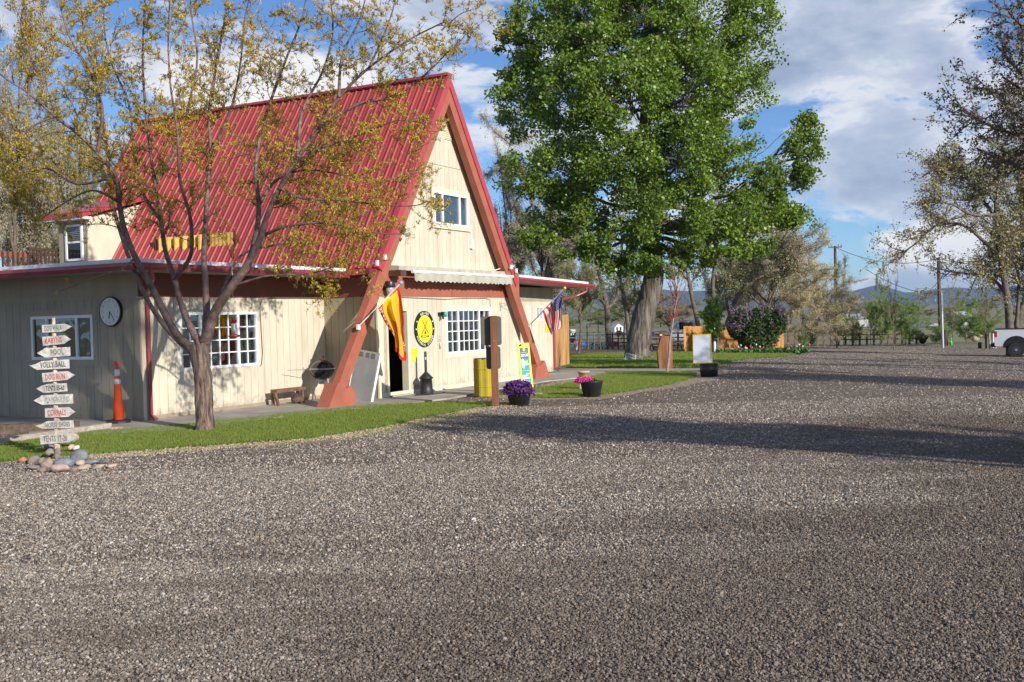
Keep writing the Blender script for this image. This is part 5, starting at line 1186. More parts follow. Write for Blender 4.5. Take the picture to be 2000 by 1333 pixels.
# trailers and truck far behind the corral
def flatG(px, py, d): q_ = D(px, py, d); return np.array([q_[0], q_[1], zg(q_[0], q_[1])])
def trailer(px, py0, py1, wpx, dist, label):
    p = flatG(px, py1, dist); k = dist/FPX; w_ = wpx*k; h = D(px, py0, dist)[2]-p[2]; t = thing('camper_trailer', label, 'trailer', p, .1)
    pl = [(-w_/2, .5), (w_/2, .5), (w_/2, h*.8), (w_/2-.5, h), (-w_/2+.4, h), (-w_/2, h*.7)]
    MB().prism(pl, -1.2, 1.2).build('body', whitem, t); MB().box(-w_*.3, -w_*.12, -1.22, -1.19, h*.5, h*.75).build('window', opaque_glass, t); MB().box(w_*.1, w_*.3, -1.22, -1.19, h*.5, h*.75).build('window', opaque_glass, t)
    for s_ in (-.08, .08): MB().prism([(w_*s_+.35*math.cos(k_*.5), .38+.35*math.sin(k_*.5)) for k_ in range(12)], -1.25, -1.0).build('wheel', blackm, t)
trailer(1205, 633, 655, 17, 120, 'white camper trailer seen between the dark trunks'); trailer(1228, 637, 655, 14, 135, 'smaller white camper trailer just left of the big trunk'); trailer(1116, 644, 660, 10, 90, 'white camper corner showing beside the store fence')
p = flatG(1330, 660, 75); t = thing('parked_truck', 'pale blue truck cab parked beyond the dark rail fence', 'truck', p, 0)
MB().prism([(-2.2, .5), (1.3, .5), (1.3, 1.95), (-.35, 1.95), (-.8, 1.25), (-2.2, 1.2)], -.9, .9).build('body', mat('pale_blue_paint', (.42, .48, .55), .35, .03, coat=.4), t); MB().box(-.25, .7, -.92, -.9, 1.3, 1.8).build('window', opaque_glass, t)
for s_ in (-1.5, .6): MB().prism([(s_+.38*math.cos(k*.5), .38+.38*math.sin(k*.5)) for k in range(12)], -.95, -.7).build('wheel', blackm, t)
# ------------------------------------------------------------------ power poles and wires
def pole(px, py_top, dist, arm, label, lean=0):
    base = flatG(px, 640, dist); top = D(px, py_top, dist); t = thing('power_pole', label, 'pole', base, 0, 'wooden power poles on the right'); h = top[2]-base[2]; k = dist/FPX
    MB().tube([(0, 0, 0), (lean, 0, h)], [.17, .12], 9).build('pole', mat('pole_brown', (.12, .085, .065), .85), t)
    MB().box(lean-arm*k, lean+arm*k, -.07, .07, h-3.5*k, h-1.2*k).build('crossarm', brownrail, t)
    for s_ in (-.95, -.5, .5, .95): MB().lathe([(.05, 0), (.06, .1), (.03, .22)], 8, (lean+arm*k*s_, 0, h-1.2*k)).build('insulator', mat('porcelain', (.25, .24, .25), .3), t)
    return base, h, t
b1, h1, t1 = pole(1634, 481, 95, 13, 'wooden power pole rising above the tan shrubs', 0); b2, h2, t2 = pole(1837, 504, 85, 15, 'taller looking wooden power pole standing before the mountains', -.1)
MB().lathe([(.2, 0), (.22, .05), (.22, .6), (.1, .7)], 10, (-.1, -.25, h2-1.0)).build('transformer', mat('transformer_grey', (.12, .12, .12), .5), t2)
wm = mat('wire_dark', (.05, .05, .05), .5)
def wire(a, b, sag, label):
    a = Vector(a); b = Vector(b); P = [a.lerp(b, i/16)-Vector((0, 0, sag*4*(i/16)*(1-i/16))) for i in range(17)]
    o = MB().tube(P, .022, 4).build('power_line', wm); tag(o, label, 'wire'); return o
wire(b1+[0, 0, h1-.1], b2+[0, 0, h2-.1], .8, 'high thin power line strung between the two poles')
q_ = D(2080, 500, 78); wire(b2+[0, 0, h2-.1], q_, .6, 'power line leaving the taller pole behind the right trees')
wire(D(1660, 580, 94), b2+[0, 0, h2-8.0], 1.2, 'low dark cable sagging before the mountains'); wire(b2+[0, 0, h2-3.0], D(1690, 525, 92), .5, 'middle thin cable left of the taller pole')
p = G(1842, 676); t = thing('pvc_pole', 'slender pale pole leaning beside the taller power pole', 'pole', flatG(1841, 640, 70), 0); MB().tube([(0, 0, 0), (-.05, 0, D(1841, 568, 70)[2]-flatG(1841, 640, 70)[2])], .09, 8).build('pole', galv, t)
p = G(1848, 676); k_ = p[1]/FPX; t = thing('fence_post', 'lone dark wooden post standing at the far road edge', 'post', p, 0); MB().box(-.09, .09, -.09, .09, 0, 31*k_).build('post', darkwood, t)
p = G(1858, 676); k_ = p[1]/FPX; t = thing('green_yard_figure', 'small bright green yard figure right of the lone post', 'ornament', p, 0); gm = mat('lime_green', (.12, .62, .05), .6)
MB().lathe([(.02, 0), (2.6*k_, .3*k_), (2.2*k_, 7*k_), (1.2*k_, 11*k_)], 10).build('body', gm, t, smooth=True); MB().ball((0, 0, 13.5*k_), 2.4*k_, 10, 7).build('head', gm, t, smooth=True); MB().bar((-3*k_, 0, 9*k_), (3*k_, 0, 6*k_), .06).build('arm', gm, t)
# small house and roots
p = flatG(1806, 650, 150); t = thing('white_house', 'small white gabled house far behind the fence', 'house', p, .2)
kk = 150/FPX; hh = D(1800, 638, 150)[2]-p[2]
MB().box(-1.2*8*kk*1.2, 26*kk, -2, 3, 0, hh).build('wall', whitem, t); MB().prism([(-13*kk, hh), (9*kk, hh), (-2*kk, hh+5.5*kk)], -2.3, 3.2).build('roof', mat('grey_shingle', (.30, .31, .34), .8), t); MB().prism([(5*kk, hh), (30*kk, hh), (26*kk, hh+5*kk), (6*kk, hh+5*kk)], -1.2, 3.4).build('roof', mat('grey_shingle', (.30, .31, .34), .8), t)
MB().box(2*kk, 5*kk, -2.03, -1.99, hh*.3, hh*.7).build('window', opaque_glass, t)
for px, w_, dist, lb in ((1672, 48, 170, 'long pale metal shed roof behind the tan shrubs'), (1890, 18, 160, 'small pale shed left of the white pickup')):
    p = flatG(px, 640, dist); kk = dist/FPX; hh = 1.3; t = thing('farm_shed', lb, 'shed', p, 0)
    MB().box(-w_*kk*.5, w_*kk*.5, 0, 6, 0, hh).build('wall', mat('shed_wall', (.45, .45, .46), .7), t); MB().prism([(-.3, hh), (6.3, hh), (3, hh+.8)], -w_*kk*.5-.3, w_*kk*.5+.3, 'x').build('roof', mat('shed_roof', (.50, .54, .62), .5), t)
def roots(px, py, wpx, hpx, label, seed, mts):
    p = G(px, py); k = p[1]/FPX; t = thing('uprooted_stump', label, 'stump', p, 0); r = random.Random(seed)
    MB().ball((0, 0, hpx*k*.45), hpx*k*.5, 12, 8, (wpx/hpx*.8, .8, .9)).build('trunk_mass', mts[0], t)
    for i in range(9):
        a = r.uniform(0, math.pi); L = wpx*k*.6
        MB().tube([(0, 0, hpx*k*.4), (math.cos(a)*L*.5, r.uniform(-.4, .4), hpx*k*.4+math.sin(a)*hpx*k*.35), (math.cos(a+.3)*L, r.uniform(-.6, .6), hpx*k*.35+math.sin(a)*hpx*k*.6)], [.2, .13, .05], 6).build('root', mts[i % 2], t)
dk = mat('dark_stump', (.05, .03, .025), .9, .3, 3, 1, 10); pk = mat('bleached_root', (.50, .40, .33), .8, .3, 4, 1, 10)
roots(1802, 672, 20, 22, 'dark split tree stump between the shrubs at the far road edge', 4, (dk, dk)); roots(1905, 668, 26, 20, 'pale bleached uprooted stump left of the pickup', 7, (pk, dk))
# posts beside the pickup
for i, (px, py, w_, h_, m_) in enumerate(((1926, 681, 3.4, 30, darkwood), (1933, 681, 3.8, 30, greywood), (1940, 680, 3.2, 28, whitem), (1944, 681, 4.5, 12, mat('pale_stone', (.42, .38, .35), .8)), (1914, 681, 7, 12, dk))):
    p = G(px, py); k = p[1]/FPX; lb = ('thin dark bollard post left of the pickup', 'weathered brown post second in the row by the pickup', 'white plastic post nearest the pickup tailgate', 'short pale stone block at the pickup bumper', 'low dark wooden stub left of the row of posts')[i]
    o = MB().tube([(0, 0, 0), (0, 0, h_*k)], w_*k/2, 9).build('bollard', m_, None, tuple(p)); tag(o, lb, 'post')
# ------------------------------------------------------------------ white pickup (rear part in frame, built whole)
p = G(1997, 697.5); k_ = p[1]/FPX
tr = thing('pickup_truck', 'white dual rear wheel pickup truck entering at the right photo edge', 'truck', (p[0], p[1]+.55, p[2]), math.radians(-27)); tr.scale = (.88, .88, .88)
tm = mat('white_truck_paint', (.60, .63, .68), .28, .02, 2, coat=.6)
# local x: 0 at the rear axle, truck extends to +x, tail at -1.15
def wheelarch(cx, r, n=10): return [(cx+r*math.cos(math.pi-k*math.pi/n)*1.0, .52+r*math.sin(math.pi-k*math.pi/n)*.95) for k in range(n+1)]
pl = [(-1.05, .62), (-.66, .60)]+[(x, z) for x, z in wheelarch(0, .60)]+[(.66, .55), (1.35, .55), (1.35, 1.50), (-1.05, 1.50)]
bed = MB().prism(pl, -1.02, -.92).prism(pl, .92, 1.02).box(-1.05, 1.35, -.92, .92, .75, .8).box(1.28, 1.35, -.92, .92, .8, 1.5).box(-1.05, -1.0, -.92, .92, .75, 1.42).build('bed', tm, tr)
MB().box(-1.06, 1.36, -1.03, -.92, 1.50, 1.535).box(-1.06, 1.36, .92, 1.03, 1.50, 1.535).build('bed_rail', blackm, tr)
cab = [(1.42, .50), (3.35, .50), (3.35, .62)]+[(x+3.95, z) for x, z in wheelarch(0, .55)]+[(5.0, .55), (5.05, 1.15), (4.9, 1.22), (3.75, 1.32), (3.05, 1.93), (1.62, 1.95), (1.42, 1.3)]
MB().prism(cab, -.98, .98).build('cab', tm, tr)
for s_ in (-.99, .985): MB().prism([(1.65, 1.36), (2.35, 1.36), (2.35, 1.82), (1.75, 1.82)], s_, s_+.01).build('window', opaque_glass, tr); MB().prism([(2.45, 1.36), (3.5, 1.36), (3.0, 1.82), (2.45, 1.82)], s_, s_+.01).build('window', opaque_glass, tr)
MB().box(-1.075, -1.02, -1.0, -.86, 1.10, 1.42).box(-1.07, -.93, -1.028, -1.0, 1.10, 1.42).build('tail_light', mat('tail_red', (.40, .01, .02), .25, 0, coat=.4), tr)
MB().box(-1.25, -1.02, -.85, .95, .55, .75).build('bumper', blackp, tr)
for (x, w0) in ((0, -1.15), (0, .88), (3.95, -1.0), (3.95, .75)):
    wl = MB().prism([(x+.40*math.cos(k*math.pi/14), .40+.40*math.sin(k*math.pi/14)) for k in range(28)], w0, w0+.26).build('wheel', mat('tyre_rubber', (.02, .02, .022), .85), tr)
    y_ = w0-.004 if w0 < 0 else w0+.26
    MB().prism([(x+.22*math.cos(k*math.pi/10), .40+.22*math.sin(k*math.pi/10)) for k in range(20)], y_, y_+.012).build('rim', mat('dark_alloy', (.10, .105, .11), .35, .1, metal=.7), wl); MB().prism([(x+.07*math.cos(k*math.pi/6), .40+.07*math.sin(k*math.pi/6)) for k in range(12)], y_-.03, y_).build('hub_cap', galv, wl)
MB().prism([(x*1.1, .52+(z-.52)*1.12) for x, z in wheelarch(0, .60)], -1.03, -.60).build('wheel_well', blackm, tr)
# ================================================================== TREES
class Twigs:
    """fast accumulation of many thin tapered tubes (n-sided) as one numpy mesh"""
    def __init__(s): s.P = []; s.R = []
    def add(s, pts, rads): s.P.append(np.asarray(pts, float)); s.R.append(np.asarray(rads, float))
    def mesh(s, name, mt, n=4, smooth=True):
        V = []; F = []; o = 0
        ang = np.arange(n)*2*np.pi/n
        for P, R in zip(s.P, s.R):
            k = len(P); d = np.gradient(P, axis=0); d /= np.linalg.norm(d, axis=1)[:, None]+1e-9
            ref = np.array([.37, .21, .9]) if abs(d[0] @ np.array([.37, .21, .9])) < .85 else np.array([.9, -.3, .1])
            a = np.cross(d, ref); a /= np.linalg.norm(a, axis=1)[:, None]+1e-9; b = np.cross(d, a)
            ring = P[:, None, :]+(a[:, None, :]*np.cos(ang)[None, :, None]+b[:, None, :]*np.sin(ang)[None, :, None])*R[:, None, None]
            V.append(ring.reshape(-1, 3)); i = np.arange(k-1)[:, None]*n; j = np.arange(n)[None, :]; j2 = (j+1) % n
            F.append((np.stack([i+j, i+j2, i+n+j2, i+n+j], -1)).reshape(-1, 4)+o); o += k*n
        return fastmesh(name, np.concatenate(V), np.concatenate(F), mt, smooth)
def wob(p0, d, L, k, r, curl=.25, up=0.0):
    pts = [np.array(p0, float)]; d = np.array(d, float); d /= np.linalg.norm(d)
    for _ in range(k):
        d = d+r.normal(0, curl, 3)+np.array([0, 0, up]); d /= np.linalg.norm(d); pts.append(pts[-1]+d*L/k)
    return np.array(pts), d
def along(P, t):
    x = t*(len(P)-1); i = min(int(x), len(P)-2); return P[i]+(P[i+1]-P[i])*(x-i), (P[i+1]-P[i])/(np.linalg.norm(P[i+1]-P[i])+1e-9)
def smoothpath(pts, m=5):
    out = []; n = len(pts)
    for i in range(n-1):
        for k in range(m): out.append(interp(pts, (i+k/m)/(n-1)))
    out.append(np.array(pts[-1], float)); return np.array(out)

# ---------------- the locust on the lawn: limbs measured in the photo plane, with their own depth
r = np.random.default_rng(21)
tb_ = G(400, 842); T0 = tb_[1]
lt = thing('honey_locust_tree', 'young honey locust with dark furrowed trunk and yellow green new leaves on the front lawn', 'tree', tb_, 0)
def LP(lst): return smoothpath([D(px, py, T0+dy)-tb_ for px, py, dy in lst])
k_ = T0/FPX
trunk = LP([(400, 850, 0), (400, 835, 0), (398, 790, 0), (396, 740, 0), (390, 700, 0), (387, 672, 0)])
tr_ = np.interp(np.linspace(0, 1, len(trunk)), [0, .08, .3, .8, 1], [23, 19.5, 16.5, 18, 20])*k_
tw = Twigs(); tw.add(trunk, tr_); me = tw.mesh('trunk', barklocust, 16)
# furrowed outline
co = np.empty(len(me.vertices)*3, dtype=np.float32); me.vertices.foreach_get('co', co); co = co.reshape(-1, 3)
axis_ = np.repeat(trunk, 16, 0); a_ = np.tile(np.arange(16), len(trunk)); dd_ = co-axis_
f_ = 1+.09*np.sin(a_*2.75+co[:, 2]*2)+.05*r.normal(0, 1, len(co))-.10*np.exp(-((a_-4)**2)/1.5)
co = axis_+dd_*f_[:, None]; me.vertices.foreach_set('co', co.ravel().astype(np.float32)); me.update()
link('trunk', me, lt)
limbs = [
 ([(388, 690, 0), (350, 660, -.1), (320, 608, -.2), (293, 555, -.3), (265, 505, -.4), (243, 450, -.5), (232, 395, -.6), (226, 345, -.6), (190, 300, -.7), (150, 262, -.9), (105, 228, -1.1), (55, 185, -1.3), (0, 150, -1.5), (-60, 95, -1.6)], 11, 1.8, 0),
 ([(385, 690, 0), (355, 672, .3), (318, 632, .5), (290, 590, .6), (262, 530, .7), (240, 470, .8), (222, 400, .9), (213, 330, .9), (206, 260, 1), (196, 190, 1.1), (180, 120, 1.2), (165, 50, 1.3), (158, -30, 1.3)], 8, 1.8, 0),
 ([(392, 675, 0), (372, 640, .1), (352, 590, .2), (340, 545, .2), (322, 490, .2), (314, 430, .2), (303, 360, .1), (292, 280, 0), (282, 190, -.1), (278, 90, -.2), (284, -30, -.2)], 9.5, 2.2, 0),
 ([(398, 678, 0), (404, 620, .3), (402, 560, .5), (399, 500, .6), (402, 430, .6), (405, 360, .7), (411, 300, .8), (408, 225, .9), (418, 150, 1), (430, 90, 1.1), (442, 20, 1.2), (450, -50, 1.2)], 10, 2.5, 0),
 ([(400, 668, 0), (420, 610, -.2), (452, 560, -.4), (482, 520, -.5), (507, 468, -.6), (522, 420, -.7), (546, 368, -.8), (582, 308, -.9), (622, 250, -1), (662, 190, -1.1), (722, 132, -1.3), (792, 85, -1.4), (868, 46, -1.5)], 13, 1.6, 0),
 ([(484, 520, -.4), (500, 460, -.1), (506, 400, .1), (500, 330, .3), (510, 260, .4), (532, 185, .5), (560, 110, .6), (590, 30, .7), (604, -60, .7)], 8, 2, 1),
 ([(506, 400, .1), (540, 352, .4), (600, 332, .6), (680, 342, .7), (760, 352, .8), (836, 326, .9)], 4.5, 1.2, 1),
 ([(510, 462, -.5), (562, 442, -.9), (640, 436, -1.1), (712, 452, -1.2), (796, 458, -1.3)], 4.2, 1.0, 1),
 ([(546, 368, -.8), (600, 302, -1), (648, 282, -1.1), (705, 262, -1.2), (775, 235, -1.3), (838, 244, -1.4)], 4.5, 1, 1),
 ([(622, 250, -1), (700, 205, -1.2), (778, 190, -1.3), (842, 140, -1.5), (905, 78, -1.6)], 5, 1, 1),
 ([(546, 368, -.8), (592, 388, -1), (660, 392, -1.1), (740, 400, -1.2), (806, 402, -1.3), (842, 392, -1.4)], 4, .9, 1),
 ([(262, 505, -.4), (240, 524, -.7), (195, 538, -1), (120, 567, -1.2)], 2.5, 1.1, 1),
 ([(232, 395, -.6), (180, 372, -.9), (120, 400, -1.2), (70, 430, -1.3), (60, 380, -1.4)], 3.4, .8, 1),
 ([(226, 345, -.6), (150, 360, -.2), (90, 330, .1), (30, 345, .3), (-30, 300, .4)], 4, .9, 1),
 ([(190, 300, -.7), (200, 220, -.9), (180, 150, -1), (140, 80, -1.1), (120, 20, -1.2), (110, -40, -1.2)], 5, 1.2, 1),
 ([(314, 430, .2), (280, 380, .5), (262, 300, .7), (250, 200, .8), (215, 120, .9), (200, 30, 1), (210, -40, 1)], 5, 1.3, 1),
 ([(303, 360, .1), (345, 290, .3), (370, 200, .5), (385, 110, .6), (372, 10, .6), (380, -50, .6)], 5, 1.3, 1),
 ([(411, 300, .8), (450, 220, .5), (470, 130, .3), (480, 40, .2), (500, -40, .1)], 5, 1.2, 1),
 ([(582, 308, -.9), (590, 220, -.7), (630, 140, -.6), (650, 60, -.5), (640, -40, -.5)], 5, 1.2, 1),
 ([(662, 190, -1.1), (668, 110, -1.1), (700, 40, -1.1), (720, -40, -1.1)], 4, 1.2, 1),
 ([(340, 545, .2), (372, 500, -.3), (372, 430, -.6), (350, 350, -.8), (345, 260, -.9), (330, 160, -1), (325, 60, -1), (330, -40, -1)], 6, 1.3, 1),
 ([(452, 560, -.4), (520, 540, -.6), (600, 535, -.8), (660, 520, -1), (700, 512, -1.1)], 3.2, .8, 1),
 ([(420, 610, -.2), (470, 500, .9), (560, 470, 1.2), (620, 400, 1.4), (700, 380, 1.5)], 4.5, 1, 1),
 ([(105, 228, -1.1), (60, 250, -1.2), (20, 300, -1.3), (-30, 330, -1.3)], 3, .8, 1),
 ([(55, 185, -1.3), (60, 110, -1.4), (40, 40, -1.4), (70, -30, -1.4)], 3.2, .9, 1),
 ([(722, 132, -1.3), (760, 40, -1.4), (780, -40, -1.4)], 3, .9, 1), ([(862, 60, -1.5), (895, 30, -1.55), (920, 20, -1.6)], 2, .7, 1),
]
big = Twigs(); small = Twigs(); leafP = []; leafD = []
def deco(P, rad0, dens, level, Lb):
    n = max(1, int(dens)); 
    for _ in range(n):
        t = r.uniform(.12, 1); p, d = along(P, t); side = np.cross(d, r.normal(0, 1, 3)); side /= np.linalg.norm(side)+1e-9
        dr = d*.5+side*r.uniform(.6, 1.1)+np.array([0, -.0, .15]); L = Lb*r.uniform(.45, 1.2)*(1.15-.5*t)
        Q, de = wob(p, dr, L, 6 if level == 1 else 4, r, .26, .03 if r.random() > .3 else -.05)
        rr_ = max(.0032, rad0*(1-.7*t)*(.42 if level == 1 else .5)); rr_ = min(rr_, .014 if level == 1 else .006)
        (small).add(Q, np.linspace(rr_, .0018, len(Q)))
        if level < 2: deco(Q, rr_, 6+L*9, level+1, L*.42)
        m_ = int(2+L*10)
        for __ in range(m_):
            if r.random() < .44: continue
            lp, ld = along(Q, r.uniform(.1, 1)); leafP.append(lp); leafD.append(ld*.3+np.array([0, 0, .8])+r.normal(0, .3, 3))
for pts, r0, r1, lvl in limbs:
    P = LP(pts); P += np.cumsum(r.normal(0, .0035, P.shape), axis=0)*np.linspace(0, 1, len(P))[:, None]
    R_l = (r0*.92+(r1*.7-r0*.92)*np.linspace(0, 1, len(P))**.62)*k_*(1+r.normal(0, .04, len(P)))
    big.add(P, R_l); L = np.linalg.norm(np.diff(P, axis=0), axis=1).sum()
    if pts[-1][:2] == (120, 567):
        deco(P, R_l[0], 3, 2, .3); continue
    P2 = P[int(len(P)*(.36 if lvl == 0 else .1)):]
    L2 = np.linalg.norm(np.diff(P2, axis=0), axis=1).sum()
    deco(P2, R_l.mean(), L2*6.6+3, 1, .95)
link('limbs', big.mesh('limbs', limbm, 9), lt)
o = link('twigs', small.mesh('twigs', mat('reddish_twigs', (.11, .07, .055), .7, .2, 20, col2=(.045, .032, .028)), 3), lt, kind='stuff')
LPp = np.array(leafP); LD = np.array(leafD)
# clumps: several narrow upright leaflets per bud
K = 8; PP = np.repeat(LPp, K, 0)+r.normal(0, .013, (len(LPp)*K, 3)); DD = np.repeat(LD, K, 0)+r.normal(0, .55, (len(LPp)*K, 3))
lm = mat('new_locust_leaves', (.56, .37, .04), .5, .15, 3, col2=(.34, .27, .035), isl=.7, trans=.35)
link('leaves', leafmesh('leaves', PP, .042, 3.0, lm, r, up=.1, dirs=DD), lt, kind='stuff')
print('locust buds', len(LPp), 'twigs', len(small.P))

# ---------------- broadleaf cottonwood
def limb_to(base, tgt, r, k=9, sag=.12):
    base = np.array(base, float); tgt = np.array(tgt, float); L = np.linalg.norm(tgt-base)
    pts = []
    for i in range(k+1):
        t = i/k; p = base+(tgt-base)*t; p[2] += -sag*L*math.sin(math.pi*t)*.6
        pts.append(p+(r.normal(0, .02*L, 3) if 0 < i < k else 0))
    return smoothpath(pts, 3)
def crown_tree(name, label, base, trunkpts, blobs, leafn, leafs, mt_leaf, mt_bark, seed, r0, clump=.55, group=None, twn=500, shell=.55):
    """blobs: list (centre world rel, rx, ry, rz). clumps of leaves round twig ends spread through each blob"""
    r = np.random.default_rng(seed); t = thing(name, label, 'tree', base, 0, group)
    T = smoothpath(trunkpts, 6); n = len(T); R = np.interp(np.linspace(0, 1, n), [0, .05, .14, .45, 1], [r0*1.55, r0*1.2, r0, r0*.82, r0*.22])
    tk = Twigs(); tk.add(T, R); me = tk.mesh('trunk', mt_bark, 22)
    co = np.empty(len(me.vertices)*3, dtype=np.float32); me.vertices.foreach_get('co', co); co = co.reshape(-1, 3); ax = np.repeat(T, 22, 0); an_ = np.tile(np.arange(22), n)
    f_ = 1+.07*np.sin(an_*2.9+co[:, 2]*.7)+.03*r.normal(0, 1, len(co)); co = ax+(co-ax)*f_[:, None]; me.vertices.foreach_set('co', co.ravel().astype(np.float32)); me.update(); link('trunk', me, t)
    br = Twigs(); tg = Twigs(); LP_ = []
    wts = np.array([b[1]*b[2]*b[3] for b in blobs])**.72; wts /= wts.sum()
    nclump = int(leafn/150)
    for (c, rx, ry, rz), w_ in zip(blobs, wts):
        c = np.array(c, float)
        ti = np.argmin([np.linalg.norm((c-p)*[1, 1, .8])+(0 if p[2] < c[2]-.3*abs(c[0]) else 3)+(5 if p[2] < T[-1][2]*.28 else 0) for p in T]); b0 = T[ti]
        Pm = limb_to(b0, c, r); rm = min(R[ti]*.5, .03+.013*np.linalg.norm(c-b0)); br.add(Pm, np.linspace(rm, rm*.3, len(Pm)))
        for _ in range(max(10, int(nclump*w_))):
            d = r.normal(0, 1, 3); d /= np.linalg.norm(d); rad = r.uniform(shell**3, 1)**(1/3)*r.choice([1, 1, 1, 1.16]); q = c+d*rad*np.array([rx, ry, rz])
            p, _d = along(Pm, r.uniform(.45, 1)); Q = limb_to(p, q, r, 4, .05); tg.add(Q, np.linspace(rm*.22, .012, len(Q)))
            m_ = int(150*r.uniform(.5, 1.5)); cs = clump*r.uniform(.5, 1.3)*(.72 if min(rx, rz) < 1.0 else 1)
            g = r.normal(0, 1, (m_, 3)); g /= np.linalg.norm(g, axis=1)[:, None]; g *= (r.uniform(0, 1, (m_, 1))**.45)*cs; g[:, 2] *= .8
            LP_.append(q+g)
    link('limbs', br.mesh('limbs', mt_bark, 8), t); link('twigs', tg.mesh('twigs', mt_bark, 3), t, kind='stuff')
    P = np.concatenate(LP_); link('crown', leafmesh('crown', P, leafs, 1.05, mt_leaf, r, up=-.25), t, kind='stuff'); return t
r = np.random.default_rng(5)
cb = G(1247, 702); cdist = cb[1]; kc = cdist/FPX
def CP(px, py, dy=0): return D(px, py, cdist+dy)-cb
tp_ = [CP(1247, 704), CP(1245, 690), CP(1250, 650), CP(1262, 600), CP(1276, 545), CP(1272, 480), CP(1262, 400), CP(1258, 300), CP(1262, 200), CP(1270, 90), CP(1275, -80)]
bl = []
for (px, py, rx, ry, dy) in ((1065, 60, 95, 105, 0), (1000, 110, 45, 70, -.5), (1150, 20, 100, 95, 1.2), (1150, 60, 90, 100, -2), (1262, 30, 120, 110, -1.5), (1262, 60, 110, 120, 2.4), (1390, 40, 110, 100, -.5), (1470, 70, 55, 95, .6), (1020, 200, 60, 70, -.3), (1105, 190, 100, 90, 1.6), (1120, 200, 80, 80, -2.2), (1225, 190, 100, 95, -3), (1340, 180, 110, 90, -2.2), (1355, 190, 110, 90, 1.8), (1445, 165, 55, 60, 0), (1030, 340, 55, 50, -.5), (1090, 330, 80, 70, -1.8), (1110, 330, 80, 65, 1.5), (1210, 320, 95, 65, -2.6), (1235, 310, 80, 60, 2.6), (1330, 310, 95, 80, -2.5), (1350, 310, 90, 75, 1.6), (1420, 300, 58, 80, -.4), (1090, 415, 66, 40, -1.2), (1200, 420, 90, 55, -2.0), (1310, 420, 90, 58, -2.4), (1400, 405, 75, 62, -1), (1475, 405, 55, 52, .2), (1515, 400, 42, 42, .3), (1535, 355, 42, 52, .3), (1560, 310, 36, 52, .4), (1582, 255, 20, 36, .4), (1545, 425, 30, 30, 0), (1500, 350, 34, 40, -.4), (1580, 320, 22, 40, -.3), (1045, 462, 34, 26, -1.6), (1120, 478, 46, 26, -2.2), (1215, 500, 80, 34, -1.5), (1310, 505, 85, 34, -1.8), (1400, 478, 75, 40, -1), (1470, 460, 45, 36, 0), (1180, -90, 140, 80, 0), (1340, -90, 140, 80, 0)):
    bl.append((CP(px, py, dy), rx*kc*.95, min(rx, 100)*kc*.9, ry*kc*.95))
cotl = mat('cottonwood_leaves', (.20, .285, .04), .42, .15, .5, col2=(.115, .185, .025), isl=.9, trans=.36, spec=.6)
crown_tree('cottonwood_tree', 'huge leafy green cottonwood with thick grey furrowed trunk standing on the lawn beyond the store', cb, tp_, bl, 215000, .115, cotl, barkcot, 31, 22.5*kc, clump=.56)

# ---------------- sparse spring trees (bare twigs with tan buds and a few leaves)
def bare_tree_meshes(seed, H=10, spread=4.2, ntw=1500, leafn=16000, mt_l=None, mt_b=None, nl=9, size=.10, low=.25, droop=0, trunkr=.22, split=0, aspect=1.5):
    r = np.random.default_rng(seed); T, _ = wob((0, 0, 0), (r.normal(0, .06), r.normal(0, .06), 1), H*.55, 8, r, .07)
    tk = Twigs(); tk.add(T, np.linspace(trunkr, trunkr*.4, len(T))); br = Twigs(); tw_ = Twigs(); L_ = []
    for i in range(nl):
        t = r.uniform(low, 1) if i > 1 else 1; p, d = along(T, t); a = i*2.4+r.uniform(-.4, .4); el_ = r.uniform(.5, 1.6) if i > 1 else 3
        L = spread*r.uniform(.75, 1.15)*(1.15 if i < 2 else 1)
        P, de = wob(p, (math.cos(a), math.sin(a), el_), L, 8, r, .14, .05); P = smoothpath(list(P), 2); br.add(P, np.linspace(trunkr*.42, trunkr*.1, len(P)))
        for j in range(5):
            p2, d2 = along(P, r.uniform(.25, 1)); Q, dq = wob(p2, d2+r.normal(0, .65, 3), L*r.uniform(.3, .6), 6, r, .2, .02-droop); br.add(Q, np.linspace(trunkr*.16, .02, len(Q)))
            for k in range(int(ntw/(nl*5))):
                p3, d3 = along(Q, r.uniform(.05, 1)); Z, dz = wob(p3, d3+r.normal(0, .8, 3), r.uniform(.3, .95)*H/10, 3, r, .25, .04-droop); tw_.add(Z, np.linspace(.012, .004, len(Z)))
                m_ = max(1, int(leafn/ntw)); ts = r.uniform(.1, 1, m_); L_ += [along(Z, x)[0]+r.normal(0, .09*H/10, 3) for x in ts]
    P = np.array(L_)
    return [('trunk', tk.mesh('trunk', mt_b, 9), None), ('limbs', br.mesh('limbs', mt_b, 5), None), ('twigs', tw_.mesh('twigs', mat('tan_twigs', (.34, .28, .215), .8, .25, 9), 3), 'stuff'), ('crown', leafmesh('crown', P, size, aspect, mt_l, r, up=.1), 'stuff')]
budtan = mat('tan_buds', (.36, .31, .22), .7, .2, 1.2, col2=(.22, .20, .13), isl=.9, trans=.15)
budgreen = mat('olive_buds', (.32, .33, .14), .7, .2, 1.2, col2=(.15, .16, .06), isl=1.0, trans=.2)
budbrown = mat('brown_seed_clusters', (.17, .12, .08), .7, .2, 1.2, col2=(.10, .085, .05), isl=1.0, trans=.1)
shrubg = mat('fresh_shrub_leaves', (.25, .36, .08), .6, .15, 1.0, col2=(.12, .20, .045), isl=.9, trans=.25)
budlight = mat('pale_tan_buds', (.60, .50, .34), .7, .2, 1.2, col2=(.40, .36, .20), isl=.9, trans=.25)
protos = {}
def proto(key, **kw): protos[key] = bare_tree_meshes(**kw)
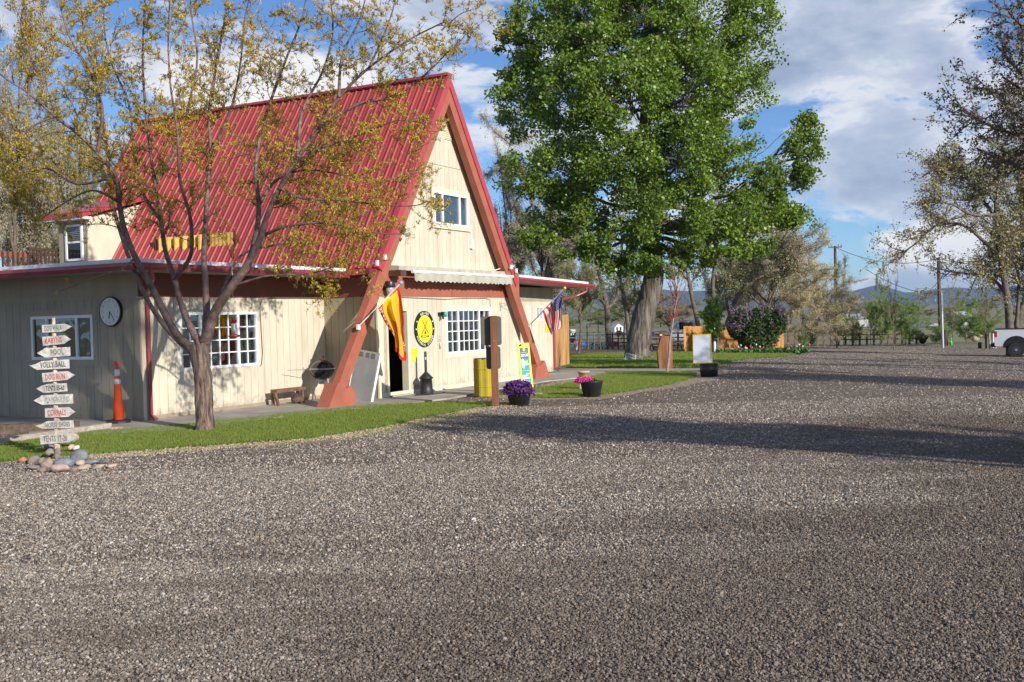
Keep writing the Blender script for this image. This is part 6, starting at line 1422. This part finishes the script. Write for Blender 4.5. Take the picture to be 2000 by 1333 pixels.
proto('tan', seed=1, mt_l=budtan, mt_b=barkgrey, leafn=58000, ntw=3400, size=.08)
proto('tan2', seed=2, mt_l=budtan, mt_b=barkgrey, leafn=58000, ntw=3400, size=.08, spread=4.8, low=.15)
proto('olive', seed=3, mt_l=budgreen, mt_b=barkgrey, leafn=34000, ntw=2800, size=.09, spread=4.4)
proto('open', seed=4, mt_l=budgreen, mt_b=barkgrey, leafn=2600, ntw=900, size=.12, spread=3.6, low=.35, trunkr=.16)
proto('shrub', seed=5, mt_l=shrubg, mt_b=barkgrey, leafn=46000, ntw=2000, size=.12, spread=5.0, low=.02, trunkr=.09, nl=18, aspect=1.6)
proto('willow', seed=12, mt_l=budlight, mt_b=barkgrey, leafn=62000, ntw=3600, size=.085, spread=5.6, low=.02, nl=18, trunkr=.10)
proto('brown', seed=6, mt_l=budbrown, mt_b=barkgrey, leafn=16000, ntw=1900, size=.15, spread=4.6, low=.2)
def put(key, name, label, base, h, wsc=1.0, rz=0, cat='tree', group=None, dsc=None):
    t = thing(name, label, cat, base, rz, group); s_ = h/10; t.scale = (s_*wsc, s_*(dsc or wsc), s_)
    for nm, me, kd in protos[key]:
        o = link(nm, me, t)
        if kd: o['kind'] = kd
    return t
def tree_px(key, name, label, px, py_base, py_top, dist, wpx, rz, **kw):
    """natural crown width of a proto is about 9 m at 10 m height"""
    b = flatG(px, py_base, dist); h = D(px, py_top, dist)[2]-b[2]; wm_ = wpx*dist/FPX; return put(key, name, label, b, h, (wm_/(h*.95)), rz, **kw)
TL = 'trees behind the store'
# behind the left wing
tree_px('tan2', 'bare_tree', 'greyish budding tree filling the left photo edge behind the roof deck', 30, 600, 150, 42, 260, .3, group=None)
tree_px('olive', 'bare_tree', 'olive budding tree behind the dormer at left', 150, 600, 265, 46, 210, 2.3)
tree_px('tan', 'bare_tree', 'tall greyish tree at the extreme upper left of the photo', -90, 600, 100, 40, 300, 1.3)
tree_px('tan', 'bare_tree', 'grey brown tree crown low behind the deck railing', 80, 600, 290, 50, 230, 4.1)
tree_px('tan2', 'bare_tree', 'budding tree whose crown shows between the dormer roof and the red slope', 215, 600, 340, 56, 150, 5.1)
tree_px('tan2', 'bare_tree', 'pale grey tree crown between the upper left edge and the locust', 60, 600, 190, 60, 230, 2.2)
tree_px('tan', 'bare_tree', 'grey tree crown behind the clock end of the left wing', 185, 600, 390, 70, 200, 3.0)
# between store and cottonwood
tree_px('tan', 'bare_tree', 'tall grey budding tree just right of the A-frame gable', 985, 660, 300, 75, 190, .9)
tree_px('tan2', 'bare_tree', 'tan budding tree behind the right wing roof', 1075, 665, 375, 72, 230, 3.3)
tree_px('olive', 'bare_tree', 'low olive tree above the cedar boards at the store end', 1130, 672, 500, 60, 120, .2)
tree_px('tan', 'bare_tree', 'grey tree behind the left side of the cottonwood crown', 1110, 672, 420, 85, 190, 2.6)
tree_px('olive', 'bare_tree', 'hazy olive tree seen between the dark trunks far behind the corral', 1215, 660, 540, 95, 150, 1.7)
tree_px('tan2', 'bare_tree', 'reddish tan willow scrub behind the big trunk', 1320, 655, 590, 130, 190, 4.4)
# two darker trunks left of the cottonwood
def dark_tree(px, py, pts, label, seed, rpx):
    b = G(px, py); d_ = b[1]; kk = d_/FPX; r = np.random.default_rng(seed); t = thing('dark_trunk_tree', label, 'tree', b, 0); br = Twigs(); tw_ = Twigs(); L_ = []
    for j, pl in enumerate(pts):
        P = smoothpath([D(x, y, d_+dy)-b for x, y, dy in pl], 4); br.add(P, np.linspace(rpx*kk*(1 if j == 0 else .55), rpx*kk*(.4 if j == 0 else .15), len(P)))
        for k in range(26):
            p, d0 = along(P, r.uniform(.5 if j == 0 else .2, 1)); Q, _ = wob(p, d0+r.normal(0, .7, 3), r.uniform(.8, 2.0), 5, r, .2, .02); tw_.add(Q, np.linspace(.03, .008, len(Q)))
            for _k in range(7):
                q_, dq = along(Q, r.uniform(.2, 1)); Z, _ = wob(q_, dq+r.normal(0, .8, 3), r.uniform(.3, .8), 3, r, .25); tw_.add(Z, np.linspace(.01, .005, 4)); L_ += [along(Z, r.random())[0]+r.normal(0, .07, 3) for _q in range(8)]
    link('trunk', br.mesh('trunk', barkgrey, 9), t); link('twigs', tw_.mesh('twigs', barkgrey, 3), t, kind='stuff'); link('crown', leafmesh('crown', np.array(L_), .10, 1.2, budgreen, r), t, kind='stuff'); return t
dark_tree(1189, 682, [[(1189, 683, 0), (1187, 640, 0), (1185, 600, 0), (1176, 560, 0), (1165, 510, 0), (1150, 450, 0), (1140, 380, 0)], [(1188, 602, 0), (1205, 580, .4), (1206, 555, .5), (1196, 530, .6), (1190, 490, .5), (1200, 430, 0)], [(1182, 595, 0), (1165, 578, -.3), (1148, 572, -.6), (1120, 540, -1)]], 'dark slender tree with forked trunk left of the cottonwood', 3, 6.5)
dark_tree(1229, 684, [[(1229, 685, 0), (1227, 640, 0), (1222, 600, 0), (1216, 570, 0), (1210, 530, 0), (1215, 470, 0), (1205, 400, 0)], [(1224, 612, 0), (1236, 590, .3), (1240, 560, .4), (1228, 500, .4)]], 'dark thin tree hugging the left side of the big trunk', 8, 5)
dark_tree(1364, 686, [[(1364, 640, 0), (1358, 610, 0), (1350, 575, 0), (1342, 530, 0), (1330, 480, 0), (1335, 420, 0)], [(1345, 560, 0), (1365, 530, .4), (1378, 490, .5)]], 'leaning dark trunk rising behind the left end of the cedar fence', 12, 5)
dark_tree(1392, 686, [[(1400, 660, 0), (1398, 610, 0), (1392, 560, 0), (1396, 510, 0), (1400, 450, 0), (1410, 400, 0)], [(1398, 600, 0), (1418, 560, .3), (1440, 530, .5), (1462, 510, .6)]], 'upright dark trunk behind the white pole', 14, 5)
dark_tree(1420, 684, [[(1412, 660, 0), (1425, 620, 0), (1440, 580, 0), (1470, 550, 0), (1500, 535, 0), (1540, 515, 0)], [(1425, 615, 0), (1418, 580, .3), (1425, 540, .5), (1440, 490, .6), (1445, 440, .6)]], 'dark spreading trunk behind the lilac bush', 17, 6)
# sapling with red twigs and staked green sapling
def sapling(px, py, tip, label, mtl, seed, leafn, leafs, twm, rpx=1.4, spread=1.1, lo=.35):
    b = G(px, py); kk = b[1]/FPX; r = np.random.default_rng(seed); H = (py-tip)*kk; t = thing('sapling', label, 'tree', b, 0); P, _ = wob((0, 0, 0), (.05, 0, 1), H*.85, 8, r, .04); tw_ = Twigs(); st = Twigs(); st.add(P, np.linspace(rpx*kk*1.6, rpx*kk*.5, len(P))); L_ = []
    for k in range(22):
        p, d0 = along(P, r.uniform(lo, 1)); Q, _ = wob(p, (r.normal(0, .5), r.normal(0, .5), 1.2), spread*r.uniform(.4, 1.0), 5, r, .1, .08); tw_.add(Q, np.linspace(.016, .005, len(Q)))
        for _k in range(4): q_, dq = along(Q, r.uniform(.3, 1)); Z, _ = wob(q_, dq+r.normal(0, .5, 3), .35, 3, r, .2); tw_.add(Z, np.linspace(.008, .004, 4)); L_ += [along(Z, r.random())[0]+r.normal(0, .05, 3) for _q in range(leafn)]
    link('trunk', st.mesh('trunk', mat('pale_sapling_bark', (.32, .26, .24), .8), 7), t); link('twigs', tw_.mesh('twigs', twm, 4), t)
    if leafn: link('crown', leafmesh('crown', np.array(L_), leafs, 1.3, mtl, r), t, kind='stuff')
    return t
redtw = mat('red_twigs', (.26, .09, .075), .7)
s1_ = sapling(1303, 727, 545, 'young bare sapling with red twigs and a teal tag in front of the sawn slab', budgreen, 3, 0, .1, redtw, 1.8, 1.0, .45)
MB().box(-.05, .05, -.06, .05, 1.78, 1.88).build('plastic_tag', mat('teal_tag', (.02, .42, .38), .5), s1_)
sapling(1390, 713, 600, 'young sapling with bright green leaves behind the framed signboard', mat('bright_leaves', (.20, .33, .03), .5, .1, 2, isl=.8, trans=.35), 5, 9, .13, mat('pale_twigs', (.25, .2, .15), .7), 1.0, .8, .35)
# right of the cottonwood: tan trees
tree_px('tan2', 'bare_tree', 'big tan budding tree leaning right behind the lilac bush', 1490, 680, 425, 66, 250, 2.0)
tree_px('willow', 'bare_tree', 'full pale tan tree crown above the lilac bush', 1510, 680, 445, 72, 210, 5.2)
tree_px('tan', 'bare_tree', 'tan budding tree just behind the cottonwood right edge', 1430, 680, 440, 80, 200, .4)
tree_px('willow', 'bare_tree', 'rounded tan willow in front of the left power pole', 1635, 678, 548, 74, 150, 1.0)
tree_px('willow', 'bare_tree', 'low pinkish tan willow left of the power pole', 1565, 680, 520, 70, 150, 3.6)
# shrubs along the far road edge
def shrub(px, py, top, w_, lb, rz, key='shrub', name='shrub', cat='shrub'):
    b = G(px, py); h = D(px, top, b[1])[2]-b[2]; put(key, name, lb, b, h*1.15, (w_*b[1]/FPX)/(h*1.05), rz, cat=cat)
shrub(1648, 674, 606, 60, 'dark green shrub in front of the tan willow on the fence line', .4)
shrub(1672, 676, 622, 36, 'small round green shrub left of the open rail fence', 1.4)
shrub(1722, 676, 572, 74, 'tall light green shrub on slender pale stems in the middle of the fence line', 2.4)
shrub(1768, 675, 610, 76, 'bushy green shrub at the right end of the rail fence', 3.4)
shrub(1838, 675, 630, 66, 'low green shrub between dark stump and lone post', .9)
shrub(1888, 672, 602, 90, 'bright green shrub left of the bollards', 5.1)
shrub(1925, 670, 618, 66, 'green shrub behind the pickup tailgate', 4.1)
shrub(1585, 680, 640, 26, 'small dark shrub right of the cedar fence end', 2.9)
shrub(1568, 684, 648, 24, 'dark upright bush beside the fence end by the flower bed', 2.2)
for px, top, w_, lb, rz, dist in ((1745, 545, 60, 'slim grey budding tree rising from the shrubs before the mountains', .5, 68), (1795, 585, 52, 'small open branched tree in front of the white house', 1.2, 80), (1862, 560, 70, 'open twiggy tree just right of the taller power pole', 2.2, 72), (1925, 565, 60, 'thin budding tree above the pickup tailgate', 3.1, 76), (1700, 600, 40, 'low twiggy tree at the centre of the fence line', 4.5, 80)):
    tree_px('open', 'bare_tree', lb, px, 672, top, dist, w_, rz)
for i in range(13):
    px = [1115, 1150, 1185, 1240, 1290, 1340, 1660, 1710, 1765, 1815, 1870, 1935, 1990][i]
    b = flatG(px, 640, 230+12*(i % 4)); put('olive' if i % 2 else 'shrub', 'distant_tree', 'low distant field tree '+['beyond the steel corral panels', 'above the corral gate arch', 'behind the forked dark trunk', 'close left of the big trunk base', 'right of the big trunk across the field', 'behind the pale blue truck cab', 'left of the open rail fence', 'over the middle of the rail fence', 'left of the small white house', 'right of the small white house', 'behind the bright green shrub', 'behind the thin budding tree at right', 'behind the pickup bed'][i], b, 2.6+1.3*(i % 3), 2.6, i*.9)
# lilac bush with purple panicles
b = G(1482, 690); kk = b[1]/FPX
li = thing('lilac_bush', 'large lilac bush with purple blossom on top beside the cedar fence', 'shrub', b, 0); r = np.random.default_rng(9)
st = Twigs(); tops = []
for k in range(34):
    a = r.uniform(0, 6.28); P, _ = wob((r.normal(0, .15), r.normal(0, .15), 0), (math.cos(a)*.45+r.normal(0, .1), math.sin(a)*.4, 1), r.uniform(1.6, 2.6), 7, r, .12); st.add(P, np.linspace(.035, .01, len(P))); tops.append(P)
link('stems', st.mesh('stems', barkgrey, 5), li)
LQ = []; FQ = []
for (px, py, rx, ry) in ((1440, 640, 24, 22), (1475, 635, 34, 28), (1510, 632, 28, 26), (1450, 615, 26, 18), (1490, 612, 30, 18), (1525, 622, 16, 22), (1478, 668, 28, 20), (1500, 660, 22, 20), (1455, 665, 16, 14), (1480, 684, 34, 9)):
    n = int(rx*ry*4.0); d = r.normal(0, 1, (n, 3)); d /= np.linalg.norm(d, axis=1)[:, None]; LQ.append(D(px, py, b[1]+r.uniform(-.3, .3))-b+d*(r.uniform(.3, 1, (n, 1))**.4)*np.array([rx*kk, 28*kk, ry*kk]))
for (px, py, rx, ry) in ((1445, 606, 22, 10), (1475, 603, 24, 10), (1500, 612, 24, 14), (1518, 598, 17, 12), (1532, 618, 14, 18), (1455, 622, 24, 10), (1488, 632, 20, 8), (1430, 628, 10, 8)):
    for _ in range(int(rx*.85)):
        d = r.normal(0, 1, 3); d /= np.linalg.norm(d); c = D(px, py, b[1])-b+d*np.array([rx*kk, 24*kk, ry*kk]); n = 40; c[1] -= 12*kk*r.random(); c += r.normal(0, 3*kk, 3); FQ.append(c+r.normal(0, 1, (n, 3))*np.array([.055, .055, .11]))
link('foliage', leafmesh('foliage', np.concatenate(LQ), .12, 1.3, mat('lilac_leaves', (.075, .12, .035), .5, .1, 2, isl=.9, trans=.25), r), li, kind='stuff')
link('blossom', leafmesh('blossom', np.concatenate(FQ), .065, 1.0, mat('lilac_blossom', (.26, .17, .27), .6, .1, 2, isl=.9, trans=.25), r), li, kind='stuff')
li.scale = (.93, .93, .93)
# tulip bed
b = G(1500, 692); fl_ = thing('flower_bed', 'bed of red and white tulips and green leaves at the foot of the lilac', 'flowers', b, 0); r = np.random.default_rng(19)
n = 2600; P = np.stack([r.uniform(-2.6, 1.9, n), r.uniform(-.7, .5, n), r.uniform(0, .16, n)], 1); link('foliage', leafmesh('foliage', P, .2, 2.4, mat('tulip_leaves', (.07, .16, .04), .5, .1, 2, isl=.9, trans=.2), r, up=1.2), fl_, kind='stuff')
tul = [mat('tulip_red', (.60, .08, .11), .5, .1, 4), mat('tulip_white', (.72, .66, .64), .5, .1, 4)]
for k in range(26):
    x, y, h = r.uniform(-2.0, 2.2), r.uniform(-.6, .3), r.uniform(.28, .45); s = MB().tube([(0, 0, 0), (.01, 0, h)], .008, 4).build('stem', leafg, fl_, loc=(x, y, 0)); MB().lathe([(.015, 0), (.045, .03), (.04, .08), (.02, .10)], 8, (0, 0, h)).build('tulip_head', tul[k % 2 if k % 3 else 0], s, smooth=True)
# rock edging of the lawn far side
# ---------------- right hand trees
rt = G(1972, 690); rd = 52
b = flatG(1975, 660, rd); kk = rd/FPX
def RP(px, py, dy=0): return D(px, py, rd+dy)-b
t = thing('riverside_tree', 'tall olive green tree with forked trunk behind the pickup at the right edge', 'tree', b, 0); r = np.random.default_rng(77)
br = Twigs(); tw_ = Twigs(); L_ = []
MAIN = [[(1974, 700, 0), (1972, 640, 0), (1968, 590, 0), (1960, 540, 0), (1950, 480, 0), (1945, 400, 0), (1950, 330, 0)], [(1978, 680, .5), (1985, 640, .5), (2000, 590, .6), (2020, 530, .8), (2030, 450, 1)], [(1968, 585, 0), (1950, 555, .4), (1925, 540, .5), (1890, 535, .6), (1845, 530, .7)], [(1955, 500, 0), (1920, 470, -.5), (1880, 440, -.6), (1830, 440, -.8), (1790, 475, -.9), (1765, 492, -1)], [(1950, 430, 0), (1910, 380, .6), (1880, 340, .8), (1850, 330, 1)], [(1985, 640, .3), (1990, 560, .4), (1985, 480, .4), (2000, 400, .3), (1990, 320, .2)], [(2000, 560, 0), (2050, 500, 0), (2080, 420, 0)], [(1950, 420, 0), (1900, 420, -1.5), (1860, 400, -2), (1820, 395, -2.4)]]
for j, pl in enumerate(MAIN):
    P = smoothpath([RP(*q_) for q_ in pl], 4); r0 = (9 if j < 2 else 4)*kk; br.add(P, np.linspace(r0, r0*.25, len(P)))
    for k in range(46 if j not in (2, 3, 7) else 15):
        p, d0 = along(P, r.uniform(.45 if j < 2 else .2, 1)); Q, _ = wob(p, d0+r.normal(0, .7, 3), r.uniform(.8, 2.4), 6, r, .22, .01); tw_.add(Q, np.linspace(.035, .008, len(Q)))
        for _k in range(14):
            q_, dq = along(Q, r.uniform(.1, 1)); Z, _ = wob(q_, dq+r.normal(0, .8, 3), r.uniform(.3, .9), 3, r, .25); tw_.add(Z, np.linspace(.012, .005, 4)); L_ += [along(Z, r.random())[0]+r.normal(0, .10, 3) for _q in range(10)]
link('trunk', br.mesh('trunk', barkgrey, 10), t); link('twigs', tw_.mesh('twigs', barkgrey, 3), t, kind='stuff'); link('crown', leafmesh('crown', np.array(L_), .10, 1.4, mat('olive_new_leaves', (.30, .29, .12), .6, .2, 1, col2=(.26, .20, .12), isl=1, trans=.2), r), t, kind='stuff')
tree_px('olive', 'bare_tree', 'olive crowned tree filling the right edge behind the forked trunk', 2040, 680, 250, 62, 260, 1.9)
# nearer tree whose limbs reach in at the upper right; it stands beside the road outside the frame
def near_tree(bx, by, H, label, seed, tips, leafn=8, spread=1.0, mtl=budbrown, rad=.26, t0=.4):
    b = np.array([bx, by, zg(bx, by)]); t = thing('roadside_tree', label, 'tree', b, 0); r = np.random.default_rng(seed); br = Twigs(); tw_ = Twigs(); L_ = []
    T, _ = wob((0, 0, 0), (0, 0, 1), H*.6, 8, r, .05); T = smoothpath(list(T), 2); br.add(T, np.linspace(rad, rad*.4, len(T)))
    for tip in tips:
        P = limb_to(along(T, r.uniform(t0, .97))[0], np.array(tip)-b, r, 6, -.06); br.add(P, np.linspace(rad*.38, .03, len(P)))
        for k in range(20):
            p, d0 = along(P, r.uniform(.35, 1)); Q, _ = wob(p, d0+r.normal(0, .6, 3), r.uniform(.7, 1.9)*spread, 6, r, .22, -.01); tw_.add(Q, np.linspace(.022, .005, len(Q)))
            for _k in range(9):
                q_, dq = along(Q, r.uniform(.1, 1)); Z, _ = wob(q_, dq+r.normal(0, .7, 3), r.uniform(.2, .6), 3, r, .25); tw_.add(Z, np.linspace(.007, .003, 4)); L_ += [along(Z, x)[0]+r.normal(0, .04, 3) for x in r.uniform(0, 1, leafn)]
    link('trunk', br.mesh('trunk', barkgrey, 10), t); link('twigs', tw_.mesh('twigs', barkgrey, 3), t, kind='stuff'); link('crown', leafmesh('crown', np.array(L_), .085, 1.6, mtl, r), t, kind='stuff'); return t
tips = [D(px+22, py, d_) for px, py, d_ in ((1868, 225, 29), (1885, 290, 30), (1915, 250, 28), (1935, 150, 29), (1925, 90, 30), (1945, 20, 28), (1960, 240, 27), (1985, 80, 28), (2000, 180, 26), (1975, 310, 29), (2040, 20, 28), (2030, 260, 27), (1990, -30, 28), (1905, 170, 29.5), (2080, 100, 29), (2060, 330, 28))]
near_tree(17.5, 29, 11, 'dark tree with drooping seed clusters reaching in at the upper right edge', 4, tips)
# ---------------- unseen roadside trees for the road shadows, and one added to shade the left wing
def caster(bx, by, H, cr, label, seed, n=26, zlo=.45, leafn=8):
    r = np.random.default_rng(seed); tips = []
    for k in range(n):
        a = r.uniform(0, 6.28); q = cr*math.sqrt(r.uniform(.1, 1)); tips.append((bx+q*math.cos(a), by+q*math.sin(a), r.uniform(zlo, 1)*H))
    return near_tree(bx, by, H, label, seed, tips, leafn=leafn)
def shade_tree(bx, by, H, label, seed, marks, zr, rad=.22, mtl=budbrown, leafn=8, spread=.8):
    """a roadside tree outside the frame; its limbs end where the sun throws their shade onto the given ground points"""
    r = np.random.default_rng(seed); tips = []
    for g, n in marks:
        for _ in range(n):
            z = r.uniform(*zr); t_ = (z-g[2])/-SUN[2]; q = np.array(g)-SUN*t_+np.array([r.normal(0, .33), r.normal(0, .33), 0]); tips.append(q)
    return near_tree(bx, by, H, label, seed, tips, leafn=leafn, rad=rad, spread=spread, mtl=mtl)
gg_ = lambda x, y: G(x, y)
shade_tree(11.8, 4.6, 7.5, 'roadside tree right of the road outside the photo casting the long road shadow', 41, [(gg_(x, y), 3 if x < 1300 else 1) for x, y in ((900, 828), (985, 822), (1070, 820), (1160, 822), (1260, 828), (1380, 830), (1500, 832), (1640, 838), (1800, 842), (1950, 846))], (5.0, 5.25), spread=.42)
shade_tree(17.5, 14.5, 8, 'second roadside tree further along right of the road outside the photo', 42, [(gg_(x, y), 3) for x, y in ((1280, 731), (1420, 732), (1560, 735), (1700, 738), (1850, 742), (2000, 748), (1400, 716))], (5.0, 6.0))
shade_tree(27, 24, 9, 'third roadside tree right of the road outside the photo', 43, [(gg_(x, y), 2) for x, y in ((1600, 700), (1750, 702), (1900, 706), (1480, 709), (2000, 700))], (5.2, 6.6))
cc_ = np.array([-8.4, 19.2, 1.3])-SUN/np.linalg.norm(SUN[:2])*36*1.0
r_ = np.random.default_rng(3)
near_tree(cc_[0]-8.5, cc_[1]-6.6, 27, 'tall roadside tree behind the camera shading the left wing', 44, [cc_+np.array([-.75, -.66, 0])*0+np.array([.752, .659, 0])*r_.normal(0, .42)+SUN*r_.uniform(-1.5, 1.5)+np.array([0, 0, r_.uniform(-1.2, 1.0)]) for _ in range(46)], leafn=12, spread=.4, t0=.88)  # added tree; narrow crown and offset trunk shaped to darken only that wall
# ---------------- air
def haze():
    mt = bpy.data.materials.new('thin_air'); mt.use_nodes = True; nt = mt.node_tree; nt.nodes.clear(); q = NT(nt)
    v = q.n('ShaderNodeVolumePrincipled', {'Color': (.48, .68, 1.0, 1), 'Density': HAZE, 'Anisotropy': .1}); o = q.n('ShaderNodeOutputMaterial'); nt.links.new(v.outputs[0], o.inputs['Volume'])
    ob = MB().box(-7200, 7200, -1500, 9300, -45, 190).build('haze', mt); ob['kind'] = 'stuff'
HAZE = .00008
if HAZE: haze()
